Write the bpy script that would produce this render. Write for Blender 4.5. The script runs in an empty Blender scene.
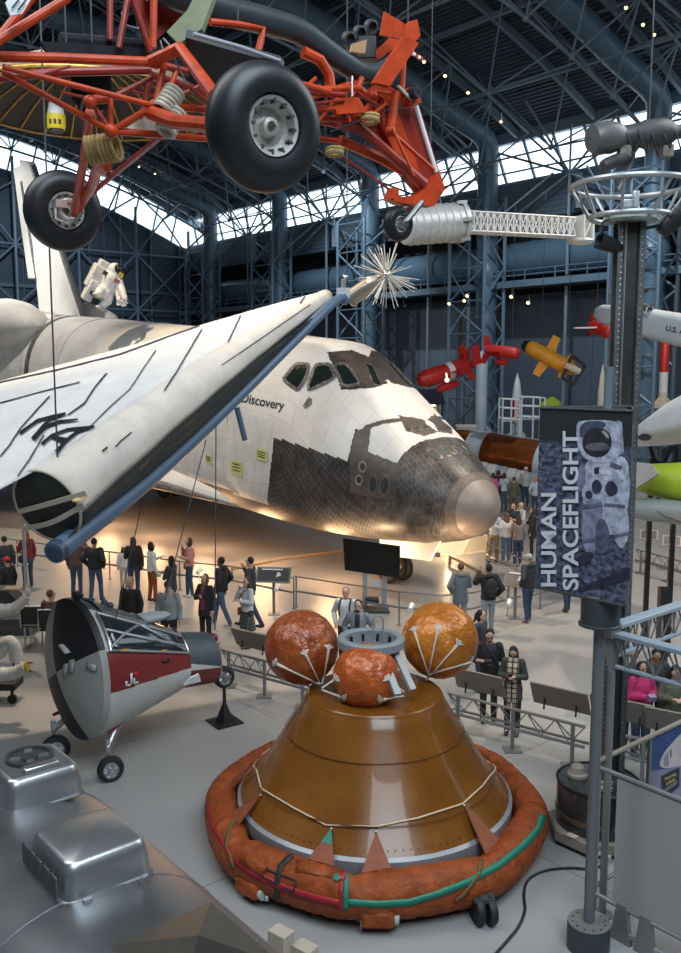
import bpy, bmesh, math, random
from math import sin, cos, pi, radians, atan, atan2, sqrt, hypot
from mathutils import Vector, Matrix, Euler, noise
from mathutils.bvhtree import BVHTree
V = Vector
random.seed(7)
SC = bpy.context.scene
COL = SC.collection
# ------------------------------------------------------------------ camera
CAM_H, FPX, CXP, CYP = 6.46, 900.0, 340.5, 476.5
TH = atan(111 / 900)
cd = bpy.data.cameras.new('camera'); cam = bpy.data.objects.new('camera', cd); COL.objects.link(cam)
cam.location = (0, 0, CAM_H); cam.rotation_euler = (pi / 2 - TH, 0, 0)
cd.sensor_fit = 'VERTICAL'; cd.sensor_height = 36.0; cd.lens = FPX / 953 * 36; cd.clip_end = 400; cd.clip_start = 0.05
SC.camera = cam
# ------------------------------------------------------------------ world, light, exposure
w = bpy.data.worlds.new('world'); SC.world = w; w.use_nodes = True
bg = w.node_tree.nodes['Background']
bg.inputs[0].default_value = (0.80, 0.90, 1.0, 1); bg.inputs[1].default_value = 2.6
SC.view_settings.view_transform = 'Standard'; SC.view_settings.look = 'None'
SC.view_settings.exposure = 0.0; SC.view_settings.gamma = 1.0; SC.view_settings.use_curve_mapping = False
SC.cycles.use_denoising = True
SC.cycles.max_bounces = 6; SC.cycles.diffuse_bounces = 3; SC.cycles.glossy_bounces = 3; SC.cycles.transmission_bounces = 4
SC.cycles.sample_clamp_indirect = 4.0
PHI = radians(39.6)                      # hall axis: left of the view
HA = V((-sin(PHI), cos(PHI), 0)); HB = V((cos(PHI), sin(PHI), 0))
def hall(u, v, z): return HA * u + HB * v + V((0, 0, z))
def spot(name, loc, aim, power, size, col, blend=0.6, rad=0.25):
    d = bpy.data.lights.new(name, 'SPOT'); d.energy = power; d.spot_size = radians(size); d.color = col
    d.spot_blend = blend; d.shadow_soft_size = rad
    o = bpy.data.objects.new(name, d); COL.objects.link(o); o.location = loc
    o.rotation_euler = (V(aim) - V(loc)).to_track_quat('-Z', 'Y').to_euler(); return o
def area(name, loc, aim, power, sx, sy, col):
    d = bpy.data.lights.new(name, 'AREA'); d.energy = power; d.shape = 'RECTANGLE'; d.size = sx; d.size_y = sy; d.color = col
    o = bpy.data.objects.new(name, d); COL.objects.link(o); o.location = loc; o.rotation_euler = (V(aim) - V(loc)).to_track_quat('-Z', 'Y').to_euler(); return o
WARM = (1.0, 0.80, 0.58); WARMER = (1.0, 0.66, 0.36); COOL = (0.86, 0.93, 1.0)
# banks of high-bay lamps above and behind the walkway
area('high_bay_lamps', hall(-4, 2, 19), hall(4, 7, 0), 4300, 12, 12, (.74, .88, 1.0))
area('high_bay_lamps', hall(2, 24, 19), hall(8, 20, 0), 2600, 14, 12, (.95, .97, 1.0))
area('high_bay_lamps', hall(14, -2, 19), hall(24, 14, 4), 2300, 14, 8, (.95, .97, 1.0))
# ceiling floodlights over the orbiter (warm), over the near floor (cool)
spot('ceiling_spot', hall(22, 9, 20.5), hall(20, 12, 0), 12500, 62, WARM)
spot('ceiling_spot', hall(32, 10, 21), hall(27, 13, 0), 11500, 64, WARM)
spot('ceiling_spot', hall(12, 26, 20.5), hall(14, 20, 1), 9000, 55, (1, .84, .66))
spot('ceiling_spot', hall(45, 12, 22), hall(42, 18, 4), 9000, 60, (1, .93, .84))
spot('ceiling_spot', hall(52, 6, 19), hall(49, 18, 12), 9000, 50, (1, .97, .92))
spot('ceiling_spot', hall(26, 32, 21), hall(32, 45, 6), 8000, 70, (.74, .87, 1.0))
spot('ceiling_spot', hall(48, 34, 21), hall(52, 45, 8), 7000, 75, (.74, .87, 1.0))
spot('ceiling_spot', hall(56, 24, 22), hall(77, 28, 9), 11000, 70, (.74, .87, 1.0))
spot('ceiling_spot', hall(20, 36, 20), hall(18, 36, 0), 6000, 60, (1, .9, .78))
# floor lamps under the nose
spot('floor_lamp_light', (3.1, 23.0, 0.12), (2.2, 25.0, 2.2), 520, 110, WARMER, 0.8, 0.08)
spot('floor_lamp_light', (0.2, 24.6, 0.12), (1.2, 26.2, 2.2), 620, 110, WARMER, 0.8, 0.08)
spot('floor_lamp_light', (-3.2, 28.4, 0.12), (-2.2, 30.2, 2.2), 700, 110, WARMER, 0.8, 0.08)
for k in range(6):  # added warm fill points under the belly, without any fixtures
    d = bpy.data.lights.new('belly_fill_light', 'POINT'); d.energy = 170; d.color = (1.0, .56, .28); d.shadow_soft_size = .5
    o = bpy.data.objects.new('belly_fill_light', d); COL.objects.link(o); o.location = hall(20.5 + 3.3 * k, 16.6 - .25 * k, 1.15)
# ------------------------------------------------------------------ pixel rays of the camera (photo frame 681 x 953)
_c, _s = cos(TH), sin(TH)
CO = V((0, 0, CAM_H))
def ray(px, py):
    a = (px - CXP) / FPX; b = (CYP - py) / FPX
    return V((a, _c + b * _s, -_s + b * _c))
def at(px, py, Y):
    r = ray(px, py); return CO + r * (Y / r.y)
def flo(px, py, z=0.0):
    r = ray(px, py); return CO + r * ((z - CAM_H) / r.z)
def proj(p):
    x, y, z = p[0], p[1], p[2] - CAM_H
    zc = y * _c - z * _s; yc = y * _s + z * _c
    return CXP + FPX * x / zc, CYP - FPX * yc / zc
def onplane(px, py, p0, n):
    r = ray(px, py); t = (V(p0) - CO).dot(n) / r.dot(n); return CO + r * t
# ------------------------------------------------------------------ materials
MATS = {}
def mat(name, col, rough=0.5, metal=0.0, noise_amt=0.0, noise_scale=4.0, col2=None, bump=0.0, bump_scale=30.0, bdist=0.02, ramp=(0.3, 0.7), emit=None, estr=0.0,
        alpha=1.0, trans=0.0, coat=0.0, rough_var=0.0, spec=0.5, detail=4.0):
    if name in MATS: return MATS[name]
    m = bpy.data.materials.new(name); m.use_nodes = True; MATS[name] = m
    nt = m.node_tree; N = nt.nodes; L = nt.links; b = N['Principled BSDF']
    b.inputs['Base Color'].default_value = (*col, 1); b.inputs['Roughness'].default_value = rough; b.inputs['Metallic'].default_value = metal
    b.inputs['Specular IOR Level'].default_value = spec
    if coat: b.inputs['Coat Weight'].default_value = coat
    if trans: b.inputs['Transmission Weight'].default_value = trans
    if alpha < 1: b.inputs['Alpha'].default_value = alpha
    if emit: b.inputs['Emission Color'].default_value = (*emit, 1); b.inputs['Emission Strength'].default_value = estr
    if noise_amt or col2 or bump or rough_var:
        tc = N.new('ShaderNodeTexCoord')
    if noise_amt or col2 or rough_var:
        nz = N.new('ShaderNodeTexNoise'); nz.inputs['Scale'].default_value = noise_scale; nz.inputs['Detail'].default_value = detail
        nz.inputs['Roughness'].default_value = 0.62
        L.new(tc.outputs['Object'], nz.inputs['Vector'])
        if noise_amt or col2:
            cr = N.new('ShaderNodeValToRGB'); cr.color_ramp.elements[0].position, cr.color_ramp.elements[1].position = ramp
            c2 = col2 if col2 else tuple(min(1, c * (1 + noise_amt)) for c in col)
            c1 = col if col2 else tuple(c * (1 - noise_amt) for c in col)
            cr.color_ramp.elements[0].color = (*c1, 1); cr.color_ramp.elements[1].color = (*c2, 1)
            L.new(nz.outputs['Fac'], cr.inputs['Fac']); L.new(cr.outputs['Color'], b.inputs['Base Color'])
        if rough_var:
            mr = N.new('ShaderNodeMapRange'); mr.inputs[1].default_value = 0.3; mr.inputs[2].default_value = 0.7
            mr.inputs[3].default_value = max(0.02, rough - rough_var); mr.inputs[4].default_value = min(1, rough + rough_var)
            L.new(nz.outputs['Fac'], mr.inputs[0]); L.new(mr.outputs[0], b.inputs['Roughness'])
    if bump:
        n2 = N.new('ShaderNodeTexNoise'); n2.inputs['Scale'].default_value = bump_scale; n2.inputs['Detail'].default_value = 3
        L.new(tc.outputs['Object'], n2.inputs['Vector'])
        bp = N.new('ShaderNodeBump'); bp.inputs['Strength'].default_value = bump; bp.inputs['Distance'].default_value = bdist
        L.new(n2.outputs['Fac'], bp.inputs['Height']); L.new(bp.outputs[0], b.inputs['Normal'])
    return m
def brick_mat(name, c1, c2, mortar, bw, bh, msize, rough=0.6, noise_amt=0.25, vec='UV', offset=0.5, nscale=1.2, spec=0.4, dirt=None, wrough=0.0):
    m = bpy.data.materials.new(name); m.use_nodes = True; nt = m.node_tree; N = nt.nodes; L = nt.links; b = N['Principled BSDF']
    b.inputs['Roughness'].default_value = rough; b.inputs['Specular IOR Level'].default_value = spec
    tc = N.new('ShaderNodeTexCoord'); br = N.new('ShaderNodeTexBrick')
    br.inputs['Color1'].default_value = (*c1, 1); br.inputs['Color2'].default_value = (*c2, 1); br.inputs['Mortar'].default_value = (*mortar, 1)
    br.inputs['Scale'].default_value = 1; br.inputs['Mortar Size'].default_value = msize; br.inputs['Brick Width'].default_value = bw
    br.inputs['Row Height'].default_value = bh; br.offset = offset; br.inputs['Mortar Smooth'].default_value = 0.2
    L.new(tc.outputs[vec], br.inputs['Vector'])
    nz = N.new('ShaderNodeTexNoise'); nz.inputs['Scale'].default_value = nscale; nz.inputs['Detail'].default_value = 6
    L.new(tc.outputs['Object'], nz.inputs['Vector'])
    mr = N.new('ShaderNodeMapRange'); mr.inputs[1].default_value = 0.3; mr.inputs[2].default_value = 0.7
    mr.inputs[3].default_value = 1 - noise_amt; mr.inputs[4].default_value = 1 + noise_amt
    L.new(nz.outputs['Fac'], mr.inputs[0])
    mx = N.new('ShaderNodeMix'); mx.data_type = 'RGBA'; mx.blend_type = 'MULTIPLY'; mx.inputs[0].default_value = 1
    L.new(br.outputs['Color'], mx.inputs[6]); L.new(mr.outputs[0], mx.inputs[7])
    L.new(mx.outputs[2], b.inputs['Base Color'])
    MATS[name] = m; return m
# ------------------------------------------------------------------ mesh builder
def frame(axis, up=V((0, 0, 1))):
    z = V(axis).normalized(); u = V(up)
    if abs(z.dot(u.normalized())) > 0.98: u = V((1, 0, 0)) if abs(z.x) < 0.9 else V((0, 1, 0))
    x = u.cross(z).normalized(); y = z.cross(x)
    return Matrix((x, y, z)).transposed()          # columns x,y,z
class MB:
    def __init__(s): s.v = []; s.f = []; s.m = []; s.uv = []
    def add(s, vs, fs, mi=0, uvs=None):
        o = len(s.v); s.v += [V(p) for p in vs]
        for k, f in enumerate(fs):
            s.f.append([i + o for i in f]); s.m.append(mi); s.uv.append(uvs[k] if uvs else None)
        return s
    def box(s, c, sz, R=None, mi=0):
        c = V(c); x, y, z = sz[0] / 2, sz[1] / 2, sz[2] / 2
        pts = [V(p) for p in ((-x, -y, -z), (x, -y, -z), (x, y, -z), (-x, y, -z), (-x, -y, z), (x, -y, z), (x, y, z), (-x, y, z))]
        if R is not None: pts = [R @ p for p in pts]
        return s.add([c + p for p in pts], [(0, 3, 2, 1), (4, 5, 6, 7), (0, 1, 5, 4), (1, 2, 6, 5), (2, 3, 7, 6), (3, 0, 4, 7)], mi)
    def beam(s, p, q, w, h, mi=0, up=V((0, 0, 1))):
        p = V(p); q = V(q); d = q - p; R = frame(d, up)
        return s.box((p + q) / 2, (w, h, d.length), R, mi)
    def tube(s, path, r, n=8, mi=0, caps=True, closed=False):
        path = [V(p) for p in path]; k = len(path)
        rs = r if isinstance(r, (list, tuple)) else [r] * k
        vs = []; fs = []; R = None; px = None
        for i in range(k):
            if closed: d = path[(i + 1) % k] - path[i - 1]
            elif i == 0: d = path[1] - path[0]
            elif i == k - 1: d = path[-1] - path[-2]
            else: d = (path[i + 1] - path[i]).normalized() + (path[i] - path[i - 1]).normalized()
            if d.length < 1e-9: d = V((0, 0, 1))
            d.normalize()
            if px is None: F = frame(d); px = F.col[0].copy()
            else:
                px = px - d * px.dot(d)
                px = px.normalized() if px.length > 1e-6 else frame(d).col[0].copy()
            py = d.cross(px)
            for j in range(n):
                a = 2 * pi * j / n; vs.append(path[i] + (px * cos(a) + py * sin(a)) * rs[i])
        m = k if closed else k - 1
        for i in range(m):
            i2 = (i + 1) % k
            for j in range(n):
                fs.append((i * n + j, i * n + (j + 1) % n, i2 * n + (j + 1) % n, i2 * n + j))
        if caps and not closed:
            fs.append(tuple(reversed(range(n)))); fs.append(tuple((k - 1) * n + j for j in range(n)))
        return s.add(vs, fs, mi)
    def lathe(s, prof, o=(0, 0, 0), axis=(0, 0, 1), n=32, mi=0, a0=0, a1=2 * pi, up=V((0, 0, 1))):
        F = frame(axis, up); o = V(o); full = abs(a1 - a0 - 2 * pi) < 1e-6; c = n if full else n + 1; vs = []; fs = []; uvs = []
        for (r, h) in prof:
            for j in range(c):
                a = a0 + (a1 - a0) * j / n; vs.append(o + F @ V((r * cos(a), r * sin(a), h)))
        for i in range(len(prof) - 1):
            for j in range(n):
                j2 = (j + 1) % c if full else j + 1
                f = [i * c + j, i * c + j2, (i + 1) * c + j2, (i + 1) * c + j]
                fs.append(tuple(f))
        return s.add(vs, fs, mi)
    def ell(s, c, rad, R=None, nu=16, nv=10, mi=0):
        c = V(c); vs = []; fs = []
        if not isinstance(rad, (list, tuple)): rad = (rad,) * 3
        for i in range(nv + 1):
            t = pi * i / nv
            for j in range(nu):
                a = 2 * pi * j / nu; p = V((rad[0] * sin(t) * cos(a), rad[1] * sin(t) * sin(a), rad[2] * cos(t)))
                vs.append(c + (R @ p if R is not None else p))
        for i in range(nv):
            for j in range(nu):
                fs.append((i * nu + j, (i + 1) * nu + j, (i + 1) * nu + (j + 1) % nu, i * nu + (j + 1) % nu))
        return s.add(vs, fs, mi)
    def loft(s, rings, mi=0, closed=True, cap0=False, cap1=False, uv=False):
        n = len(rings[0]); vs = [p for r in rings for p in r]; fs = []
        for i in range(len(rings) - 1):
            for j in range(n if closed else n - 1):
                fs.append((i * n + j, i * n + (j + 1) % n, (i + 1) * n + (j + 1) % n, (i + 1) * n + j))
        if cap0: fs.append(tuple(reversed(range(n))))
        if cap1: fs.append(tuple((len(rings) - 1) * n + j for j in range(n)))
        return s.add(vs, fs, mi)
    def prism(s, poly, o, ux, uy, th, mi=0):
        """polygon (2-D list) extruded by th along ux x uy, centred on the plane"""
        o = V(o); ux = V(ux); uy = V(uy); nz = ux.cross(uy).normalized(); n = len(poly)
        a = [o + ux * p[0] + uy * p[1] + nz * (th / 2) for p in poly]; b = [p - nz * th for p in a]
        fs = [tuple(range(n)), tuple(reversed(range(n, 2 * n)))] + [((i + 1) % n, i, n + i, n + (i + 1) % n) for i in range(n)]
        return s.add(a + b, fs, mi)
    def poly3(s, pts, th=0.0, mi=0, nrm=None):
        """3-D planar-ish polygon given thickness"""
        pts = [V(p) for p in pts]; n = len(pts)
        if nrm is None:
            nrm = V((0, 0, 0))
            for i in range(n): nrm += (pts[i]).cross(pts[(i + 1) % n])
            nrm.normalize()
        a = [p + nrm * th / 2 for p in pts]; b = [p - nrm * th / 2 for p in pts]
        fs = [tuple(range(n)), tuple(reversed(range(n, 2 * n)))] + [((i + 1) % n, i, n + i, n + (i + 1) % n) for i in range(n)]
        return s.add(a + b, fs, mi)
    def build(s, name, mats, parent=None, local=False, sharp=35, bevel=0.0, fixn=True, solid=0.0, flat=False):
        if parent is not None and not local:
            inv = wm(parent).inverted(); vs = [inv @ p for p in s.v]
        else: vs = s.v
        me = bpy.data.meshes.new(name); me.from_pydata([tuple(p) for p in vs], [], s.f)
        if not isinstance(mats, (list, tuple)): mats = [mats]
        for m in mats: me.materials.append(m)
        me.polygons.foreach_set('material_index', s.m)
        if any(u is not None for u in s.uv):
            lay = me.uv_layers.new(name='uv')
            for pl in me.polygons:
                u = s.uv[pl.index]
                if u:
                    for k, li in enumerate(pl.loop_indices): lay.data[li].uv = u[k]
        if fixn:
            bm = bmesh.new(); bm.from_mesh(me); bmesh.ops.recalc_face_normals(bm, faces=bm.faces); bm.to_mesh(me); bm.free()
        if not flat:
            me.shade_smooth(); me.set_sharp_from_angle(angle=radians(sharp))
        o = bpy.data.objects.new(name, me); COL.objects.link(o)
        if parent is not None: o.parent = parent
        if bevel:
            b = o.modifiers.new('bevel', 'BEVEL'); b.width = bevel; b.segments = 2; b.limit_method = 'ANGLE'; b.angle_limit = radians(40)
        if solid:
            b = o.modifiers.new('solid', 'SOLIDIFY'); b.thickness = solid; b.offset = 0
        return o
def wm(o):
    m = o.matrix_basis.copy()
    while o.parent: o = o.parent; m = o.matrix_basis @ m
    return m
def tag(o, label, cat, group=None, kind=None):
    o['label'] = label; o['category'] = cat
    if group: o['group'] = group
    if kind: o['kind'] = kind
    return o
def thing(name, label, cat, loc=(0, 0, 0), rz=0.0, group=None, rot=None):
    o = bpy.data.objects.new(name, None); COL.objects.link(o); o.empty_display_size = 0.1
    o.location = loc; o.rotation_euler = rot if rot is not None else (0, 0, rz)
    return tag(o, label, cat, group)
def struct(o, label=None):
    o['kind'] = 'structure'
    if label: o['label'] = label
    return o
def copy_tree(o, parent=None):
    c = o.copy(); COL.objects.link(c)
    if parent is not None: c.parent = parent
    for ch in list(o.children): copy_tree(ch, c)
    return c
def text_mesh(body, size, extrude=0.002, bold=0.0, align='CENTER', spacing=1.0):
    """outline text as (verts, faces) in the XY plane"""
    cu = bpy.data.curves.new('text', 'FONT'); cu.body = body; cu.size = size; cu.extrude = extrude; cu.offset = bold
    cu.align_x = align; cu.align_y = 'CENTER'; cu.space_character = spacing
    o = bpy.data.objects.new('text', cu); COL.objects.link(o)
    dg = bpy.context.evaluated_depsgraph_get(); me = bpy.data.meshes.new_from_object(o.evaluated_get(dg))
    vs = [v.co.copy() for v in me.vertices]; fs = [tuple(p.vertices) for p in me.polygons]
    bpy.data.objects.remove(o); bpy.data.curves.remove(cu); bpy.data.meshes.remove(me)
    return vs, fs
def text_on(mb, body, size, o, ux, uy, mi=0, **k):
    vs, fs = text_mesh(body, size, **k); ux = V(ux).normalized(); uy = V(uy).normalized(); n = ux.cross(uy)
    mb.add([V(o) + ux * p.x + uy * p.y + n * p.z for p in vs], fs, mi); return mb
def arc_pts(c, r, a0, a1, n, ux=V((1, 0, 0)), uy=V((0, 1, 0))):
    return [V(c) + ux * (r * cos(a0 + (a1 - a0) * i / n)) + uy * (r * sin(a0 + (a1 - a0) * i / n)) for i in range(n + 1)]
def smooth_path(pts, n=6):
    """Catmull-Rom through the points"""
    pts = [V(p) for p in pts]; P = [pts[0] * 2 - pts[1]] + pts + [pts[-1] * 2 - pts[-2]]; out = []
    for i in range(1, len(P) - 2):
        for k in range(n):
            t = k / n; a, b, c, d = P[i - 1], P[i], P[i + 1], P[i + 2]
            out.append(0.5 * ((2 * b) + (c - a) * t + (2 * a - 5 * b + 4 * c - d) * t * t + (3 * b - a - 3 * c + d) * t ** 3))
    out.append(pts[-1]); return out
# ================================================================== structure: the hangar
VW, UW = 45.0, 77.4                      # side wall, end wall
US = [15.6, 26.9, 38.5, 49.5, 60.5, 71.1]  # bays along the hall
def zroof(v): return 20.5 + 6.2 * (1 - ((v - 18.2) / 27.0) ** 2)
M_wall = mat('wall_blue_grey', (0.085, 0.108, 0.142), 0.75, noise_amt=0.12, noise_scale=0.6)
M_band = mat('corrugated_siding', (0.085, 0.12, 0.155), 0.55, noise_amt=0.08)
M_roof = mat('roof_deck', (0.055, 0.078, 0.098), 0.7)
M_steel = mat('blue_grey_steel', (0.15, 0.20, 0.245), 0.5, metal=0.0)
M_steelb = mat('slate_blue_steel', (0.12, 0.18, 0.235), 0.45)
M_duct = mat('duct_blue', (0.085, 0.145, 0.195), 0.4, noise_amt=0.08, noise_scale=1.5)
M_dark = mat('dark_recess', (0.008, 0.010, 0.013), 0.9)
# floor: polished concrete with joints
def floor_mat():
    m = bpy.data.materials.new('polished_concrete'); m.use_nodes = True; N = m.node_tree.nodes; L = m.node_tree.links; b = N['Principled BSDF']
    tc = N.new('ShaderNodeTexCoord'); n1 = N.new('ShaderNodeTexNoise'); n1.inputs['Scale'].default_value = 0.22; n1.inputs['Detail'].default_value = 3
    n1.inputs['Roughness'].default_value = 0.6
    L.new(tc.outputs['Object'], n1.inputs['Vector'])
    cr = N.new('ShaderNodeValToRGB'); cr.color_ramp.elements[0].position = 0.2; cr.color_ramp.elements[1].position = 0.85
    cr.color_ramp.elements[0].color = (0.30, 0.295, 0.285, 1); cr.color_ramp.elements[1].color = (0.33, 0.32, 0.305, 1)
    L.new(n1.outputs['Fac'], cr.inputs['Fac'])
    mp = N.new('ShaderNodeMapping'); mp.inputs['Rotation'].default_value = (0, 0, -PHI); L.new(tc.outputs['Object'], mp.inputs['Vector'])
    br = N.new('ShaderNodeTexBrick'); br.inputs['Scale'].default_value = 1; br.inputs['Brick Width'].default_value = 4.6; br.inputs['Row Height'].default_value = 4.6
    br.offset = 0; br.inputs['Mortar Size'].default_value = 0.012; br.inputs['Color1'].default_value = (1, 1, 1, 1); br.inputs['Color2'].default_value = (1, 1, 1, 1)
    br.inputs['Mortar'].default_value = (0.55, 0.55, 0.55, 1); L.new(mp.outputs[0], br.inputs['Vector'])
    mx = N.new('ShaderNodeMix'); mx.data_type = 'RGBA'; mx.blend_type = 'MULTIPLY'; mx.inputs[0].default_value = 1
    L.new(cr.outputs[0], mx.inputs[6]); L.new(br.outputs[0], mx.inputs[7]); L.new(mx.outputs[2], b.inputs['Base Color'])
    b.inputs['Roughness'].default_value = 0.36
    return m
mb = MB(); q = [hall(-25, -12, 0), hall(-25, VW + 2, 0), hall(UW + .4, VW + 2, 0), hall(UW + .4, -12, 0)]
mb.add(q + [p - V((0, 0, .3)) for p in q], [(0, 1, 2, 3), (7, 6, 5, 4), (0, 4, 5, 1), (1, 5, 6, 2), (2, 6, 7, 3), (3, 7, 4, 0)])
struct(mb.build('floor', floor_mat()))
def hslab(mb, u0, u1, v0, v1, z0, z1, mi=0):
    P = [hall(u0, v0, z0), hall(u1, v0, z0), hall(u1, v1, z0), hall(u0, v1, z0)]
    T = [p + V((0, 0, z1 - z0)) for p in P]
    mb.add(P + T, [(0, 3, 2, 1), (4, 5, 6, 7), (0, 1, 5, 4), (1, 2, 6, 5), (2, 3, 7, 6), (3, 0, 4, 7)], mi)
U0 = -25.0
mb = MB()
hslab(mb, U0, UW + .5, VW + 1.75, VW + 2.1, -.2, 15.5)          # set-back wall below
hslab(mb, U0, UW, VW + 1.65, VW + 1.76, 11.0, 15.5, 1)   # near-black sheet: shade of the upper recess put into its colour
k = 0
z = 15.5
while z < 17.6:                                          # corrugated siding band in horizontal ribs
    hslab(mb, U0, UW, VW - 0.04 * (k % 2), VW + 0.3, z, z + 0.15, 2); z += 0.15; k += 1
hslab(mb, U0, UW + .5, VW, VW + 2.1, 15.35, 15.5, 2)
hslab(mb, U0, UW, VW, VW + 0.4, 20.15, 21.2, 3)
struct(mb.build('wall_right', [M_wall, M_dark, M_band, M_steel]))
mb = MB(); hslab(mb, -25.3, -25, -12.3, VW + 2.1, 0, 27.5); struct(mb.build('wall_front', M_wall))
mb = MB(); hslab(mb, -25, UW + .4, -12.3, -12, 0, 21.5); struct(mb.build('wall_left', M_wall))
# vertical panel joints on the lower wall
mb = MB(); u = 3.0
while u < UW:
    hslab(mb, u, u + 0.08, VW + 1.70, VW + 1.76, 0, 11); u += 3.7
struct(mb.build('trim_1', M_band))
# side window strip: panes + mullions
M_glass = mat('hazy_glazing', (0.93, 0.97, 1.0), 0.9, trans=1.0, spec=0.2)
mb = MB(); hslab(mb, U0, UW, VW + 0.12, VW + 0.14, 17.65, 20.15); M_pane = bpy.data.materials.new('thin_glass'); M_pane.use_nodes = True; _n = M_pane.node_tree; _t = _n.nodes.new('ShaderNodeBsdfTransparent'); _m = _n.nodes.new('ShaderNodeMixShader'); _m.inputs[0].default_value = .08
_n.nodes['Principled BSDF'].inputs['Roughness'].default_value = .05; _t.inputs[0].default_value = (.95, .98, 1, 1)
_n.links.new(_t.outputs[0], _m.inputs[1]); _n.links.new(_n.nodes['Principled BSDF'].outputs[0], _m.inputs[2]); _n.links.new(_m.outputs[0], _n.nodes['Material Output'].inputs[0])
W1 = struct(mb.build('window_1', M_pane))
mb = MB(); u = U0 + 1.5
while u < UW:
    mb.beam(hall(u, VW + .05, 17.65), hall(u + 1.0, VW + .05, 20.15), 0.16, 0.12); u += 2.2
hslab(mb, U0, UW, VW - 0.05, VW + 0.2, 17.58, 17.75)
o = mb.build('window_frame', M_steelb, W1)
# end wall
mb = MB(); nv = 40; vs = [-12 + (VW + 14) * i / nv for i in range(nv + 1)]
def zs0(v): return max(17.4, zroof(v) - 3.35)
for a, b in zip(vs[:-1], vs[1:]):
    for (f0, f1, mi) in (((lambda v: 0.0), zs0, 0), ((lambda v: zroof(v) - .55), (lambda v: zroof(v) + .3), 1)):
        p = [hall(UW, a, f0(a)), hall(UW, b, f0(b)), hall(UW, b, f1(b)), hall(UW, a, f1(a))]
        mb.add(p + [x + HA * .4 for x in p], [(0, 1, 2, 3), (7, 6, 5, 4), (0, 4, 5, 1), (3, 2, 6, 7)], mi)
struct(mb.build('wall_back', [mat('end_wall_blue', (0.040, 0.060, 0.088), 0.7, noise_amt=.1, noise_scale=.5), M_steel], fixn=True))
mb = MB()
for a, b in zip(vs[:-1], vs[1:]):
    p = [hall(UW + .1, a, zs0(a)), hall(UW + .1, b, zs0(b)), hall(UW + .1, b, zroof(b) - .55), hall(UW + .1, a, zroof(a) - .55)]
    mb.add(p + [x + HA * .02 for x in p], [(0, 1, 2, 3), (7, 6, 5, 4)])
W2 = struct(mb.build('window_2', M_pane))
mb = MB(); v = -10
while v < VW - 1:
    mb.beam(hall(UW, v, zs0(v)), hall(UW, v + .7, zroof(v + .7) - .5), .16, .12); v += 1.9
for a, b in zip(vs[:-1], vs[1:]): mb.beam(hall(UW, a, zs0(a)), hall(UW, b, zs0(b)), .15, .15)
mb.build('window_frame', M_steelb, W2)
# vertical ribs and girts of the big end doors
mb = MB()
for v in range(-10, 45, 3): mb.beam(hall(UW - .15, v, 0), hall(UW - .15, v, zs0(v)), .3, .12)
for z in (4.5, 9, 13.2): mb.beam(hall(UW - .2, -12, z), hall(UW - .2, VW, z), .15, .3)
struct(mb.build('trim_2', M_band))
# roof: ribbed deck following the arch
mb = MB(); prof = []; v = -12.0; k = 0
while v <= VW + .4:
    zz = zroof(v) + .35; prof += [(v, zz), (v + .14, zroof(v + .14) + .35), (v + .15, zroof(v + .15) + .2), (v + .27, zroof(v + .27) + .2)]; v += .28
P0 = [hall(U0, a, b) for a, b in prof]; P1 = [hall(UW + .4, a, b) for a, b in prof]; n = len(prof)
mb.add(P0 + P1, [(i, i + 1, n + i + 1, n + i) for i in range(n - 1)])
T0 = [hall(U0, a, b + .5) for a, b in prof]; T1 = [hall(UW + .4, a, b + .5) for a, b in prof]
mb.add(T0 + T1, [(i, n + i, n + i + 1, i + 1) for i in range(n - 1)])
struct(mb.build('ceiling', M_roof, flat=True, fixn=False))
# rafters (transverse) and purlins (along)
mb = MB()
uu = 4.0
while uu < UW:
    pts = [hall(uu, v, zroof(v) - .12) for v in [-12 + 57 * i / 24 for i in range(25)]]
    for a, b in zip(pts[:-1], pts[1:]): mb.beam(a, b, .22, .42)
    uu += 5.55
for v in (-6, 0, 6, 12, 18.2, 24, 30, 36, 41): mb.beam(hall(U0, v, zroof(v) - .25), hall(UW, v, zroof(v) - .25), .2, .25)
struct(mb.build('trim_3', M_steel))
# triangulated space trusses
def truss(u0, lead):
    mb = MB(); NB = 16; vs = [-9 + (VW - 0.5 + 9) * i / NB for i in range(NB + 1)]
    tl = [hall(u0 - 2.4, v, zroof(v) - .5) for v in vs]; tr = [hall(u0 + 2.4, v, zroof(v) - .5) for v in vs]
    vb = [(a + b) / 2 for a, b in zip(vs[:-1], vs[1:])]
    bt = [hall(u0, v, zroof(v) - 3.3) for v in vb]
    for ch in (tl, tr, bt):
        for a, b in zip(ch[:-1], ch[1:]): mb.tube([a, b], .085, 6, caps=False)
    for i in range(NB):
        for p in (tl[i], tl[i + 1], tr[i], tr[i + 1]): mb.tube([p, bt[i]], .055, 5, caps=False)
        mb.tube([tl[i], tr[i + 1]], .045, 5, caps=False)
        mb.tube([tl[i], tr[i]], .05, 5, caps=False)
        mb.ell(bt[i], .17, nu=8, nv=5)
    mb.tube([bt[-1], hall(u0, VW - .3, 17.2)], .085, 6, caps=False)
    return struct(mb.build('roof_truss', M_steel))
for u in US: truss(u, True)
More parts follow.
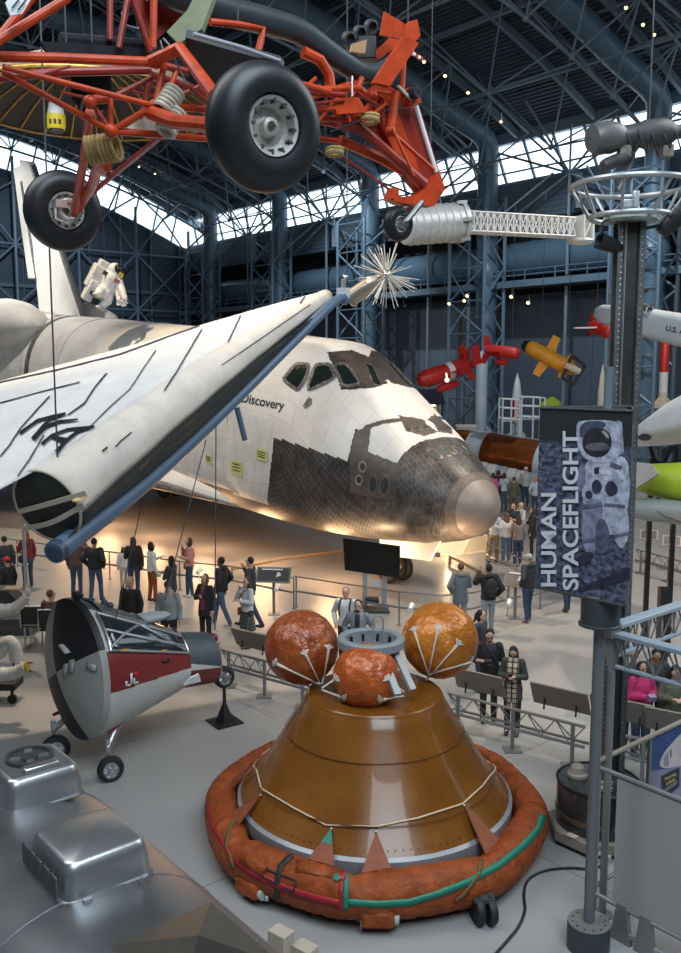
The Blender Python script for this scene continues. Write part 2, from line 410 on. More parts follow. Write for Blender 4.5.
# longitudinal bracing between trusses
mb = MB()
for i in range(len(US) - 1):
    ua, ub = US[i], US[i + 1]; um = (ua + ub) / 2
    for v in (1.5, 9, 16, 23, 30, 37, 42.3):
        zb = zroof(v) - 3.3
        mb.tube([hall(ua, v, zb), hall(um, v, zb + .1)], .06, 5, caps=False); mb.tube([hall(ub, v, zb), hall(um, v, zb + .1)], .06, 5, caps=False)
        for dv in (-2.2, 2.2):
            for du in (-2.8, 2.8): mb.tube([hall(um, v, zb + .1), hall(um + du, v + dv, zroof(v + dv) - .4)], .05, 5, caps=False)
        mb.tube([hall(um, v, zb + .1), hall(ua + 2.4, v + 3.5, zroof(v + 3.5) - .4)], .04, 5, caps=False)
        mb.tube([hall(um, v, zb + .1), hall(ub - 2.4, v - 3.5, zroof(v - 3.5) - .4)], .04, 5, caps=False)
        mb.ell(hall(um, v, zb + .1), .16, nu=8, nv=5)
struct(mb.build('roof_bracing', M_steel))
# wall bracing in front of the windows, and a bracing frame on the end wall
mb = MB()
for i in range(len(US) - 1):
    ua, ub = US[i], US[i + 1]; um = (ua + ub) / 2; n = hall(um, VW - .9, 17.4)
    for p in (hall(ua, VW - .9, 19.6), hall(ub, VW - .9, 19.6), hall(ua + 2.8, VW - .9, 20.0), hall(ub - 2.8, VW - .9, 20.0), hall(um, VW - .9, 20.1),
              hall(ua, VW - .9, 14.6), hall(ub, VW - .9, 14.6), hall(um, VW - 5, zroof(VW - 5) - 2)): mb.tube([n, p], .07, 5, caps=False)
    mb.tube([n, hall(um, VW - .9, 0)], .1, 6, caps=False)
    mb.tube([hall(ua, VW - .9, 18.1), hall(ub, VW - .9, 18.1)], .06, 5, caps=False)
    mb.beam(hall(um - .1, VW - .2, 17.5), hall(um - .1, VW - .2, 15.5), .5, .35)
struct(mb.build('wall_bracing', M_steel))
mb = MB()
for i, v0 in enumerate((22.5, 28, 33.5, 39)):
    v1 = v0 + 5.5; vm = (v0 + v1) / 2; U = UW - 1.2
    for z0, z1 in ((0, 6), (6, 11.5), (11.5, 16.5)):
        c = hall(U, vm, (z0 + z1) / 2)
        for p in (hall(U, v0, z0), hall(U, v1, z0), hall(U, v0, z1), hall(U, v1, z1)): mb.tube([c, p], .1, 5, caps=False)
        mb.tube([hall(U, v0, z1), hall(U, v1, z1)], .1, 5, caps=False)
    mb.tube([hall(U, v0, 0), hall(U, v0, zs0(v0) + 1)], .13, 6, caps=False)
    c = hall(U, vm, 19.8)
    for p in (hall(U, v0, 16.5), hall(U, v1, 16.5), hall(U, v0, 22), hall(U, v1, 21.5), hall(U - 4, vm, zroof(vm) - 1)): mb.tube([c, p], .09, 5, caps=False)
mb.tube([hall(UW - 1.2, 44.4, 0), hall(UW - 1.2, 44.4, 19)], .15, 6, caps=False)
struct(mb.build('door_bracing', M_steelb))
# lattice towers along the side wall
def tower(u0):
    mb = MB(); du, dv = 1.45, 0.9; c0 = VW - 2.2; zt = 16.6
    L = [(u0 - du, c0 - dv), (u0 + du, c0 - dv), (u0 + du, c0 + dv), (u0 - du, c0 + dv)]
    for (u, v) in L: mb.tube([hall(u, v, 0), hall(u, v, zt)], .12, 7, caps=False)
    z = 0.4; k = 0
    while z < zt - 2:
        for i in range(4):
            a, b = L[i], L[(i + 1) % 4]
            if k % 2: a, b = b, a
            mb.tube([hall(a[0], a[1], z), hall(b[0], b[1], z + 2.0)], .07, 5, caps=False)
        z += 2.0; k += 1
        mb.tube([hall(*L[0], z), hall(*L[1], z)], .05, 5, caps=False)
    for (u, v) in L[:2]:
        mb.tube([hall(u, v, zt), hall(u0, c0 + .8, 18.6)], .09, 5, caps=False)
        mb.tube([hall(u, v, zt - 2), hall(u0 + (u - u0) * 3.2, VW - .9, 17.6)], .07, 5, caps=False)
    return struct(mb.build('lattice_column', M_steelb))
for u in US[1:]: tower(u)
# ------------------------------------------------------------------ ducts
names = ['largest bent round air duct, climbing the wall behind the riveted dark column to the roof', 'bent round air duct rising through the lattice tower right of the yellow drone',
         'bent round air duct rising behind the tail wheel of the red frame', 'bent round air duct rising left of the red frame big wheel', 'farthest bent round air duct, beside the hall corner']
for k, u in enumerate(US[1:]):
    r = 0.64; path = [hall(u, VW - 1.3, z) for z in (0.1, 6, 10, 13, 16, zroof(VW - 1.3) - 2.6)]
    zc = zroof(VW - 2.6) - 1.6
    c1 = hall(u, VW - 1.3, zc - 0.4); path += [c1, hall(u, VW - 1.65, zc + .15), hall(u, VW - 2.4, zc + .5)]
    for v in (40, 36, 32, 28, 24, 20): path.append(hall(u, v, zroof(v) - 1.35))
    t = thing('air_duct', names[k], 'duct', hall(u, VW - 1.3, 0), group='bent air ducts up the wall and roof')
    mb = MB(); mb.tube(path, r, 20); mb.build('duct_pipe', M_duct, t)
    for z in (3, 7, 9.5, 12.6, 14.8): mb = MB(); mb.tube([hall(u, VW - 1.3, z - .06), hall(u, VW - 1.3, z + .06)], r + .035, 20); mb.build('joint_band', M_steel, t)
    for v in (38, 35, 31, 27): mb = MB(); mb.tube([hall(u, v - .05, zroof(v - .05) - 1.35), hall(u, v + .05, zroof(v + .05) - 1.35)], r + .03, 20); mb.build('joint_band', M_steel, t)
    if k < 2:
        mb = MB(); mb.tube([hall(u, VW - 1.3, 11.4), hall(u, VW - 1.3, 11.9), hall(u, VW - 1.3, 12.6), hall(u, VW - 1.3, 13.0)], [.66, .9, .9, .66], 20); mb.build('duct_collar', M_duct, t)
for k, (ua, ub) in enumerate(((26.9, 38.5), (38.5, 49.5), (49.5, 60.5), (60.5, 74))):
    lab = ['fat level air duct running behind the lattice mast, right part', 'fat level air duct on the wall behind the burst of rods', 'fat level air duct just above the white sail tip',
           'far level air duct at the corner end of the hall'][k]
    mb = MB(); ps = [hall(ua + .7 + (ub - ua - 1.4) * i / 6, VW + .45, 13.05) for i in range(7)]
    mb.tube(ps, 1.05, 20)
    for i in (1, 3, 5): mb.tube([ps[i] - HA * .06, ps[i] + HA * .06], 1.09, 20)
    tag(mb.build('air_duct', M_duct), lab, 'duct', group='level air ducts along the wall')
# catwalk with rail and hanging work lamps
mb = MB()
hslab(mb, 22, UW - 1, VW - 1.6, VW + .9, 11.3, 11.45)
for z in (11.85, 12.15): mb.tube([hall(22, VW - 1.6, z), hall(UW - 1, VW - 1.6, z)], .04, 5)
u = 22
while u < UW: mb.tube([hall(u, VW - 1.6, 11.4), hall(u, VW - 1.6, 12.15)], .035, 5); u += 2.2
mb.beam(hall(22, VW - 1.6, 11.35), hall(UW - 1, VW - 1.6, 11.35), .12, .4)
struct(mb.build('catwalk', M_steelb))
# ================================================================== the orbiter
ORB = thing('space_shuttle', 'huge white winged space shuttle orbiter with black tiled nose on its landing gear', 'spacecraft', (4.08, 23.6, 2.6),
            rot=(0, 0, 0))
ORB.rotation_euler = (Matrix.Rotation(atan2(HA.y, HA.x), 3, 'Z') @ Matrix.Rotation(radians(-4.4), 3, 'Y')).to_euler()
OM = wm(ORB); OMI = OM.inverted()
M_white = brick_mat('white_tile_blanket', (0.68, 0.66, 0.62), (0.63, 0.61, 0.575), (0.55, 0.53, 0.50), 0.9, 0.62, 0.012, 0.7, 0.10, nscale=0.9)
M_black = brick_mat('black_tile', (0.022, 0.022, 0.024), (0.04, 0.038, 0.037), (0.105, 0.095, 0.088), 0.155, 0.155, 0.010, 0.5, 0.5, offset=0.5, nscale=1.6)
M_blackn = brick_mat('speckled_nose_tile', (0.035, 0.033, 0.032), (0.07, 0.066, 0.063), (0.11, 0.10, 0.095), 0.15, 0.15, 0.009, 0.42, 0.6, offset=0.5, nscale=2.2)
M_fleck = brick_mat('side_blanket', (0.60, 0.60, 0.58), (0.52, 0.53, 0.52), (0.44, 0.44, 0.43), 0.45, 0.7, 0.01, 0.7, 0.12, nscale=1.5)
M_rcc = mat('nose_cap_grey', (0.23, 0.19, 0.16), 0.45, noise_amt=0.12, noise_scale=2.5)
M_win = mat('cockpit_glass', (0.012, 0.02, 0.018), 0.04, spec=0.8)
M_winf = mat('window_frame_tile', (0.06, 0.055, 0.05), 0.6, col2=(.2, .19, .175), noise_scale=9, ramp=(.45, .62))
M_ring0 = mat('thruster_ring', (.20, .155, .12), .4)
M_ringd = mat('thruster_ring_dark', (.10, .08, .068), .4)
M_cab = mat('cabin_brow_tile', (.05, .042, .037), .5, noise_amt=.35, noise_scale=5)
M_hole = mat('thruster_bore', (0.022, 0.042, 0.042), 0.5)
M_rim = mat('thruster_rim', (0.085, 0.07, 0.06), 0.45, noise_amt=.3, noise_scale=6)
M_letters = mat('black_paint', (0.012, 0.012, 0.014), 0.5)
M_tire = mat('tyre_rubber', (0.014, 0.014, 0.016), 0.6, noise_amt=.2, noise_scale=6)
M_white_paint = mat('white_paint', (0.72, 0.73, 0.72), 0.45, noise_amt=.06, noise_scale=2)
M_grey_paint = mat('grey_paint', (0.30, 0.32, 0.34), 0.45)
M_alu = mat('aluminium', (0.62, 0.63, 0.65), 0.32, metal=1.0, noise_amt=.06, noise_scale=3)
# section table: X, top, bottom, half width, waist height, n_up, n_low   (metres from the nose tip)
IN = 0.0254
ST = [(0, 1, -1, 1, 0, 2, 2), (1, 5.5, -5.5, 6, 0, 2, 2), (3, 10, -10, 11, 0, 2, 2), (7, 16.5, -17, 18, 0, 2, 2), (13, 23, -23.5, 26, 0, 2, 2), (20, 29, -29, 33, 0, 2, 2.1), (27, 34, -33.5, 39, 0, 2, 2.1),
      (40, 43, -40, 49, 2, 2, 2.3), (70, 62, -49, 64, 6, 2.05, 2.5), (100, 79, -53, 75, 10, 2.1, 2.7), (140, 100, -59, 87, 15, 2.15, 2.9), (180, 124, -63, 95, 20, 2.15, 3.1),
      (196, 135, -64, 97, 22, 2.1, 3.2), (212, 147, -65, 98.5, 24, 2.05, 3.3), (228, 157, -66, 100, 26, 2.05, 3.4), (244, 162, -66.5, 101.5, 28, 2.1, 3.5), (265, 163.5, -67, 103, 30, 2.15, 3.6),
      (340, 165, -68, 105, 36, 2.3, 3.8), (420, 165, -69, 105, 40, 2.4, 4), (700, 165, -69, 105, 40, 2.4, 4), (1069, 165, -68, 105, 40, 2.4, 4), (1085, 158, -66, 108, 40, 2.4, 4), (1270, 150, -60, 112, 40, 2.5, 4), (1290, 140, -55, 108, 42, 2.5, 4)]
def sec(X):
    X /= IN
    for a, b in zip(ST[:-1], ST[1:]):
        if X <= b[0]:
            t = (X - a[0]) / (b[0] - a[0]); return [IN * (a[i] + (b[i] - a[i]) * t) if i < 5 else a[i] + (b[i] - a[i]) * t for i in range(1, 7)]
    return [IN * b[i] if i < 5 else b[i] for i in range(1, 7)]
def ring(X, n=96, grow=0.0):
    t, b, wd, zw, nu, nl = sec(X); out = []
    for j in range(n):
        a = 2 * pi * j / n; c, s_ = cos(a), sin(a)
        if s_ >= 0: e = 2 / nu; y = wd * abs(c) ** e * (1 if c >= 0 else -1); z = zw + (t - zw) * abs(s_) ** e
        else: e = 2 / nl; y = wd * abs(c) ** e * (1 if c >= 0 else -1); z = zw - (zw - b) * abs(s_) ** e
        out.append(V((X, y, z)))
    return out
XS = [1 * IN, 3 * IN, 7 * IN, 13 * IN, 20 * IN] ; x = 27 * IN
while x < 9.0: XS.append(x); x += 0.034
while x < 29.0: XS.append(x); x += 0.30
XS += [29.0, 1129 * IN + .01, 1250 * IN, 1290 * IN]
XS = sorted(set(XS)); NR = 300
rings = [ring(X, NR) for X in XS]
# pattern regions traced on the starboard side, mirrored to port
def inpoly(p, poly):
    x, y = p; c = False; j = len(poly) - 1
    for i in range(len(poly)):
        xi, yi = poly[i]; xj, yj = poly[j]
        if (yi > y) != (yj > y) and x < (xj - xi) * (y - yi) / (yj - yi) + xi: c = not c
        j = i
    return c
BLACK_SIDE = [(274, 437), (348, 461), (351, 445), (356, 428), (366, 440), (368, 452), (392, 463), (396, 466), (402, 455), (412, 446), (424, 440), (446, 437), (470, 470), (520, 520), (470, 600), (300, 600), (267, 500)]
WHITE_HOOD = [(366, 452), (392, 463), (398, 452), (413, 443), (424, 440), (440, 437), (430, 428), (408, 424), (385, 420), (363, 447)]
CABIN_DARK = [(327, 352), (352, 350), (372, 358), (388, 383), (374, 388), (341, 390), (338, 378)]
RCS_SIDE = [(351, 446), (357, 430), (371, 428), (368, 452), (392, 461), (398, 464), (396, 500), (372, 498), (350, 492)]
SEAM = [(349, 462), (352, 447), (357, 434), (366, 425), (382, 420), (398, 418), (412, 417), (425, 420), (426, 424), (412, 421.5), (398, 422), (383, 424), (368, 429), (360, 438), (356, 449), (354, 463)]
COLLAR = [(398, 415), (420, 420), (438, 432), (424, 436), (406, 431)]
def region(c):
    x, y, z = c.x, c.y, c.z
    if x > 8.8:
        return 1 if z < -0.85 - 0.012 * (x - 8.8) else (3 if (z < 1.75) else 0)
    p = proj(OM @ V((x, abs(y), z)))
    if inpoly(p, CABIN_DARK): return 6
    if inpoly(p, COLLAR) or inpoly(p, SEAM): return 5
    if inpoly(p, RCS_SIDE): return 5
    if inpoly(p, WHITE_HOOD): return 0
    if inpoly(p, BLACK_SIDE) or x < 1.5: return 2 if x < 2.9 else 1
    if z < -0.95: return 1
    if x > 5.5 and z < 1.75 and x > 6.6: return 3
    return 0
mb = MB(); n = NR
for r in rings: mb.v += r
arc = []
for r in rings:
    a = [0.0]
    for j in range(n): a.append(a[-1] + (r[(j + 1) % n] - r[j]).length)
    off = a[n // 4]; arc.append([q - off for q in a])
ARCS = arc[-8]
for i in range(len(rings) - 1):
    for j in range(n):
        f = [i * n + j, i * n + (j + 1) % n, (i + 1) * n + (j + 1) % n, (i + 1) * n + j]
        c = (rings[i][j] + rings[i][(j + 1) % n] + rings[i + 1][j] + rings[i + 1][(j + 1) % n]) / 4
        mb.f.append(f); mb.m.append(region(c))
        mb.uv.append([(XS[i], arc[i][j]), (XS[i], arc[i][j + 1]), (XS[i + 1], arc[i + 1][j + 1]), (XS[i + 1], arc[i + 1][j])])
mb.f.append([(len(rings) - 1) * n + j for j in range(n)]); mb.m.append(1); mb.uv.append(None)
ICAP = next(i for i, X in enumerate(XS) if X > 0.60)
hull = MB(); hull.v = mb.v; keep = [k for k in range(len(mb.f)) if k >= ICAP * n]
hull.f = [mb.f[k] for k in keep]; hull.m = [mb.m[k] for k in keep]; hull.uv = [mb.uv[k] for k in keep]
HULL = hull.build('fuselage', [M_white, M_black, M_blackn, M_fleck, M_winf, M_rim, M_cab], ORB, local=True, sharp=60)
BV = BVHTree.FromPolygons([OM @ p for p in mb.v], mb.f)
def hit(px, py, off=0.0):
    r = ray(px, py).normalized(); h, nn, i, d = BV.ray_cast(CO, r)
    if h is None: return None, None
    if nn.dot(r) > 0: nn = -nn
    return h + nn * off, nn
cap = MB(); cap.v = mb.v; cap.f = mb.f[:ICAP * n]; cap.m = [0] * len(cap.f); cap.uv = [None] * len(cap.f)
cap.f = list(cap.f) + [list(range(n))]; cap.m.append(0); cap.uv.append(None)
NC = cap.build('nose_cap', M_rcc, ORB, local=True, sharp=60)
# collar ring behind the cap
rr = [ring(X, 64) for X in (.56, .60, .72, .80)]; cc = [V((r[0].x, 0, sec(r[0].x)[3])) for r in rr]
rr = [[c + (p - c) * g for p in r] for r, c, g in zip(rr, cc, (1.0, 1.008, 1.008, 1.0))]
mbq = MB(); mbq.loft(rr); mbq.build('cap_collar', mat('collar_tan', (.12, .095, .08), .6, noise_amt=.3, noise_scale=5), ORB, local=True)
def both(fn):
    """call for starboard and mirrored port"""
    for sgn in (1, -1): fn((lambda p: p) if sgn == 1 else (lambda p: OM @ (Matrix.Diagonal((1, -1, 1)) @ (OMI @ p))), sgn)
def surf_patch(pix, off, sub=5, grow=0.0):
    c = (sum(p[0] for p in pix) / len(pix), sum(p[1] for p in pix) / len(pix)); out = []
    for a, b in zip(pix, pix[1:] + pix[:1]):
        for k in range(sub):
            x = a[0] + (b[0] - a[0]) * k / sub; y = a[1] + (b[1] - a[1]) * k / sub
            d = hypot(x - c[0], y - c[1]) or 1; g = 1 + grow / d
            out.append(hit(c[0] + (x - c[0]) * g, c[1] + (y - c[1]) * g, off)[0])
    return out, hit(*c, off)[0]
def rnd(poly, f=0.22):
    """round polygon corners"""
    out = []; n = len(poly)
    for i in range(n):
        a, b, c = poly[i - 1], poly[i], poly[(i + 1) % n]
        out += [(b[0] + (a[0] - b[0]) * f, b[1] + (a[1] - b[1]) * f), (b[0] + (c[0] - b[0]) * f, b[1] + (c[1] - b[1]) * f)]
    return out
WINS = [[(285, 378), (297, 365), (309, 365), (306, 378), (298, 390), (286, 381)], [(316, 366), (329, 365), (335, 378), (310, 390), (309, 386)], [(334.5, 366), (346, 365), (360, 384), (344, 387)], [(365.5, 363.5), (372.5, 366), (381.5, 385.5), (374, 384.5)]]
for wi, pix in enumerate(WINS):
    pix = rnd(pix, .12)
    o3 = wi == 3; po, co = surf_patch(pix, .012 if o3 else .035, 3, .7 if o3 else 2.4); pi_, ci = surf_patch(pix, .014 if o3 else .045, 3, -.2 if o3 else -1.0); pg, cg = surf_patch(pix, .012, 3, -.2 if o3 else -1.0)
    if any(p is None for p in po + pi_ + pg): continue
    for sgn in ((1, -1) if wi < 3 else (1,)):
        T = (lambda p: p) if sgn == 1 else (lambda p: OM @ (Matrix.Diagonal((1, -1, 1)) @ (OMI @ p)))
        if wi == 3:
            pass
        a = [T(p) for p in po]; b = [T(p) for p in pi_]; g = [T(p) for p in pg]; k = len(a)
        f = MB(); f.add(a + b, [(i, (i + 1) % k, k + (i + 1) % k, k + i) for i in range(k)])
        f.add(b + g, [(i, (i + 1) % k, k + (i + 1) % k, k + i) for i in range(k)])
        ff = f.build('window_frame', M_winf, ORB, sharp=50)
        gl = MB(); gl.add(g + [T(cg)], [(i, (i + 1) % k, k) for i in range(k)]); gl.build('window_pane', M_win, ff, sharp=50)
# thruster openings
def nozzle(px, py, ra, rb, rot, nm):
    pts = []; inn = []; deep = []
    for i in range(20):
        a = 2 * pi * i / 20; dx, dy = ra * cos(a), rb * sin(a); x = dx * cos(rot) - dy * sin(rot); y = dx * sin(rot) + dy * cos(rot)
        p = hit(px + x * 1.35, py + y * 1.35, .012)[0]; q = hit(px + x, py + y, .02)[0]; d = hit(px + x * .8, py + y * .8, .006)[0]
        if p is None or q is None or d is None: return
        pts.append(p); inn.append(q); deep.append(d)
    for sgn in (1, -1):
        T = (lambda p: p) if sgn == 1 else (lambda p: OM @ (Matrix.Diagonal((1, -1, 1)) @ (OMI @ p)))
        f = MB(); A_ = [T(p) for p in pts]; B_ = [T(p) for p in inn]; D_ = [T(p) for p in deep]; k = 20
        f.add(A_ + B_, [(i, (i + 1) % k, k + (i + 1) % k, k + i) for i in range(k)]); f.add(B_ + D_, [(i, (i + 1) % k, k + (i + 1) % k, k + i) for i in range(k)])
        o = f.build(nm, M_ring0 if px < 368 else M_ringd, ORB, sharp=50)
        g = MB(); g.add(D_, [tuple(range(k))]); g.build('bore', M_hole, o)
nozzle(362.5, 467, 3.2, 4.6, 0, 'thruster'); nozzle(359, 480, 3.0, 4.3, 0, 'thruster')
nozzle(373, 484.5, 4.1, 9.0, 0.03, 'thruster'); nozzle(384.5, 486, 4.4, 9.2, 0.1, 'thruster')
nozzle(434, 453.5, 3.1, 7.4, -1.05, 'thruster'); nozzle(444.5, 451, 2.9, 6.8, -0.95, 'thruster')
nozzle(453, 449.8, 2.3, 5.2, -0.8, 'thruster')
nozzle(409, 429.5, 3.0, 1.8, .1, 'thruster'); nozzle(418, 428, 3.0, 1.8, .1, 'thruster'); nozzle(427, 427.5, 2.6, 1.6, .2, 'thruster')
# lettering, placards
def surf_text(body, px0, py0, px1, py1, hpx, name, m, parent, bvhit=hit, off=.012, bold=0.016):
    vs, fs = text_mesh(body, 1.0, extrude=0.0, align='LEFT', bold=bold); xm = max(p.x for p in vs); x0 = min(p.x for p in vs)
    d = V((px1 - px0, py1 - py0)); L_ = d.length; d /= L_; nrm = V((-d.y, d.x)); out = []
    ym0 = min(p.y for p in vs); ym1 = max(p.y for p in vs)
    for p in vs:
        t = (p.x - x0) / (xm - x0) * L_; hgt = (p.y - ym0) / (ym1 - ym0) * hpx
        q = V((px0, py0)) + d * t - nrm * hgt; h, nn = bvhit(q.x, q.y, off); out.append(h if h is not None else V((0, 0, 0)))
    t = MB(); t.add(out, fs); o = t.build(name, m, parent, fixn=False, flat=True); return o
surf_text('Discovery', 240.5, 405, 283, 413.5, 12.5, 'lettering', M_letters, ORB)
M_yel = mat('yellow_placard', (0.52, 0.52, 0.20), 0.6, noise_amt=.35, noise_scale=18)
for (x, y, wd, ht) in ((262, 455, 10.5, 11), (237, 468, 11, 14), (209, 459, 6, 8)):
    p = [hit(x - wd / 2, y - ht / 2 - 1.5, .015)[0], hit(x + wd / 2, y - ht / 2 + 1.5, .015)[0], hit(x + wd / 2, y + ht / 2 + 1.5, .015)[0], hit(x - wd / 2, y + ht / 2 - 1.5, .015)[0]]
    if None in p: continue
    f = MB(); f.poly3(p, .02); pl = f.build('warning_placard', M_yel, ORB)
    f = MB()
    for k in range(3):
        f.poly3([p[0].lerp(p[3], .2 + .22 * k).lerp(p[1].lerp(p[2], .2 + .22 * k), a) + (p[0] - p[3]).normalized() * b for a, b in ((.15, 0), (.85, 0), (.85, -.03), (.15, -.03))], .03)
    f.build('lettering', M_letters, pl)
# small dark service slot below the side window
p = [hit(*q, .015)[0] for q in ((306, 402), (309, 397), (312, 399), (312, 404), (306, 409), (303, 406))]
f = MB(); f.poly3(p, .02); f.build('service_port', M_winf, ORB)
# payload bay door seams
for X in (9.0, 13.6, 18.2, 22.8, 27.0):
    r = [p for p in ring(X, 128) if p.z > 1.2]; r.sort(key=lambda p: atan2(p.z, p.y)); mbs = MB(); mbs.tube([p * 1.0 + V((0, 0, .005)) for p in r], .018, 4); mbs.build('door_seam', M_grey_paint, ORB, local=True)
# wings
def wing(s_):
    # planform: X, y ; thickness
    LE = [(8.6, 2.55), (12.0, 3.1), (15.5, 3.9), (18.3, 5.0), (20.2, 6.2), (26.9, 11.9)]; out = []
    mbw = MB(); R_ = []
    for (X, y) in LE:
        te = 31.6 - (0.18 * max(0, y - 2.5)); zc = -1.28 + .035 * (y - 2.5); c = te - X; pr = []; N_ = 14
        for k in range(N_ + 1):
            t = (1 - cos(pi * k / N_)) / 2; th = min(.95, .1 * c) * (1.48 * sqrt(t) - .63 * t - 1.76 * t * t + 1.42 * t ** 3 - .51 * t ** 4) / .5 * .55
            pr.append((X + c * t, th))
        R_.append([V((a, y * s_, zc + b)) for a, b in pr] + [V((a, y * s_, zc - b * .35)) for a, b in reversed(pr[1:-1])])
    mbw.loft(R_, cap0=True, cap1=True)
    n_ = len(R_[0])
    for k, f in enumerate(mbw.f):
        c = sum((mbw.v[i] for i in f), V()) / len(f); j = k % n_
        mbw.m[k] = 1 if (j >= n_ // 2) else 0
    return mbw.build('wing', [mat('wing_white', (.62, .62, .60), .6, noise_amt=.08, noise_scale=1), mat('wing_black', (.03, .03, .032), .6, noise_amt=.3, noise_scale=3)], ORB, local=True, sharp=40)
wing(1); wing(-1)
# leading-edge carbon panels
for s_ in (1, -1):
    LE = [(8.4, 2.5), (12.0, 3.1), (15.5, 3.9), (18.3, 5.0), (20.2, 6.2), (26.9, 11.9)]
    mbw = MB(); mbw.tube([V((a, b * s_, -1.27 + .035 * (b - 2.5))) for a, b in LE], [.03, .16, .2, .22, .22, .12], 10); mbw.build('wing_edge', mat('carbon_grey', (.13, .125, .12), .5, noise_amt=.3, noise_scale=4), ORB, local=True)
# tail fin with rudder and speed-brake line (in the plane y=0)
def fin_part(nm, poly, m, th0):
    f = MB(); f.prism(poly, (0, 0, 0), (1, 0, 0), (0, 0, 1), th0); return f.build(nm, m, ORB, local=True, bevel=th0 * .2)
M_fin = mat('fin_white', (.66, .66, .63), .6, noise_amt=.07, noise_scale=.8)
fin_part('tail_fin', [(25.9, 4.1), (32.1, 11.75), (33.4, 11.95), (31.7, 7.6), (30.9, 4.2)], M_fin, .42)
fin_part('rudder', [(31.2, 5.9), (33.3, 11.7), (34.4, 11.6), (33.5, 8.8), (32.5, 5.9)], M_fin, .3)
fin_part('rudder_hinge', [(31.0, 5.7), (33.1, 10.9), (33.32, 10.85), (31.3, 5.7)], M_winf, .46)
fin_part('fin_edge', [(25.7, 4.15), (31.9, 11.6), (32.2, 11.6), (26.5, 4.15)], mat('edge_grey', (.09, .09, .09), .6, noise_amt=.3, noise_scale=3), .26)
# orbital engine pods beside the fin
for s_ in (1, -1):
    R_ = []
    for X, hh, ww in ((26.4, .15, .2), (26.9, .55, .7), (27.8, .95, 1.05), (29.0, 1.2, 1.3), (30.5, 1.3, 1.4), (32.0, 1.25, 1.35), (33.4, 1.05, 1.15), (34.0, .8, .9)):
        R_.append([V((X, s_ * 1.9 + ww * cos(2 * pi * j / 28), 3.55 + hh * sin(2 * pi * j / 28) * 1.0)) for j in range(28)])
    f = MB(); f.loft(R_, cap0=True, cap1=True); f.build('engine_pod', M_white, ORB, local=True, sharp=50)
    f = MB(); R2 = [[V((X, s_ * 1.9 + (ww) * cos(a), 3.55 + hh * sin(a))) for a in [radians(-30 + 70 * k / 8) if s_ > 0 else radians(140 + 70 * k / 8) for k in range(9)]] for X, hh, ww in ((31.1, 1.33, 1.44), (31.7, 1.31, 1.42), (32.2, 1.28, 1.38))]
    f.loft(R2, closed=False); f.build('pod_tile_patch', M_black, ORB, local=True, solid=.03)
# dark band where pods meet the bay doors
f = MB(); r0 = [p for p in ring(26.0, 128) if p.z > .6]; r0.sort(key=lambda p: atan2(p.z, p.y)); r1 = [p + V((.45, 0, 0)) for p in r0]
f.loft([[p + V((0, 0, .012)) + V((0, .012 if p.y > 0 else -.012, 0)) for p in r0], [p + V((0, 0, .012)) + V((0, .012 if p.y > 0 else -.012, 0)) for p in r1]], closed=False)
f.build('seal_band', M_winf, ORB, local=True, solid=.02)
# three main engine bells and body flap
for (y, z) in ((0, 2.9), (1.25, .7), (-1.25, .7)):
    f = MB(); f.lathe([(.35, 0), (.55, .5), (.85, 1.2), (1.12, 2.2), (1.09, 2.2), (.8, 1.2), (.3, .05)], (1288 * IN, y, z), (1, 0, .08), 24); f.build('engine_bell', M_grey_paint, ORB, local=True)
f = MB(); f.box((33.9, 0, -1.35), (2.2, 5.0, .25)); f.build('body_flap', M_black, ORB, local=True, bevel=.05)
# nose gear
def zground(X, y=0): return (OMI @ V((*(OM @ V((X, y, -2.2))).xy, 0))).z
gx = 3.65; zg = zground(gx)
f = MB(); f.tube([(gx, 0, -1.2), (gx, 0, zg + .42)], .09, 12); f.tube([(gx, 0, -1.5), (gx, 0, zg + .7)], .13, 12); f.tube([(gx + .05, 0, zg + .9), (gx + 1.1, 0, -1.35)], .06, 8)
f.tube([(gx, -.36, zg + .41), (gx, .36, zg + .41)], .06, 10); f.build('nose_gear_strut', M_white_paint, ORB, local=True)
def wheel(parent, c, ax, r, wd, hubc, nm='wheel'):
    f = MB(); f.lathe([(r * .52, -wd * .36), (r * .6, -wd * .5), (r * .86, -wd * .5), (r * .97, -wd * .36), (r, -wd * .15), (r, wd * .15), (r * .97, wd * .36), (r * .86, wd * .5), (r * .6, wd * .5), (r * .52, wd * .36)], c, ax, 36)
    o = f.build(nm, M_tire, parent, local=True)
    h = MB(); h.lathe([(.01, -wd * .3), (r * .2, -wd * .32), (r * .22, -wd * .2), (r * .45, -wd * .24), (r * .54, -wd * .4), (r * .54, wd * .4), (r * .45, wd * .24), (r * .22, wd * .2), (r * .2, wd * .32), (.01, wd * .3)], c, ax, 28); h.build('hub', hubc, o, local=True); return o
for s_ in (1, -1): wheel(ORB, (gx, s_ * .29, zg + .41), (0, 1, 0), .41, .24, M_rim)
for s_ in (1, -1):
    f = MB(); f.prism([(1.25, -1.0), (3.7, -1.42), (3.7, -1.98), (1.6, -1.66)], (0, s_ * .62, 0), (1, 0, 0), (0, .0, 1), .07); f.build('gear_door', M_white_paint, ORB, local=True, bevel=.02)
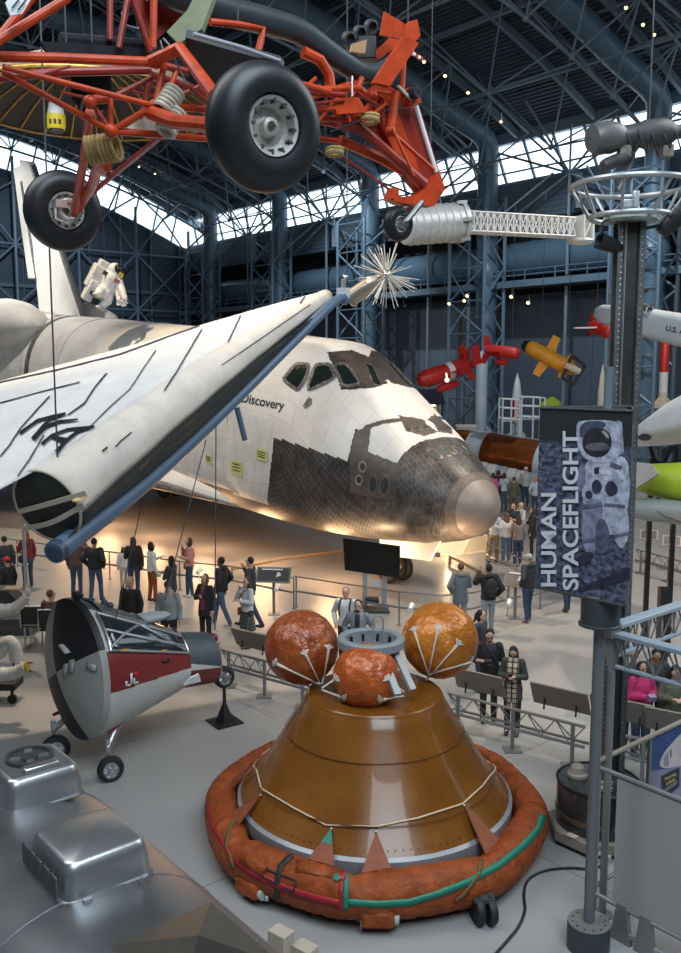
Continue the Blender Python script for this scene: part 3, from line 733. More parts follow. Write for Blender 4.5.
for s_ in (1, -1):
    zg2 = zground(23.5, s_ * 3.4); f = MB(); f.tube([(23.5, s_ * 3.4, -1.1), (23.5, s_ * 3.4, zg2 + .56)], .15, 12); f.tube([(23.5, s_ * 3.0, zg2 + .56), (23.5, s_ * 3.8, zg2 + .56)], .08, 10)
    f.tube([(22.2, s_ * 3.4, -1.2), (23.5, s_ * 3.4, zg2 + 1.2)], .07, 8); f.build('main_gear_strut', M_white_paint, ORB, local=True)
    for d in (-.33, .33): wheel(ORB, (23.5, s_ * 3.4 + d, zg2 + .56), (0, 1, 0), .56, .36, M_rim)
# ================================================================== hanging things
M_sail = mat('sail_cloth', (0.60, 0.59, 0.57), 0.75, noise_amt=0.08, noise_scale=1.6, bump=0.25, bump_scale=2.5)
M_sailb = mat('sail_boom_cloth', (0.62, 0.565, 0.50), 0.7, noise_amt=0.10, noise_scale=2.5, bump=0.5, bump_scale=6)
M_under = mat('dark_green_cloth', (0.018, 0.026, 0.028), 0.55, noise_amt=0.3, noise_scale=5, bump=0.4, bump_scale=9)
M_boom = mat('blue_grey_boom', (0.085, 0.135, 0.21), 0.35)
M_strap = mat('webbing_strap', (0.52, 0.47, 0.37), 0.8)
M_cable = mat('steel_cable', (0.045, 0.05, 0.055), 0.5)
M_seam = mat('dark_seam', (0.03, 0.03, 0.035), 0.8)
M_red = mat('red_lacquer', (0.47, 0.050, 0.011), 0.38, noise_amt=0.25, noise_scale=5, spec=0.3)
M_redd = mat('shaded_red_lacquer', (0.27, 0.022, 0.012), 0.4, noise_amt=0.22, noise_scale=4)  # shaded copy of the red lacquer, shade on the frame put into its colour
def cable(p, q, label, r=.012, nm='suspension_cable', group='steel hanging cables', cat='cable'):
    m = MB(); m.tube([p, q], r, 6); return tag(m.build(nm, M_cable), label, cat, group)
# ---- the big sail wing
AP = at(326, 297, 21.0)                              # front tip
RE = at(47, 506, 12.0)                               # open rear end of the inflated boom
KE = at(-330, 478, 14.5)                             # rear end of the keel, out of frame
SAIL = thing('paraglider_wing', 'huge white fabric delta wing hanging in front of the orbiter, dark boom end at left', 'wing', AP.lerp(RE, .5))
ax = (RE - AP).normalized(); up0 = V((0, 0, 1)); sx = ax.cross(up0).normalized(); su = sx.cross(ax).normalized()
if su.z < 0: su = -su
toright = sx if sx.x > 0 else -sx
NL, NC_ = 40, 40
def boom_r(t): return .17 + (.52 - .17) * t ** .9
def boom_ring(t, g=1.0, n=NC_):
    c = AP.lerp(RE, t) + su * (.10 * sin(pi * t)); r = boom_r(t) * g
    wob = 1 + .018 * sin(t * 40)
    return [c + (toright * cos(2 * pi * j / n) + su * sin(2 * pi * j / n)) * r * wob for j in range(n)]
R_ = [boom_ring(i / NL) for i in range(NL + 1)]
# white upper skin of the boom: from the lower right round the top to the left
def arcsub(r, j0, j1): return [r[j % NC_] for j in range(j0, j1 + 1)]
m = MB(); m.loft([arcsub(r, -1, 24) for r in R_], closed=False); m.build('boom_top_cloth', M_sailb, SAIL, solid=.012)
m = MB(); m.loft([arcsub(r, 24, NC_ - 1) for r in R_], closed=False); m.build('boom_under_cloth', M_under, SAIL, solid=.01)
m = MB(); rr = boom_ring(1.0, .99); c = sum(rr, V()) / len(rr)
m.add(rr + [c + (p - c) * .6 + ax * .05 for p in rr] + [c + ax * .07], [(j, (j + 1) % NC_, NC_ + (j + 1) % NC_, NC_ + j) for j in range(NC_)] + [(NC_ + j, NC_ + (j + 1) % NC_, 2 * NC_) for j in range(NC_)])
m.build('boom_end_cover', mat('black_cover', (.016, .018, .018), .45, noise_amt=.35, noise_scale=6, bump=.5, bump_scale=5), SAIL)
m = MB(); m.tube([p * 1.0 + (p - c) * .02 for p in rr], .022, 6, closed=True); m.build('end_hoop', M_strap, SAIL)
for (a, b) in (((18, 512), (86, 493)), ((22, 529), (84, 505))):
    p, q = [onplane(*k, c + ax * .09, ax) for k in (a, b)]; mid = (p + q) / 2 + ax * .02 + (V((0, 0, -.06)) if b[1] > 500 else V((0, 0, 0)))
    ps = smooth_path([p, mid, q], 6); m = MB()
    for u_, v_ in zip(ps[:-1], ps[1:]): m.beam(u_, v_, .07, .012, up=ax)
    m.build('end_strap', M_strap, SAIL)
m = MB(); pk = onplane(80, 498, c + ax * .08, ax); m.box(pk, (.13, .03, .2), frame(ax).to_3x3()); m.build('strap_anchor', mat('tan_patch', (.55, .40, .2), .7), SAIL, bevel=.02)
# sail membrane between keel and boom, billowed upward
NS, NT = 36, 28
def sail_pt(s, t):
    L = AP.lerp(RE, s) + su * boom_r(s) * .97 + su * (.10 * sin(pi * s)) - toright * boom_r(s) * .12; K = AP.lerp(KE, s) + V((0, 0, .10))
    p = L.lerp(K, t); p.z += s * .75 * sin(pi * min(1, t * 1.0)) * (1 - .25 * s) + .018 * s * sin(t * 60 + s * 9)
    p += (RE - AP) * (.56 * s * s * sin(pi * t) ** .7); p.z -= .25 * s ** 4 * sin(pi * t)
    return p
SG = [[sail_pt(i / NS, j / NT) for j in range(NT + 1)] for i in range(NS + 1)]
m = MB(); m.loft(SG, closed=False); sail = m.build('sail_panel', M_sail, SAIL, solid=.015, sharp=80)
SB = MB(); SB.loft(SG, closed=False); SB.loft([arcsub(r, -2, 26) for r in R_], closed=False)
SBV = BVHTree.FromPolygons(SB.v, SB.f)
def shit(px, py, off=.0):
    r = ray(px, py).normalized(); h, nn, i, d = SBV.ray_cast(CO, r)
    if h is None: return None, None
    if nn.dot(r) > 0: nn = -nn
    return h + nn * off - r * off, nn
def strip_on(pts, wpx, off=.02):
    """thin painted strip following the cloth along pixel points; width in pixels (float or list)"""
    L_ = []; R2 = []
    P2 = [];
    for a, b in zip(pts[:-1], pts[1:]):
        for k in range(6): P2.append((a[0] + (b[0] - a[0]) * k / 6, a[1] + (b[1] - a[1]) * k / 6))
    P2.append(pts[-1]); n = len(P2)
    for i, p in enumerate(P2):
        d = V(P2[min(i + 1, n - 1)]) - V(P2[max(i - 1, 0)]); d.normalize(); nx = V((-d.y, d.x)); w_ = wpx if not isinstance(wpx, tuple) else wpx[0] + (wpx[1] - wpx[0]) * i / (n - 1)
        a = shit(p[0] + nx.x * w_ / 2, p[1] + nx.y * w_ / 2, off)[0]; b = shit(p[0] - nx.x * w_ / 2, p[1] - nx.y * w_ / 2, off)[0]
        if a is None or b is None: continue
        L_.append(a); R2.append(b)
    return L_, R2
for pts, wd in (([(0, 383), (60, 370), (120, 355), (180, 333), (240, 313), (300, 297)], 1.2), ([(0, 404), (40, 393), (80, 383)], 1.0), ([(156, 351), (145, 367), (130, 390), (110, 408), (90, 428)], 1.0),
                ([(202, 330), (190, 350), (176, 374), (164, 392)], 1.3), ([(107, 374), (95, 388), (85, 404), (68, 416)], 1.5), ([(50, 397), (36, 412), (20, 430), (10, 446), (0, 458)], 1.4), ([(44, 436), (30, 460), (12, 486), (0, 500)], 1.4),
                ([(131, 433), (120, 442), (115, 448)], 1.6), ([(107, 448), (102, 452)], 2.0), ([(221, 366), (240, 353), (262, 338), (285, 322), (310, 305)], 1.0), ([(246, 305), (238, 322), (228, 343)], 1.2), ([(285, 290), (278, 302)], 1.2), ([(322, 280), (305, 297), (300, 304)], 1.2)):
    a, b = strip_on(pts, wd)
    if len(a) > 1: m = MB(); m.loft([[x, y] for x, y in zip(a, b)], closed=False); m.build('sail_seam', M_seam, SAIL, fixn=False)
# faded black letters seen from behind
for pts, wd in (([(20, 435), (38, 422), (52, 418), (66, 415)], (3.5, 2.2)), ([(66, 415), (50, 421), (42, 430), (33, 441)], (2.2, 4.5)), ([(33, 441), (46, 428), (60, 423), (78, 421)], (4.5, 1.8)),
                ([(42, 446), (52, 437), (68, 431), (95, 428)], (3.5, 2.2)), ([(95, 428), (78, 433), (66, 443), (57, 454)], (2.2, 4.8)), ([(52, 437), (60, 441), (67, 442)], 5)):
    a, b = strip_on(pts, wd, .03)
    if len(a) > 1: m = MB(); m.loft([[x, y] for x, y in zip(a, b)], closed=False); m.build('lettering', M_letters, SAIL, fixn=False)
# rigid boom tube under the edge
BP = [at(54, 553, 11.6), at(147, 481, 14.0), at(230, 404, 16.8), at(332, 304, 20.2), at(346, 301, 20.7)]
BPS = smooth_path(BP, 5)
m = MB(); m.tube(BPS, [.15 - .055 * (i / 20) for i in range(21)], 18, caps=True); bm_ = m.build('leading_edge_tube', M_boom, SAIL)
d0 = (BP[0] - BP[1]).normalized(); m = MB(); m.lathe([(.001, 0), (.10, .0), (.155, -.04), (.165, -.12)], BP[0] + d0 * .02, d0, 18); m.build('tube_cap', mat('dark_blue_cap', (.03, .05, .085), .4), bm_)
sk = []
for i in range(21):
    f_ = i / 20; rg_ = boom_ring(max(0, min(1, 1 - f_ * .97)), 1.0); b_ = BPS[i if i < 20 else 20]; sk.append([rg_[NC_ - 3], rg_[NC_ - 3].lerp(b_, .5), b_])
m = MB(); m.loft(sk, closed=False); m.build('boom_skirt_cloth', M_under, SAIL, solid=.012)
for (t, px, py) in ((.2, 0, 0), (.45, 0, 0), (.7, 0, 0), (.9, 0, 0)):
    k = t * 3; i = int(k); f_ = k - i; bp = BP[i].lerp(BP[i + 1], f_); cp = AP.lerp(RE, 1 - t * .98) - su * boom_r(1 - t) * .8
    m = MB(); m.tube([bp, cp], .02, 6); m.build('hanger_bracket', M_cable, SAIL)
pb = at(237, 408, 17.1); m = MB(); m.tube([pb, at(245, 440, 17.2)], .055, 10); m.build('boom_strut', M_boom, SAIL)
tip = at(343, 293, 20.9); m = MB(); m.tube([tip + V((0, 0, -.12)), tip + V((0, 0, .3))], .07, 10); m.box(tip, (.3, .25, .22)); m.ell(tip + V((.05, 0, .35)), .07, nu=10, nv=6); m.build('nose_fitting', M_alu, SAIL)
cable(at(58, 470, 12.2) , at(58, 470, 12.2) + V((0, 0, 9)), 'thin cable rising from the open boom end of the white sail', .012)
cable(at(347, 285, 21), at(347, 285, 21) + V((0, 0, 12)), 'thin cable above the front tip of the white sail', .015)
cable(at(206, 440, 16.3), at(165, 600, 13.6), 'slanting cable from the sail boom down to the striped capsule', .010)
cable(at(216, 425, 16.6), at(215, 630, 15.4), 'straight cable from the sail boom down to the capsule tail', .011)
cable(at(147, 482, 14.2), at(110, 645, 13.7), 'thin cable hanging from the sail boom to the capsule windshield', .008)
# ---- cylinder with a burst of rods
c0 = at(349, 299, 21.6); c1 = at(388, 274, 21.2); dr = (c1 - c0).normalized()
t = thing('rod_antenna_probe', 'bare metal cylinder ending in a burst of thin pale rods', 'probe', c0)
m = MB(); m.lathe([(.01, 0), (.2, 0), (.22, .06), (.22, .10), (.2, .11), (.2, .62), (.215, .63), (.215, .70), (.17, .80), (.12, .95), (.01, .96)], c0, dr, 24); m.build('body', mat('brushed_tan_metal', (.42, .38, .33), .35, metal=.8, noise_amt=.15, noise_scale=4), t)
hub = c0 + dr * 1.08; m = MB(); m.ell(hub, .13, nu=16, nv=10); m.build('hub', M_alu, t)
F = frame(dr); rnd_ = random.Random(3); M_rod = mat('pale_rod', (.72, .68, .60), .35, metal=.3)
for i in range(72):
    el = radians(rnd_.choice((-38, -20, -5, 10, 25, 42)) + rnd_.uniform(-6, 6)); az = 2 * pi * i / 72 * 5 + rnd_.uniform(-.1, .1)
    d = F @ V((cos(el) * cos(az), cos(el) * sin(az), sin(el))); m = MB(); m.tube([hub + d * .08, hub + d * rnd_.uniform(.66, .8)], [.014, .009], 5); m.build('rod', M_rod, t)
# ---- mast canister and lattice mast
M_can = mat('canister_silver', (.55, .55, .53), .4, metal=.35, noise_amt=.08, noise_scale=5); M_latt = mat('mast_pale', (.66, .64, .60), .45)
a0 = at(404, 226, 22.0); a1 = at(462, 222, 22.6); da = (a1 - a0).normalized(); L_ = (a1 - a0).length
t = thing('deployable_mast', 'silver ribbed canister with a pale lattice mast reaching right to a square end plate', 'mast', a0)
pr = [(.02, 0), (.42, 0)]; h = 0.02
while h < L_ - .12: pr += [(.44, h), (.44, h + .1), (.47, h + .11), (.47, h + .15), (.44, h + .16)]; h += .2
pr += [(.47, L_ - .1), (.49, L_ - .08), (.49, L_), (.3, L_)]
m = MB(); m.lathe(pr, a0, da, 36); m.build('canister', M_can, t)
m = MB()
for k in range(6):
    a = k * pi / 3; F = frame(da); m.beam(a0 + da * (L_ - .25) + F @ V((.5 * cos(a), .5 * sin(a), 0)), a0 + da * (L_ + .02) + F @ V((.5 * cos(a), .5 * sin(a), 0)), .1, .08)
m.build('end_lugs', M_alu, t)
b1 = at(570, 228, 24.0); db = (b1 - a1).normalized(); F = frame(db); LB = (b1 - a1).length; nb = 17; hw = .23
def mc(k, i): return a1 + db * (LB * k / nb) + F @ V((hw * (1, 1, -1, -1)[i], hw * (1, -1, -1, 1)[i], 0))
m = MB()
for i in range(4): m.tube([mc(0, i), mc(nb, i)], .022, 6)
m.build('mast_longerons', M_latt, t)
for k in range(nb):
    m = MB()
    for i in range(4):
        j = (i + 1) % 4; m.tube([mc(k, i), mc(k + 1, j)], .016, 5); m.tube([mc(k, j), mc(k + 1, i)], .016, 5); m.tube([mc(k, i), mc(k, j)], .02, 5)
        pm = (mc(k, i) + mc(k + 1, j)) / 2; m.tube([mc(k, i), pm + F @ V((.06, .05, 0)), mc(k + 1, i)], .013, 4)
    m.build('mast_bay', M_latt, t)
m = MB(); m.box(b1 + db * .22, (.62, .62, .05), F.to_3x3()); m.box(b1 + db * .5, (.66, .66, .06), F.to_3x3())
for i in range(4):
    o_ = F @ V((.3 * (1, 1, -1, -1)[i], .3 * (1, -1, -1, 1)[i], 0)); m.beam(b1 + db * .2 + o_, b1 + db * .52 + o_, .05, .05); o2 = F @ V((.3 * (1, -1, -1, 1)[i], .3 * (-1, -1, 1, 1)[i], 0)); m.tube([b1 + db * .22 + o_, b1 + db * .5 + o2], .025, 5)
m.ell(b1 + db * .36 - V((0, 0, .32)), (.36, .36, .1), nu=16, nv=8); m.build('end_frame', M_latt, t)
cable(b1 + db * .35 + V((0, 0, .2)), at(588, 190, 24.2), 'short cable over the end plate of the lattice mast', .012)
cable(at(430, 206, 22.2), at(430, 206, 22.2) + V((0, 0, 12)), 'thin cable holding up the silver ribbed canister', .012)
# ---- round ribbed canopy (top left)
cc = at(92, 108, 24.0); t = thing('ribbed_canopy', 'dark round mesh canopy with gold ribs hanging behind the red frame', 'canopy', cc); RC = 3.3
M_mesh = mat('dark_mesh_canopy', (.035, .034, .032), .7, noise_amt=.45, noise_scale=14); M_gold = mat('gold_rib', (.50, .31, .06), .4, noise_amt=.3, noise_scale=8)
def dome(r): return 1.25 * (1 - (r / RC) ** 2)
m = MB(); m.lathe([(.05 + (RC - .05) * k / 14, dome(.05 + (RC - .05) * k / 14)) for k in range(15)], cc, (0, 0, 1), 48); m.build('mesh_skin', M_mesh, t, solid=.01)
for k in range(28):
    a = 2 * pi * k / 28; m = MB(); m.tube([cc + V((r * cos(a), r * sin(a), dome(r) - .03)) for r in [.2 + (RC - .2) * i / 8 for i in range(9)]], .028, 5); m.build('rib', M_gold, t)
m = MB(); m.tube([cc + V((RC * cos(a), RC * sin(a), 0)) for a in [2 * pi * k / 48 for k in range(48)]], .04, 6, closed=True); m.build('rim', M_gold, t)
m = MB(); m.lathe([(.3, -.05), (.5, .2), (.5, .9), (.2, 1.3)], cc, (0, 0, 1), 20); m.build('hub', M_dark, t)
pc = at(56.5, 131, 22.0); t = thing('recovery_pod', 'small white pod with bright yellow band hanging under the ribbed canopy', 'pod', pc)
m = MB(); m.lathe([(.01, .36), (.20, .36), (.155, .62), (.14, .64), (.01, .66)], pc, (0, 0, 1), 20); m.build('shell', M_white_paint, t)
m = MB(); m.lathe([(.01, .03), (.19, .03), (.215, .08), (.215, .36), (.01, .36)], pc, (0, 0, 1), 20); m.build('band', mat('bright_yellow', (.75, .58, .02), .4), t)
m = MB()
for a in (-1.9, -1.4, -.9): m.box(pc + V((.213 * cos(a), .213 * sin(a), .17)), (.05, .05, .1))
m.lathe([(.01, -.02), (.17, -.02), (.17, .03), (.01, .03)], pc, (0, 0, 1), 20); m.build('dark_fitting', M_letters, t)
cable(pc + V((0, 0, .64)), V((pc.x, pc.y, cc.z + 1.2)), 'short cable between the ribbed canopy and the yellow pod', .012)
# ---- red steel aircraft frame
RO = V((-1.8, 8.0, 8.0)); RL = V((.55, -.83, 0)).normalized(); RT = V((.83, .55, 0)).normalized()
def rf(px, py, s_=0.0): return onplane(px, py, RO + RL * s_, RL)
RED = thing('red_aircraft_frame', 'bright red tubular steel airframe with fat black tyres hanging overhead', 'aircraft frame', RO)
def rt(pts, wpx, s_, m_=None, nm='frame_tube', n=10):
    """red tube along pixel points; wpx is its width in the photo"""
    if not isinstance(s_, (list, tuple)): s_ = [s_] * len(pts)
    P = [rf(p[0], p[1], k) for p, k in zip(pts, s_)]; r = wpx / 2 * P[0].y / FPX
    b = MB(); b.tube(P, r, n); return b.build(nm, m_ or M_red, RED)
rt([(-30, 56), (60, 58), (150, 62)], 10, .45); rt([(-30, 80), (60, 72), (150, 70)], 9, .1, M_redd)
rt([(3, 67), (155, 106)], 6, .45); rt([(2, 72), (111, 131)], 6, .3); rt([(111, 131), (155, 105)], 6, [.3, .45]); rt([(111, 131), (213, 139)], 7, .3); rt([(111, 98), (111, 131)], 5, .3)
rt([(90, 100), (111, 98)], 9, .2); rt([(111, 98), (152, 78)], 5, .3, M_redd); rt([(90, 100), (111, 131)], 5, [.1, .3], M_redd)
rt([(-20, 62), (30, 0), (40, -12)], 9, .5); rt([(-10, 46), (68, -2)], 9, .6); rt([(110, -5), (110, 40)], 6, -.3, M_redd); rt([(128, -3), (119, 48)], 6, -.2, M_redd)
rt([(154, -5), (153, 48)], 7, .4); rt([(132, -5), (150, 52)], 6, .1, M_redd)
rt([(150, 62), (180, 48), (215, 96)], 12, [.45, .7, 1.6], nm='wheel_strut'); rt([(150, 112), (175, 122), (240, 128)], 14, [.4, .8, 2.0], nm='axle_arm'); rt([(155, 106), (165, 62)], 6, .45); rt([(140, 118), (152, 74)], 5, .2, M_redd); rt([(165, 104), (178, 66)], 5, .3)
rt([(155, 106), (250, 112), (345, 108)], 7, .3); rt([(150, 62), (250, 88), (345, 95)], 7, .3, M_redd); rt([(150, 75), (240, 104), (340, 125)], 8, -.3, M_redd); rt([(111, 131), (220, 126), (345, 142)], 6, -.2)
rt([(160, 105), (212, 80), (260, 112)], 5, .0, M_redd); rt([(180, 110), (210, 138)], 4, .1); rt([(300, 108), (320, 86), (345, 108)], 5, .1)
rt([(210, 22), (240, 25), (263, 29), (261, 40), (258, 52)], 7, .8); rt([(265, 60), (300, 84), (330, 92)], 7, .5)
rt([(303, 52), (320, 60), (329, 75), (331, 92)], 11, .2); rt([(300, 90), (360, 88)], 6, .3); rt([(310, 98), (350, 84)], 6, .1); rt([(300, 118), (350, 120), (372, 112)], 5, .2); rt([(310, 128), (352, 108)], 4, -.1, M_redd)
# right half: struts behind the tail
rt([(352, 82), (372, 100), (378, 118)], 7, .1); rt([(362, 78), (352, 100)], 6, .2); rt([(390, 82), (366, 110), (345, 126)], 6, 0.1); rt([(404, 60), (402, 92)], 5, -.1); rt([(372, 92), (412, 98)], 9, .1, nm='cross_tube'); rt([(398, 86), (412, 100)], 3, .2, mat('pale_paint', (.6, .58, .54), .5))
rt([(340, 124), (360, 128), (424, 184)], 11, .15, M_redd); rt([(340, 140), (380, 158), (419, 180)], 10, .0); rt([(389, 130), (434, 170)], 4, .2); rt([(392, 128), (414, 176)], 3, .25); rt([(396, 92), (390, 130)], 9, .15, nm='hinge_post')
for c_ in ((156, 62), (155, 106), (111, 131), (90, 102), (372, 96), (390, 131), (412, 97)):
    b = MB(); b.ell(rf(*c_, .4 if c_[0] < 200 else .15), .055, nu=12, nv=8); b.build('frame_node', M_red, RED)
def rplate(pts, s_, th=.02, m_=None, nm='frame_plate'):
    if not isinstance(s_, (list, tuple)): s_ = [s_] * len(pts)
    b = MB(); b.poly3([rf(p[0], p[1], k) for p, k in zip(pts, s_)], th); return b.build(nm, m_ or M_red, RED)
rplate([(130, -6), (188, -6), (178, 20), (152, 44)], -.1, .03, M_redd, 'seat_back_panel')
rplate([(358, 128), (376, 119), (416, 103), (439, 176), (418, 195), (398, 172)], -.02, .06, M_redd, 'tail_fin_panel')
rplate([(376, 119), (396, 112), (424, 186), (414, 192)], .02, .05, M_red, 'tail_fin_rib')
rplate([(384, 12), (407, 26), (402, 40), (380, 35)], .1, .03, M_red, 'end_plate')
rplate([(408, 22), (416, 20), (419, 36), (411, 46), (405, 38)], .25, .05, M_red, 'pivot_plate')
rplate([(403, 36), (417, 44), (388, 87), (372, 83)], .42, .06, M_red, 'fork_arm'); rplate([(394, 34), (402, 42), (378, 60), (371, 55)], -.2, .05, M_red, 'fork_arm')
rplate([(374, 84), (386, 86), (404, 98), (390, 104), (366, 92)], .1, .08, M_red, 'fork_base')
rplate([(333, 99), (357, 98), (366, 113), (335, 115)], .3, .06, M_red, 'bracket_plate')
rplate([(398, 90), (414, 88), (418, 104), (406, 106)], .12, .12, M_red, 'bracket_plate')
rplate([(388, 199), (413, 196), (436, 174), (441, 190), (430, 207), (396, 204)], .1, .14, M_red, 'tail_wheel_bracket'); rplate([(390, 188), (396, 190), (396, 202), (386, 200)], .1, .1, M_red, 'bracket_lug')
rt([(416, 106), (436, 172)], 4.5, .06, M_white_paint, 'fin_edge_strip'); rt([(339, 154), (400, 197)], 2.5, .05, M_redd, 'tail_rod')
b = MB(); hb = rf(412, 94, .2); b.lathe([(.01, -.02), (.06, -.02), (.06, .1), (.01, .1)], hb, RL, 16); b.build('pivot_bolt', M_letters, RED)
# red-white striped pin
for k in range(6):
    p = rf(407 + 2.6 * k, 50 + 1.6 * k, -.2); q = rf(409.6 + 2.6 * k, 51.6 + 1.6 * k, -.2); b = MB(); b.beam(p, q, .03, .03); b.build('striped_rod', M_red if k % 2 else M_white_paint, RED)
rnd2 = random.Random(11)
for pts, w_, s_, mm in (([(312, 104), (345, 100)], 3, .35, M_redd), ([(318, 122), (338, 96), (352, 90)], 3, .3, M_red), ([(326, 84), (326, 118)], 3, .2, M_redd), ([(344, 84), (350, 122)], 3, .3, M_red), ([(356, 92), (384, 110)], 4, .25, M_redd), ([(362, 122), (386, 104)], 3, .3, M_red),
    ([(296, 96), (316, 78)], 4, .4, M_red), ([(380, 90), (384, 126)], 5, .1, M_redd), ([(352, 76), (352, 96)], 2, .4, M_alu), ([(330, 132), (362, 120)], 2, .3, M_letters), ([(120, 88), (150, 96), (176, 92)], 3, .1, M_redd), ([(128, 124), (168, 108)], 4, .0, M_red), ([(176, 128), (212, 122)], 4, -.1, M_redd),
    ([(190, 88), (214, 106)], 4, .2, M_redd), ([(146, 86), (146, 112)], 4, .3, M_redd), ([(163, 38), (170, 46), (178, 66), (187, 84)], 2.2, .6, M_alu), ([(160, 40), (163, 52)], 2, .6, M_alu), ([(122, 12), (122, 24), (136, 28), (160, 30)], 1.5, -.4, M_grey_paint), ([(60, 92), (96, 100)], 3, .1, M_redd), ([(30, 78), (70, 66)], 3, .2, M_redd)):
    rt(pts, w_, s_, mm, 'small_rod', 7)
# seat pan, canvas, duct, dark pieces
rplate([(186, 33), (280, 60), (284, 66), (216, 84), (190, 78)], [.8, 1.0, 1.0, .5, .4], .09, mat('dark_pan', (.022, .022, .022), .5, noise_amt=.3), 'seat_pan')
rt([(193, 34), (240, 47), (280, 61)], 4, 1.0, M_grey_paint, 'pan_rail')
rplate([(168, 34), (188, 13), (197, -4), (216, -4), (203, 31), (180, 46)], [.3, .3, .3, .5, .5, .4], .05, mat('olive_canvas', (.17, .19, .115), .8, noise_amt=.2, noise_scale=5, bump=.5, bump_scale=8), 'canvas_pack')
rt([(60, 40), (140, 46), (150, 52)], 14, -.4, M_dark, 'floor_pan'); rplate([(40, 42), (78, 44), (150, 50), (150, 60), (48, 56)], -.3, .05, M_dark, 'floor_pan')
P = smooth_path([rf(*p, .1) for p in ((150, -16), (215, 8), (262, 20), (300, 32), (330, 53), (358, 71), (380, 72), (396, 60), (404, 50))], 5); k = len(P)
b = MB(); b.tube(P, [.135 - .06 * (i / (k - 1)) for i in range(k)], 24); b.build('exhaust_duct', mat('duct_black_grey', (.035, .045, .052), .4, noise_amt=.15, noise_scale=3), RED)
b = MB(); b.box(rf(366, 50, -.3), (.2, .2, .22)); b.build('black_box', M_letters, RED, bevel=.01)
for (x, y) in ((347, 39), (358, 33), (369, 27)): b = MB(); b.lathe([(.01, 0), (.075, 0), (.075, .06), (.055, .065), (.05, .02), (.01, .02)], rf(x, y, -.3), V((.6, -.7, -.3)), 20); b.build('gauge', M_cable, RED)
b = MB(); b.poly3([rf(*p, -.1) for p in ((352, 44), (366, 40), (364, 54), (350, 52))], .04); b.build('tan_bracket', mat('tan_bracket', (.42, .26, .12), .6), RED)
# white data plate on the upper left tube
pl = rplate([(5, 3), (12, -6), (34, -6), (22, 14), (10, 16)], .75, .02, M_white_paint, 'data_plate')
b = MB()
for a, c_ in (((12, 8), (20, -2)), ((18, 10), (26, 0))): b.tube([rf(*a, .78), rf(*c_, .78)], .006, 5)
b.build('plate_mark', M_letters, pl)
# bungee coils
M_bun = mat('tan_bungee', (.40, .27, .10), .8, noise_amt=.3, noise_scale=20); M_bun2 = mat('cream_bungee', (.55, .50, .40), .8, noise_amt=.2, noise_scale=20)
def coil(cpx, s_, R_, m_, n=5, ax_=V((.8, .3, .2))):
    b = MB(); c_ = rf(*cpx, s_); F = frame(ax_)
    for k in range(n): b.tube([c_ + F @ V((R_ * cos(a), R_ * .75 * sin(a), (k - n / 2) * .035)) for a in [2 * pi * i / 18 for i in range(18)]], .02, 6, closed=True)
    return b.build('bungee_coil', m_, RED)
coil((99, 149), .0, .135, M_bun, 5, V((.9, .1, .15))); coil((112, 148), .1, .135, M_bun, 4, V((.9, -.1, .15)))
coil((170, 99), .5, .10, M_bun2, 6, V((.5, .2, .8))); coil((172, 120), .5, .10, M_bun2, 6, V((.4, .2, .8)))
coil((370, 117), .3, .085, M_bun, 2, V((.1, .2, 1))); coil((335, 150), .1, .08, M_bun, 2, V((.1, .2, 1)))
b = MB(); b.poly3([rf(*p, .1) for p in ((126, 128), (152, 112), (184, 126), (150, 138))], .03); b.build('cream_sling', M_bun2, RED)
# left wheel legs
LW = at(63, 211, 10.0); sL = (LW - RO).dot(RL)
rt([(90, 112), (83, 165), (74, 214)], 9.5, [.0, (sL + .3) * .5, sL + .28], nm='wheel_leg'); rt([(100, 158), (92, 185), (78, 208)], 11, [-.3, (sL + .3) * .6, sL + .28], nm='wheel_leg'); rt([(160, 137), (88, 196)], 6, [.1, sL + .28], M_redd)
rt([(106, 162), (100, 170)], 16, -.3, nm='leg_fitting'); rt([(84, 96), (81, 112), (82, 130)], 3, .1, M_letters, 'brake_hose')
axw = V((.60, -.79, -.10)).normalized()
def bigwheel(c_, r, wd, parent, hubm):
    nm = 'wheel'; Wm = wm(parent).inverted(); cl = Wm @ c_; ax_ = axw
    b = MB(); b.lathe([(r * .46, -wd * .30), (r * .50, -wd * .44), (r * .66, -wd * .50), (r * .84, -wd * .44), (r * .95, -wd * .28), (r * .985, -wd * .155), (r * .978, -wd * .145), (r * .995, -wd * .08), (r, 0), (r * .995, wd * .08), (r * .978, wd * .145), (r * .985, wd * .155), (r * .95, wd * .28), (r * .84, wd * .44), (r * .66, wd * .50), (r * .50, wd * .44), (r * .46, wd * .30)], cl, ax_, 56)
    o = b.build(nm, mat('shiny_tyre', (.012, .013, .015), .42, noise_amt=.2, noise_scale=7), parent, local=True)
    h = MB(); h.lathe([(.01, -wd * .3), (r * .3, -wd * .3), (r * .45, -wd * .36), (r * .475, -wd * .30), (r * .475, wd * .34), (r * .455, wd * .40), (r * .40, wd * .38), (r * .37, wd * .24), (r * .30, wd * .13), (r * .16, wd * .12), (r * .14, wd * .28), (r * .085, wd * .30), (r * .08, wd * .1), (.01, wd * .1)], cl, ax_, 40)
    ho = h.build('hub', hubm, o, local=True)
    F = frame(ax_); h = MB()
    for k in range(12):
        a = 2 * pi * k / 12; p = cl + F @ V((r * .40 * cos(a), r * .40 * sin(a), wd * .31)); h.box(p, (r * .11, r * .045, wd * .16), F.to_3x3() @ Matrix.Rotation(a, 3, 'Z'))
    h.build('hub_lugs', mat('dark_slot', (.05, .05, .05), .6), o, local=True)['kind'] = 'stuff'; return o
M_hub = mat('cast_hub', (.52, .50, .46), .4, metal=.6, noise_amt=.3, noise_scale=6)
BW = at(264, 128, 6.2); bigwheel(BW, .415, .32, RED, M_hub)
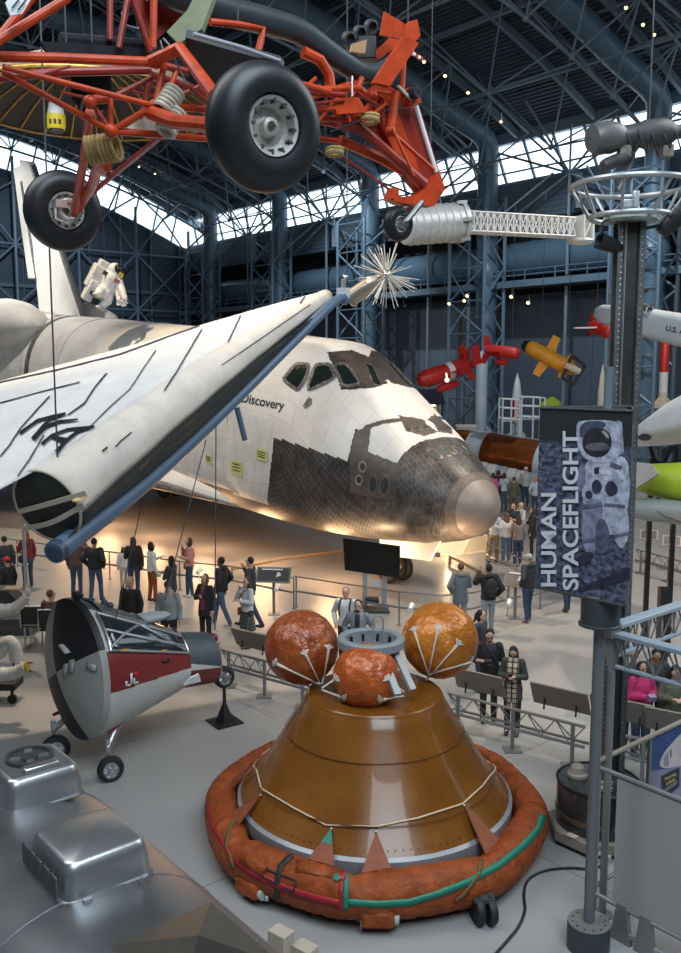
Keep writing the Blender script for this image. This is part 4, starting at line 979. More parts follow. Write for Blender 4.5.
bigwheel(LW, .425, .30, RED, M_hub)
TW = rf(398, 224, .1); bigwheel(TW, .175, .15, RED, M_hub)
b = MB(); b.tube([rf(422, 202, .2), rf(404, 224, .2) ], .03, 10); b.tube([rf(418, 202, -.05), TW - axw * .12], .03, 10); b.tube([TW - axw * .14, TW + axw * .14], .03, 10); b.build('tail_wheel_fork', M_alu, RED)
bc = LW + axw * .17; b = MB(); F = frame(axw); b.tube([bc + F @ V((.1 * cos(a), .1 * sin(a), 0)) for a in [2 * pi * i / 16 for i in range(16)]], .035, 8, closed=True); b.box(bc + F @ V((-.1, .06, .03)), (.12, .08, .06), F.to_3x3()); b.tube([bc + F @ V(p) for p in ((-.16, .0, .05), (-.17, -.1, .07), (-.05, -.14, .08), (.02, -.1, .06))], .012, 6); b.build('brake_unit', M_hub, RED)
for (x, y0, y1, s_) in ((66, 42, -14, .4), (238, 22, -16, .7), (92, 42, -14, -.2), (408, 22, -14, .2)):
    p = rf(x, y0, s_); cable(p, p + V((0, 0, 7)), {66: 'thin cable holding the left end of the red frame', 238: 'cable looped round the dark duct of the red frame', 92: 'thin cable behind the left end of the red frame', 408: 'thin cable at the tail end of the red frame'}[x], .008)
# ================================================================== the brown cone capsule with its float collar
def ray_bv(bv):
    def f(px, py, off=0.0):
        r = ray(px, py).normalized(); h, nn, i, d = bv.ray_cast(CO, r)
        if h is None: return None, None
        if nn.dot(r) > 0: nn = -nn
        return h + nn * off, nn
    return f
M_cone = mat('varnished_brown', (0.175, 0.062, 0.008), 0.26, spec=.35, noise_amt=0.22, noise_scale=1.3, rough_var=.06, coat=.3)
M_coll = mat('rust_canvas', (0.25, 0.052, 0.012), 0.6, spec=.25, noise_amt=0.35, noise_scale=4, bump=1.0, bump_scale=5, bdist=.07, detail=8)
M_coll2 = mat('rust_canvas_panel', (0.27, 0.06, 0.014), 0.58, spec=.25, noise_amt=0.3, noise_scale=4, bump=1.0, bump_scale=6, bdist=.06)
M_green = mat('green_tape', (0.008, 0.17, 0.11), 0.5); M_redt = mat('red_tape', (0.33, 0.008, 0.02), 0.5); M_blk = mat('black_strap', (0.02, 0.02, 0.018), 0.7)
M_olive = mat('olive_strap', (0.14, 0.075, 0.02), 0.75)
CB = flo(374, 801, .45); CB.z = 0
CM = thing('boilerplate_capsule', 'shiny brown cone shaped space capsule ringed by the rust orange float collar', 'spacecraft', CB)
RB, ZB, RTOP, ZT = 1.87, .53, .90, 2.04
conep = [(.01, .18), (.9, .2), (1.5, .29), (1.86, .40)]
m = MB(); m.lathe([(RB - .02, ZB + .12), (1.60, .92), (1.30, 1.39), (1.0, 1.865), (RTOP + .03, ZT - .03), (RTOP, ZT), (.3, ZT)], CB, n=96); m.build('cone_shell', M_cone, CM)
m = MB(); m.lathe(conep + [(RB + .015, ZB - .04), (RB + .015, ZB + .10), (RB - .03, ZB + .135)], CB, n=96); m.build('silver_rim', mat('grey_rim', (.30, .31, .33), .4, metal=.3, noise_amt=.1), CM)
def cone_r(z): return RB - .02 + (1.0 - RB + .02) * (z - ZB - .12) / (1.865 - ZB - .12)
cb = MB(); cb.lathe([(RB, ZB), (RTOP, ZT), (.01, ZT)], CB, n=96); chit = ray_bv(BVHTree.FromPolygons(cb.v, cb.f))
m = MB(); m.tube([CB + V((cos(a) * (RTOP + .015), sin(a) * (RTOP + .015), ZT - .03)) for a in [2 * pi * i / 72 for i in range(72)]], .018, 6, closed=True); m.build('deck_ring', M_cone, CM)
for z in (1.55, .95):
    m = MB(); r = cone_r(z) + .003; m.tube([CB + V((cos(a) * r, sin(a) * r, z)) for a in [2 * pi * i / 72 for i in range(72)]], .006, 5, closed=True); m.build('shell_seam', mat('dark_brown', (.09, .035, .01), .4), CM)
rnd_ = random.Random(5)
m = MB()
for k in range(46):
    a = radians(200 + 140 * (k / 46)); z = ZB + .2; r = cone_r(z) + .002; m.ell(CB + V((cos(a) * r, sin(a) * r, z)), .008, nu=6, nv=4)
m.build('rivet_row', mat('dark_brown', (.09, .035, .01), .4), CM)['kind'] = 'stuff'
# tunnel with grey hatch ring
TC = at(371, 638, CB.y); tz = TC.z; M_gr = mat('hatch_grey', (.21, .24, .25), .5, noise_amt=.1, noise_scale=4)
tx = CB + V((TC.x - CB.x, 0, 0))
m = MB(); m.lathe([(.33, ZT), (.33, tz - .12), (.46, tz - .10), (.46, tz), (.44, tz + .02), (.36, tz + .02), (.345, tz), (.345, tz - .1), (.31, tz - .16), (.31, tz - .5), (.01, tz - .5)], tx, n=56); m.build('hatch_tunnel', M_gr, CM)
m = MB()
for k in range(10):
    a = 2 * pi * k / 10; m.box(tx + V((.335 * cos(a), .335 * sin(a), tz - .09)), (.05, .03, .1), Matrix.Rotation(a, 3, 'Z'))
m.build('tunnel_lugs', M_dark, CM)
for (x0, y0, x1, y1, dy) in ((395, 652, 413, 690, .1), (386, 665, 398, 695, -.2)):
    m = MB(); p = at(x0, y0, CB.y - .25 + dy); q = at(x1, y1, CB.y - .6 + dy); q.z = max(q.z, ZT); m.beam(p, q, .09, .05); m.build('support_bracket', mat('grey_bracket', (.36, .38, .38), .45), CM)
hp = at(378, 632, CB.y + .2); m = MB(); m.tube([hp + V((-.07, 0, -.1)), hp + V((-.07, 0, .17)), hp + V((-.04, 0, .23)), hp + V((.04, 0, .23)), hp + V((.07, 0, .17)), hp + V((.07, 0, -.1))], .014, 8); m.build('handle', M_gr, CM)
for k in range(0):
    a = radians(205 + k * 16.5); r = .62; m = MB(); m.box(CB + V((r * cos(a), r * sin(a), ZT + .09)), (.2, .12, .18), Matrix.Rotation(a, 3, 'Z')); m.build('deck_box', M_dark if k % 2 else M_gr, CM, bevel=.01)
# stand below
m = MB()
for k in range(6):
    a = 2 * pi * k / 6 + .3; m.beam(CB + V((1.45 * cos(a), 1.45 * sin(a), .3)), CB + V((1.7 * cos(a), 1.7 * sin(a), .02)), .09, .09)
m.tube([CB + V((1.5 * cos(a), 1.5 * sin(a), .13)) for a in [2 * pi * i / 40 for i in range(40)]], .05, 8, closed=True); m.build('stand', M_letters, CM)
# rope round the cone
RP = [(252, 743), (256, 765), (262, 789), (294, 808), (326, 825), (375, 827), (418, 818), (462, 804), (482, 786), (497, 765), (494, 750)]
ps = []
for a, b in zip(RP[:-1], RP[1:]):
    for k in range(4):
        h = chit(a[0] + (b[0] - a[0]) * k / 4, a[1] + (b[1] - a[1]) * k / 4, .012)[0]
        if h is not None: ps.append(h)
z0 = (ps[0].z + ps[-1].z) / 2; a1 = atan2(ps[-1].y - CB.y, ps[-1].x - CB.x); a0 = atan2(ps[0].y - CB.y, ps[0].x - CB.x)
while a0 < a1: a0 += 2 * pi
for k in range(1, 24):
    t_ = k / 24; a = a1 + (a0 - a1) * t_; z = ps[-1].z + (ps[0].z - ps[-1].z) * t_ - .1 * abs(sin(t_ * 3 * pi)); r = cone_r(z) + .015; ps.append(CB + V((r * cos(a), r * sin(a), z)))
m = MB(); m.tube(ps, .0115, 6, closed=True); m.build('rope', mat('cream_rope', (.62, .47, .30), .8), CM)
# ---- float collar: eight padded segments
FC = thing('flotation_collar', 'rust orange padded canvas float collar with green and red tape round the brown capsule', 'float', CB)
RCOL, RT_ = 2.135, .30; NSEG = 8
def col_pt(a, b, g=1.0):
    ph = (a * NSEG / (2 * pi) + .18) % 1.0; d = abs(ph - .5) * 2
    oct_ = cos(pi / NSEG) / cos(((a + .18 * 2 * pi / NSEG) % (2 * pi / NSEG)) - pi / NSEG); R = RCOL * (1 + .6 * (oct_ - 1) + .02)
    bul = 1 - .16 * d ** 6; wr = 1 + .02 * sin(a * 61 + b * 3) * sin(b * 2) + .016 * sin(a * 97 - b * 5) + .012 * sin(a * 37 + b * 7)
    rx = RT_ * bul * wr * g * .80; rz = RT_ * bul * wr * g * .96
    return CB + V(((R + rx * cos(b)) * cos(a), (R + rx * cos(b)) * sin(a), .37 + rz * sin(b)))
NA, NB_ = 320, 28
for sg in range(NSEG):
    a_0 = 2 * pi * (sg - .18) / NSEG; m = MB()
    rg = [[col_pt(a_0 + 2 * pi / NSEG * i / 40, 2 * pi * j / NB_) for j in range(NB_)] for i in range(41)]; m.loft(rg, cap0=True, cap1=True); m.build('collar_segment', M_coll if sg % 2 else M_coll2, FC, sharp=70)
cg = MB(); cg.loft([[col_pt(2 * pi * i / NA, 2 * pi * j / NB_) for j in range(NB_)] for i in range(NA + 1)]); ghit = ray_bv(BVHTree.FromPolygons(cg.v, cg.f))
def gstrip(pts, wpx, m_, nm, off=.012, hitf=None, par=None, n=6, solid=.006):
    hitf = hitf or ghit; L_ = []; R2 = []; P2 = []
    for a, b in zip(pts[:-1], pts[1:]):
        for k in range(n): P2.append((a[0] + (b[0] - a[0]) * k / n, a[1] + (b[1] - a[1]) * k / n))
    P2.append(pts[-1]); k = len(P2)
    for i, p in enumerate(P2):
        d = (V(P2[min(i + 1, k - 1)]) - V(P2[max(i - 1, 0)])).normalized(); nx = V((-d.y, d.x)); w_ = wpx if not isinstance(wpx, (tuple, list)) else wpx[0] + (wpx[1] - wpx[0]) * i / (k - 1)
        a = hitf(p[0] + nx.x * w_ / 2, p[1] + nx.y * w_ / 2, off)[0]; b = hitf(p[0] - nx.x * w_ / 2, p[1] - nx.y * w_ / 2, off)[0]
        if a is not None and b is not None and (not L_ or (a - L_[-1]).length < .5): L_.append(a); R2.append(b)
    if len(L_) < 2: return None
    m = MB(); m.loft([[x, y] for x, y in zip(L_, R2)], closed=False); return m.build(nm, m_, par or FC, solid=solid, fixn=False)
gstrip([(346, 902), (380, 904), (410, 902), (440, 893), (470, 881), (500, 864), (524, 845), (538, 829), (543, 815)], 7, M_green, 'green_tape')
gstrip([(347, 866), (346, 890), (346, 910)], 5, M_green, 'green_tape'); gstrip([(343, 868), (341, 890), (341, 910)], 3.5, M_redt, 'red_tape')
gstrip([(236, 860), (255, 874), (290, 890), (320, 899), (340, 903)], 7, M_redt, 'red_tape'); gstrip([(205, 790), (212, 825), (232, 858)], 3, M_redt, 'red_tape')
gstrip([(292, 856), (281, 866), (278, 880), (277, 896), (272, 902)], 5.5, M_blk, 'black_strap'); gstrip([(263, 868), (296, 880), (294, 892), (262, 876), (263, 868)], 2, M_blk, 'black_strap')
gstrip([(483, 834), (483, 852), (478, 876), (464, 894), (455, 901)], 4, M_olive, 'olive_strap'); gstrip([(241, 811), (230, 828), (226, 846), (234, 868)], 4, M_olive, 'olive_strap')
for (x, y, m_) in ((337, 878, M_green), (342, 877, M_redt)):
    h, nn = ghit(x, y, .02); m = MB(); m.ell(h, (.05, .05, .015), frame(nn).to_3x3(), 14, 6); m.build('round_patch', m_, FC)
def gpatch(poly, m_, nm, off=.02, hitf=None, par=None, th=.012):
    p = [(hitf or ghit)(*q, off)[0] for q in poly]
    if any(x is None for x in p): return None
    c = sum(p, V()) / len(p); pm = ((hitf or ghit)(sum(q[0] for q in poly) / len(poly), sum(q[1] for q in poly) / len(poly), off)[0]) or c
    m = MB(); k = len(p); m.add(p + [pm], [(i, (i + 1) % k, k) for i in range(k)]); return m.build(nm, m_, par or FC, solid=th, fixn=True)
gpatch([(297, 861), (333, 868), (331, 878), (296, 872)], M_coll2, 'flap'); gpatch([(356, 868), (398, 867), (399, 898), (354, 899)], M_coll2, 'flap'); gpatch([(242, 851), (268, 866), (263, 876), (240, 862)], M_coll2, 'flap')
gpatch([(537, 783), (543, 786), (543, 800), (536, 798)], M_coll2, 'flap'); gpatch([(411, 868), (446, 857), (448, 862), (412, 872)], mat('pale_rust', (.40, .12, .05), .6), 'flap')
gpatch([(258, 837), (287, 852), (285, 856), (256, 842)], mat('pale_rust', (.40, .12, .05), .6), 'flap')
# triangular gussets from the collar up onto the cone
M_gus = mat('rust_gusset', (.22, .052, .016), .6, noise_amt=.2, noise_scale=6, bump=.3, bump_scale=14)
for (tipx, tipy, b0, b1, gt) in ((262, 796, (244, 809), (254, 826), 0), (332, 829, (310, 856), (333, 862), 1), (376, 832, (365, 864), (390, 865), 0), (463, 806, (467, 843), (482, 835), 0), (499, 768, (512, 800), (506, 774), 0)):
    tp = chit(tipx, tipy, .025)[0]
    if tp is None: continue
    ga = atan2(tp.y - CB.y, tp.x - CB.x); p0 = col_pt(ga - .085, 1.9); p1 = col_pt(ga + .085, 1.9)
    if None in (tp, p0, p1): continue
    m = MB(); m.poly3([tp, p0, p1], .02); g = m.build('gusset', M_gus, FC)
    if gt: m = MB(); m.poly3([tp, tp.lerp(p0, .45), tp.lerp(p1, .45)], .026); m.build('gusset_tip', M_green, g)
    m = MB(); m.ell(tp, .018, nu=8, nv=6); m.build('ring', M_alu, g)
for k in range(8):
    a = radians(20 + 22 * k); m = MB(); R_in = RCOL - RT_; tpz = 1.05; r_ = cone_r(tpz) + .03
    tp = CB + V((r_ * cos(a), r_ * sin(a), tpz))
    if k in (1, 3, 5, 7): m.poly3([tp, col_pt(a - .07, 2.2), col_pt(a + .07, 2.2)], .02); m.build('gusset', M_gus, FC)
# hanging float bottles and a caster dolly
for (x, y, s_) in ((378, 919, .2), (246, 888, .2), (394, 921, .0)):
    if s_ == 0: continue
    p = flo(x, y, .2); d_ = (p - CB); d_.z = 0; d_.normalize(); p = CB + d_ * (RCOL + .12) + V((0, 0, .2)); tg = V((-d_.y, d_.x, 0))
    m = MB(); m.box(p, (.38, .2, .22), frame(d_).to_3x3() @ Matrix.Rotation(0, 3, 'Z')); b_ = m.build('bottle_pouch', M_coll2, FC, bevel=.04)
    m = MB(); m.lathe([(.01, .17), (.075, .18), (.075, .24), (.01, .25)], p + V((0, 0, -.02)), tg if tg.x > 0 else -tg, 14); m.build('bottle_end', mat('grey_green', (.4, .45, .38), .5), b_)
m = MB(); p = flo(357, 920, .14); m.tube([p, p + V((.1, .05, 0))], .025, 8); m.tube([p + V((.05, 0, 0)), p + V((.05, 0, -.14))], .01, 6); m.build('valve', M_alu, FC)
m = MB(); p = flo(262, 895, .16); m.ell(p, .05, nu=10, nv=6); m.ell(p + V((.06, -.03, -.02)), .04, nu=10, nv=6); m.build('valve', M_alu, FC)
dp = flo(484, 914, .12); t = thing('caster_dolly', 'black double wheel caster on the floor beneath the right front of the orange collar', 'caster', V((dp.x, dp.y, 0)))
for k in (-.07, .07):
    m = MB(); m.lathe([(.02, -.045), (.15, -.045), (.165, -.02), (.165, .02), (.15, .045), (.02, .045)], V((dp.x + k, dp.y, .165)), (1, .25, 0), 24); m.build('wheel', M_tire, t)
m = MB(); m.box((dp.x, dp.y + .05, .3), (.24, .2, .05)); m.beam((dp.x, dp.y + .1, .3), (dp.x, dp.y + .1, .16), .03, .1); m.build('fork', M_cable, t)
# ---- three foil balls with webbing
def foil(nm, c1, c2, sc):
    mt = mat(nm, c1, .36, noise_scale=sc, col2=c2, bump=1.0, bump_scale=5, bdist=.06, ramp=(.36, .66), detail=7, spec=.7, metal=.15); return mt
BALLS = [((301.5, 647), 38, 12.15, foil('foil_red', (.20, .03, .010), (.42, .10, .014), 3.2), 'crinkled dark red orange foil ball, left of the three on the capsule', [((278, 664), (320, 684)), ((306, 655), (320, 684)), ((328, 650), (322, 684))]),
         ((440, 640), 39, 12.45, foil('foil_gold', (.44, .12, .010), (.64, .22, .020), 2.6), 'crinkled golden orange foil ball, right of the three on the capsule', [((415, 632), (428, 672)), ((438, 630), (428, 676)), ((457, 645), (426, 680)), ((470, 662), (428, 674))]),
         ((366, 676), 34.0, 11.55, foil('foil_orange', (.34, .06, .008), (.50, .11, .014), 2.8), 'smaller smooth orange foil ball in front of the hatch ring', [((341, 697), (322, 690)), ((389, 680), (404, 692)), ((383, 699), (404, 696)), ((334, 680), (322, 688))])]
for (c_, rp, Y, m_, lab, straps) in BALLS:
    c = at(*c_, Y); r = rp * Y / FPX; t = thing('recovery_float_ball', lab, 'ball', c - V((0, 0, r)), group='foil balls on the capsule')
    m = MB(); nu, nv = 64, 40; vs = []; fs = []
    for i in range(nv + 1):
        for j in range(nu):
            th, a = pi * i / nv, 2 * pi * j / nu; d = V((sin(th) * cos(a), sin(th) * sin(a), cos(th)))
            g = 1 + .022 * noise.noise(d * 4.3 + V(c_).to_3d() * .01) + .016 * noise.noise(d * 9.0) + .012 * abs(noise.noise(d * 16)) - .01 * abs(cos(a * 8)) ** 14
            vs.append(c + d * r * g)
    for i in range(nv):
        for j in range(nu): fs.append((i * nu + j, (i + 1) * nu + j, (i + 1) * nu + (j + 1) % nu, i * nu + (j + 1) % nu))
    m.add(vs, fs); m.build('foil_skin', m_, t, sharp=28)
    bh = ray_bv(BVHTree.FromPolygons(m.v, m.f))
    M_web = mat('white_webbing', (.62, .56, .47), .7)
    for (a_, b_) in straps:
        d = (V(a_) - V(b_)).normalized(); nx = V((-d.y, d.x))
        for k in range(-2, 3):
            e = V(a_) + d * 6 + nx * k * 2.3 - d * abs(k) * .8; gstrip([(a_[0], a_[1]), (e.x, e.y)], 1.3, M_web, 'strap_fan', .006, bh, t, 3, .004)
        P_ = []
        for k in range(9):
            q = V(a_).lerp(V(b_), k / 8); h = bh(q.x, q.y, .012)[0]
            P_.append(h if h is not None else at(q.x, q.y, (P_[-1].y if P_ else Y - r * .6)))
        mm = MB(); mm.tube(P_, [.022, .018, .014, .012, .012, .012, .012, .012, .014], 6); mm.build('strap', M_web, t)
m = MB(); p = at(432, 677, 11.9)
# ================================================================== striped capsule with round shield on wheels
CA = V((.77, .64, .0)).normalized(); CL = V((CA.y, -CA.x, 0)); CU = V((0, 0, 1)); C0 = at(77, 668, 13.9)
CAP = thing('glider_capsule', 'small test capsule with round black and white shield, maroon stripe and cockpit glass', 'spacecraft', V((C0.x, C0.y, 0)))
RS = 1.13
def capt(t): # radius along the axis
    pts = [(0, RS), (.12, RS * .985), (.5, .98), (1.0, .80), (1.5, .61), (1.7, .53), (1.8, .49), (2.42, .455)]
    for a, b in zip(pts[:-1], pts[1:]):
        if t <= b[0]: return a[1] + (b[1] - a[1]) * (t - a[0]) / (b[0] - a[0])
    return pts[-1][1]
M_maroon = mat('maroon_paint', (.19, .022, .022), .4, noise_amt=.15, noise_scale=4); M_capw = mat('capsule_white', (.52, .52, .50), .45, noise_amt=.08, noise_scale=3); M_capg = mat('capsule_slate', (.055, .075, .085), .55, noise_amt=.15, noise_scale=4)
M_shield = mat('shield_grey_white', (.34, .34, .32), .5, noise_amt=.1, noise_scale=3); M_canw = mat('cockpit_dark_glass', (.02, .03, .035), .05, spec=.9)
NTC = 120; NAC = 288
def cpt(t, a, g=0.0): r = capt(t) + g; return C0 + CA * t + CL * (r * cos(a)) + CU * (r * sin(a)) - CU * (.34 * t / 2.42)
ts = [2.42 * i / NTC for i in range(NTC + 1)]
vs = [cpt(t_, 2 * pi * j / NAC) for t_ in ts for j in range(NAC)]; fs = []; mi = []
STRIPE = [(106, 664), (140, 668), (184, 652), (184, 672), (140, 682), (106, 694)]; TAILW = [(184, 652), (226, 662), (226, 668), (184, 672)]; TAILG = [(168, 620), (226, 620), (226, 663), (184, 653)]; TAILM = [(184, 671), (226, 665), (226, 690), (184, 690)]
for i in range(NTC):
    for j in range(NAC):
        f = (i * NAC + j, i * NAC + (j + 1) % NAC, (i + 1) * NAC + (j + 1) % NAC, (i + 1) * NAC + j); c = (vs[f[0]] + vs[f[1]] + vs[f[2]] + vs[f[3]]) / 4
        d = c - C0; l = d.dot(CL); cm = c + CL * (abs(l) - l); p = proj(cm); t_ = d.dot(CA); z_ = (d.z + .34 * t_ / 2.42) / capt(t_)
        if t_ > 1.8: k = 2 if z_ > .12 - .35 * (t_ - 1.8) else (0 if z_ > -.12 else 1)
        else: k = 1 if -.10 + .045 * t_ < z_ < .46 else (2 if z_ > .93 else 0)
        fs.append(f); mi.append(k)
m = MB(); m.v = vs; m.f = [list(f) for f in fs]; m.m = mi; m.uv = [None] * len(fs)
m.f.append([NTC * NAC + j for j in range(NAC)]); m.m.append(1); m.uv.append(None)
m.build('capsule_body', [M_capw, M_maroon, M_capg], CAP, sharp=45)
CBV = BVHTree.FromPolygons(m.v, m.f); caphit = ray_bv(CBV)
# dished shield with quadrants
vs = []; fs = []; mi = []; NRR, NAA = 14, 96
for i in range(NRR + 1):
    rr_ = RS * i / NRR
    for j in range(NAA):
        a = 2 * pi * j / NAA + .5; vs.append(C0 - CA * (.27 * (1 - (rr_ / RS) ** 2) + .07) + CL * (rr_ * cos(a)) + CU * (rr_ * sin(a)))
for i in range(NRR):
    for j in range(NAA):
        fs.append([i * NAA + j, i * NAA + (j + 1) % NAA, (i + 1) * NAA + (j + 1) % NAA, (i + 1) * NAA + j]); q = (j * 4 // NAA); mi.append(1 if q in (0, 2) else 0)
b_ = len(vs)
for j in range(NAA): a = 2 * pi * j / NAA + .5; vs.append(C0 + CA * .04 + CL * (RS * 1.0 * cos(a)) + CU * (RS * sin(a)))
for j in range(NAA): fs.append([NRR * NAA + j, NRR * NAA + (j + 1) % NAA, b_ + (j + 1) % NAA, b_ + j]); mi.append(1 if (j * 4 // NAA) in (0, 2) else 0)
m = MB(); m.v = vs; m.f = fs; m.m = mi; m.uv = [None] * len(fs); sh = m.build('heat_shield', [M_shield, M_letters], CAP, sharp=40); shit2 = ray_bv(BVHTree.FromPolygons(vs, fs))
for poly, m_ in (([(60, 645), (64, 644), (71, 652), (67, 654)], M_white_paint), ([(71, 660), (75, 659), (75, 671), (71, 672)], M_shield), ([(88, 662), (97, 665), (97, 671), (88, 668)], M_shield), ([(66, 664), (69, 663), (68, 676), (65, 676)], M_shield)):
    gpatch(poly, m_, 'shield_fitting', .025, shit2, CAP, .04)
# cockpit glass with bright frames
def cpatch(poly, m_, nm, off=.02, th=.012, par=None): return gpatch(poly, m_, nm, off, caphit, par or CAP, th)
TOPC = []
for (t0, t1, a0, a1, m_, nm, g) in ((.12, 1.75, 28, 62, M_canw, 'side_window', .02), (.12, 1.75, 118, 152, M_canw, 'side_window', .02), (.25, 1.05, 66, 114, M_capg, 'roof_hatch', .03), (1.1, 1.75, 66, 114, M_canw, 'windshield', .02)):
    m = MB(); m.loft([[cpt(t0 + (t1 - t0) * i / 10, radians(a0 + (a1 - a0) * j / 10), g) for j in range(11)] for i in range(11)], closed=False); w_ = m.build(nm, m_, CAP, solid=.02)
    m = MB(); e = [(t0, a0), (t1, a0), (t1, a1), (t0, a1)]; P_ = []
    for (u0, v0), (u1, v1) in zip(e, e[1:] + e[:1]): P_ += [cpt(u0 + (u1 - u0) * k / 8, radians(v0 + (v1 - v0) * k / 8), g + .015) for k in range(8)]
    m.tube(P_, .022, 6, closed=True); m.build('bright_frame', M_alu, w_)
for (u0, v0, u1, v1) in ((.12, 30, .9, 60), (.9, 60, 1.7, 34), (.12, 45, 1.7, 40)):
    m = MB(); m.tube([cpt(u0 + (u1 - u0) * k / 6, radians(v0 + (v1 - v0) * k / 6), .045) for k in range(7)], .025, 6); m.build('window_bar', M_alu, CAP)
# top fairing and rescue hatch bulge
m = MB(); m.ell(cpt(1.2, pi / 2, .03), (.5, .17, .10), Matrix((CA, CL, CU)).transposed(), 20, 10); m.build('fairing', mat('pale_blue_grey', (.34, .38, .41), .45), CAP)
m = MB(); m.box(cpt(.02, pi / 2 - .05, .08), (.14, .18, .12), Matrix((CA, CL, CU)).transposed().to_3x3()); m.build('top_bracket', M_letters, CAP, bevel=.03)
for k in (-.1, .1): m = MB(); m.ell(cpt(.55, pi / 2 + k, .07), .06, nu=12, nv=8); m.build('sensor_ball', M_capg, CAP)
# small emblem: white bars and a red mark
for poly, m_ in (([(125, 681), (127, 681), (127, 686), (125, 686)], M_white_paint), ([(127, 684), (130, 684), (130, 686), (127, 686)], M_white_paint), ([(130, 673), (132, 673), (132, 684), (130, 684)], M_white_paint), ([(134, 672), (137, 671), (137, 676), (134, 676)], mat('bright_red', (.6, .02, .02), .4)),
                 ([(133, 678), (134.5, 678), (134.5, 684), (133, 684)], M_white_paint), ([(134.5, 682), (138, 681), (138, 683), (134.5, 684)], M_white_paint)): cpatch(poly, m_, 'emblem', .012, .004)
cpatch([(162, 660), (169, 659), (169, 662), (162, 663)], M_letters, 'vent', .012, .01)
for poly in ([(121, 650), (127, 649.5), (127, 651), (121, 651.5)], [(159, 651), (165, 650.5), (165, 652), (159, 652.5)]): cpatch(poly, mat('amber_mark', (.7, .36, .04), .5), 'amber_mark', .05, .004)
e = C0 + CA * 2.43 - CU * .34; m = MB(); m.lathe([(.01, .10), (.2, .09), (.30, .02), (.40, -.02)], e + V((0, 0, -.02)), CA, 28); m.build('nose_ring', M_alu, CAP)
m = MB(); m.ell(e + CA * .1 + CU * .33, .09, nu=14, nv=8); m.tube([e + CA * .05 + CU * .3, e + CU * .1], .03, 8); m.build('red_nozzle', mat('deep_red', (.16, .01, .015), .35), CAP)
m = MB(); m.tube([e + CA * .1 + CU * .25 + CL * .1, e + CA * .16 - CU * .3 + CL * .1], .06, 12); m.build('strut_bellows', M_alu, CAP)
m = MB(); m.prism([(0, 0), (.32, 0), (.26, .16), (.1, .12)], cpt(1.65, radians(-32), .02), CA, (CU + CL * .3).normalized(), .04); m.build('skid_flap', M_white_paint, CAP)
lnr = wm(CAP).inverted()
def cwheel(c, ax_, r, wd, nm='wheel'):
    b = MB(); b.lathe([(r * .6, -wd * .4), (r * .72, -wd * .5), (r * .92, -wd * .42), (r, -wd * .15), (r, wd * .15), (r * .92, wd * .42), (r * .72, wd * .5), (r * .6, wd * .4)], lnr @ c, ax_, 32); o = b.build(nm, M_tire, CAP, local=True)
    h = MB(); h.lathe([(.01, wd * .25), (r * .16, wd * .25), (r * .2, wd * .12), (r * .52, wd * .14), (r * .62, wd * .36), (r * .62, -wd * .36), (r * .5, -wd * .14), (.01, -wd * .2)], lnr @ c, ax_, 28)
    F = frame(ax_)
    for k in range(12): a = 2 * pi * k / 12; h.box(lnr @ c + F @ V((r * .36 * cos(a), r * .36 * sin(a), wd * .2)), (r * .34, r * .06, .02), F.to_3x3() @ Matrix.Rotation(a, 3, 'Z'))
    h.build('hub', M_alu, o, local=True)
nw = at(224, 677, 15.75); cwheel(nw, (CL - CA * .15).normalized(), .2, .14)
ax2 = (CL - CA * .2).normalized()
g1 = flo(111, 781, .0); g1.z = .2; cwheel(g1, ax2, .21, .14); g2 = flo(56, 762, 0); g2.z = .22; cwheel(g2, ax2, .24, .14)
for g_, s_ in ((g1, .55), (g2, -.45)):
    top = C0 + CA * .5 + CL * s_ - CU * .72; m = MB(); m.tube([top, g_ - ax2 * .12 + V((0, 0, .3))], .055, 10); m.tube([g_ - ax2 * .12 + V((0, 0, .45)), g_ - ax2 * .12], .04, 10); m.tube([g_ - ax2 * .14, g_ + ax2 * .06], .03, 8); m.build('landing_leg', M_alu, CAP)
    m = MB(); m.tube([top + CA * .25, g_ - ax2 * .1 + V((0, 0, .55))], .03, 8); m.build('brace', M_maroon, CAP)
sp = flo(222, 721, 0); t = thing('capsule_stand', 'black pedestal stand under the nose wheel of the striped capsule', 'stand', V((nw.x, nw.y, 0)))
m = MB(); m.box((nw.x, nw.y, .012), (.52, .52, .024), Matrix.Rotation(.6, 3, 'Z')); m.build('base_plate', M_letters, t)
m = MB(); m.lathe([(.17, .024), (.035, .36), (.03, nw.z - .21), (.01, nw.z - .2)], (nw.x, nw.y, 0), (0, 0, 1), 4); m.build('post', M_letters, t)
# ================================================================== silver trailer roof
TA = -HA; TBv = HB; T0 = flo(30, 728, 2.85); TV = flo(90, 845, 2.95)
off_ = (TV - T0).dot(TBv); T0 = T0 + TBv * (off_ - .16); T0.z = 0
TR = thing('silver_trailer', 'rounded silver aluminium trailer with three roof vents', 'trailer', V((T0.x, T0.y, 0)))
M_tr = mat('trailer_aluminium', (.28, .29, .30), .36, metal=.9, noise_amt=.08, noise_scale=1.2, rough_var=.06)
M_trs = mat('vent_aluminium', (.46, .465, .47), .34, metal=.9, noise_amt=.04, noise_scale=2)
def tsec(k, s_): # ring of the trailer at station s_ metres from the far end
    e = min(1, s_ / 1.25); q = sqrt(max(0.0, 1 - (1 - e) ** 2.0)); hw = .25 + .90 * q; zt = 1.6 + 1.25 * (.35 + .65 * q); out = []
    for j in range(48):
        a = 2 * pi * j / 48; c, s2 = cos(a), sin(a); y = hw * (abs(c) ** .86) * (1 if c > 0 else -1); z = 1.6 + ((zt - 1.6) * abs(s2) ** .80 if s2 > 0 else -1.15 * abs(s2) ** .5)
        out.append(T0 + TA * s_ + TBv * y + V((0, 0, z)))
    return out
S_ = [0, .04, .1, .2, .35, .5, .7, .95, 1.25] + [1.25 + .35 * k for k in range(1, 24)]
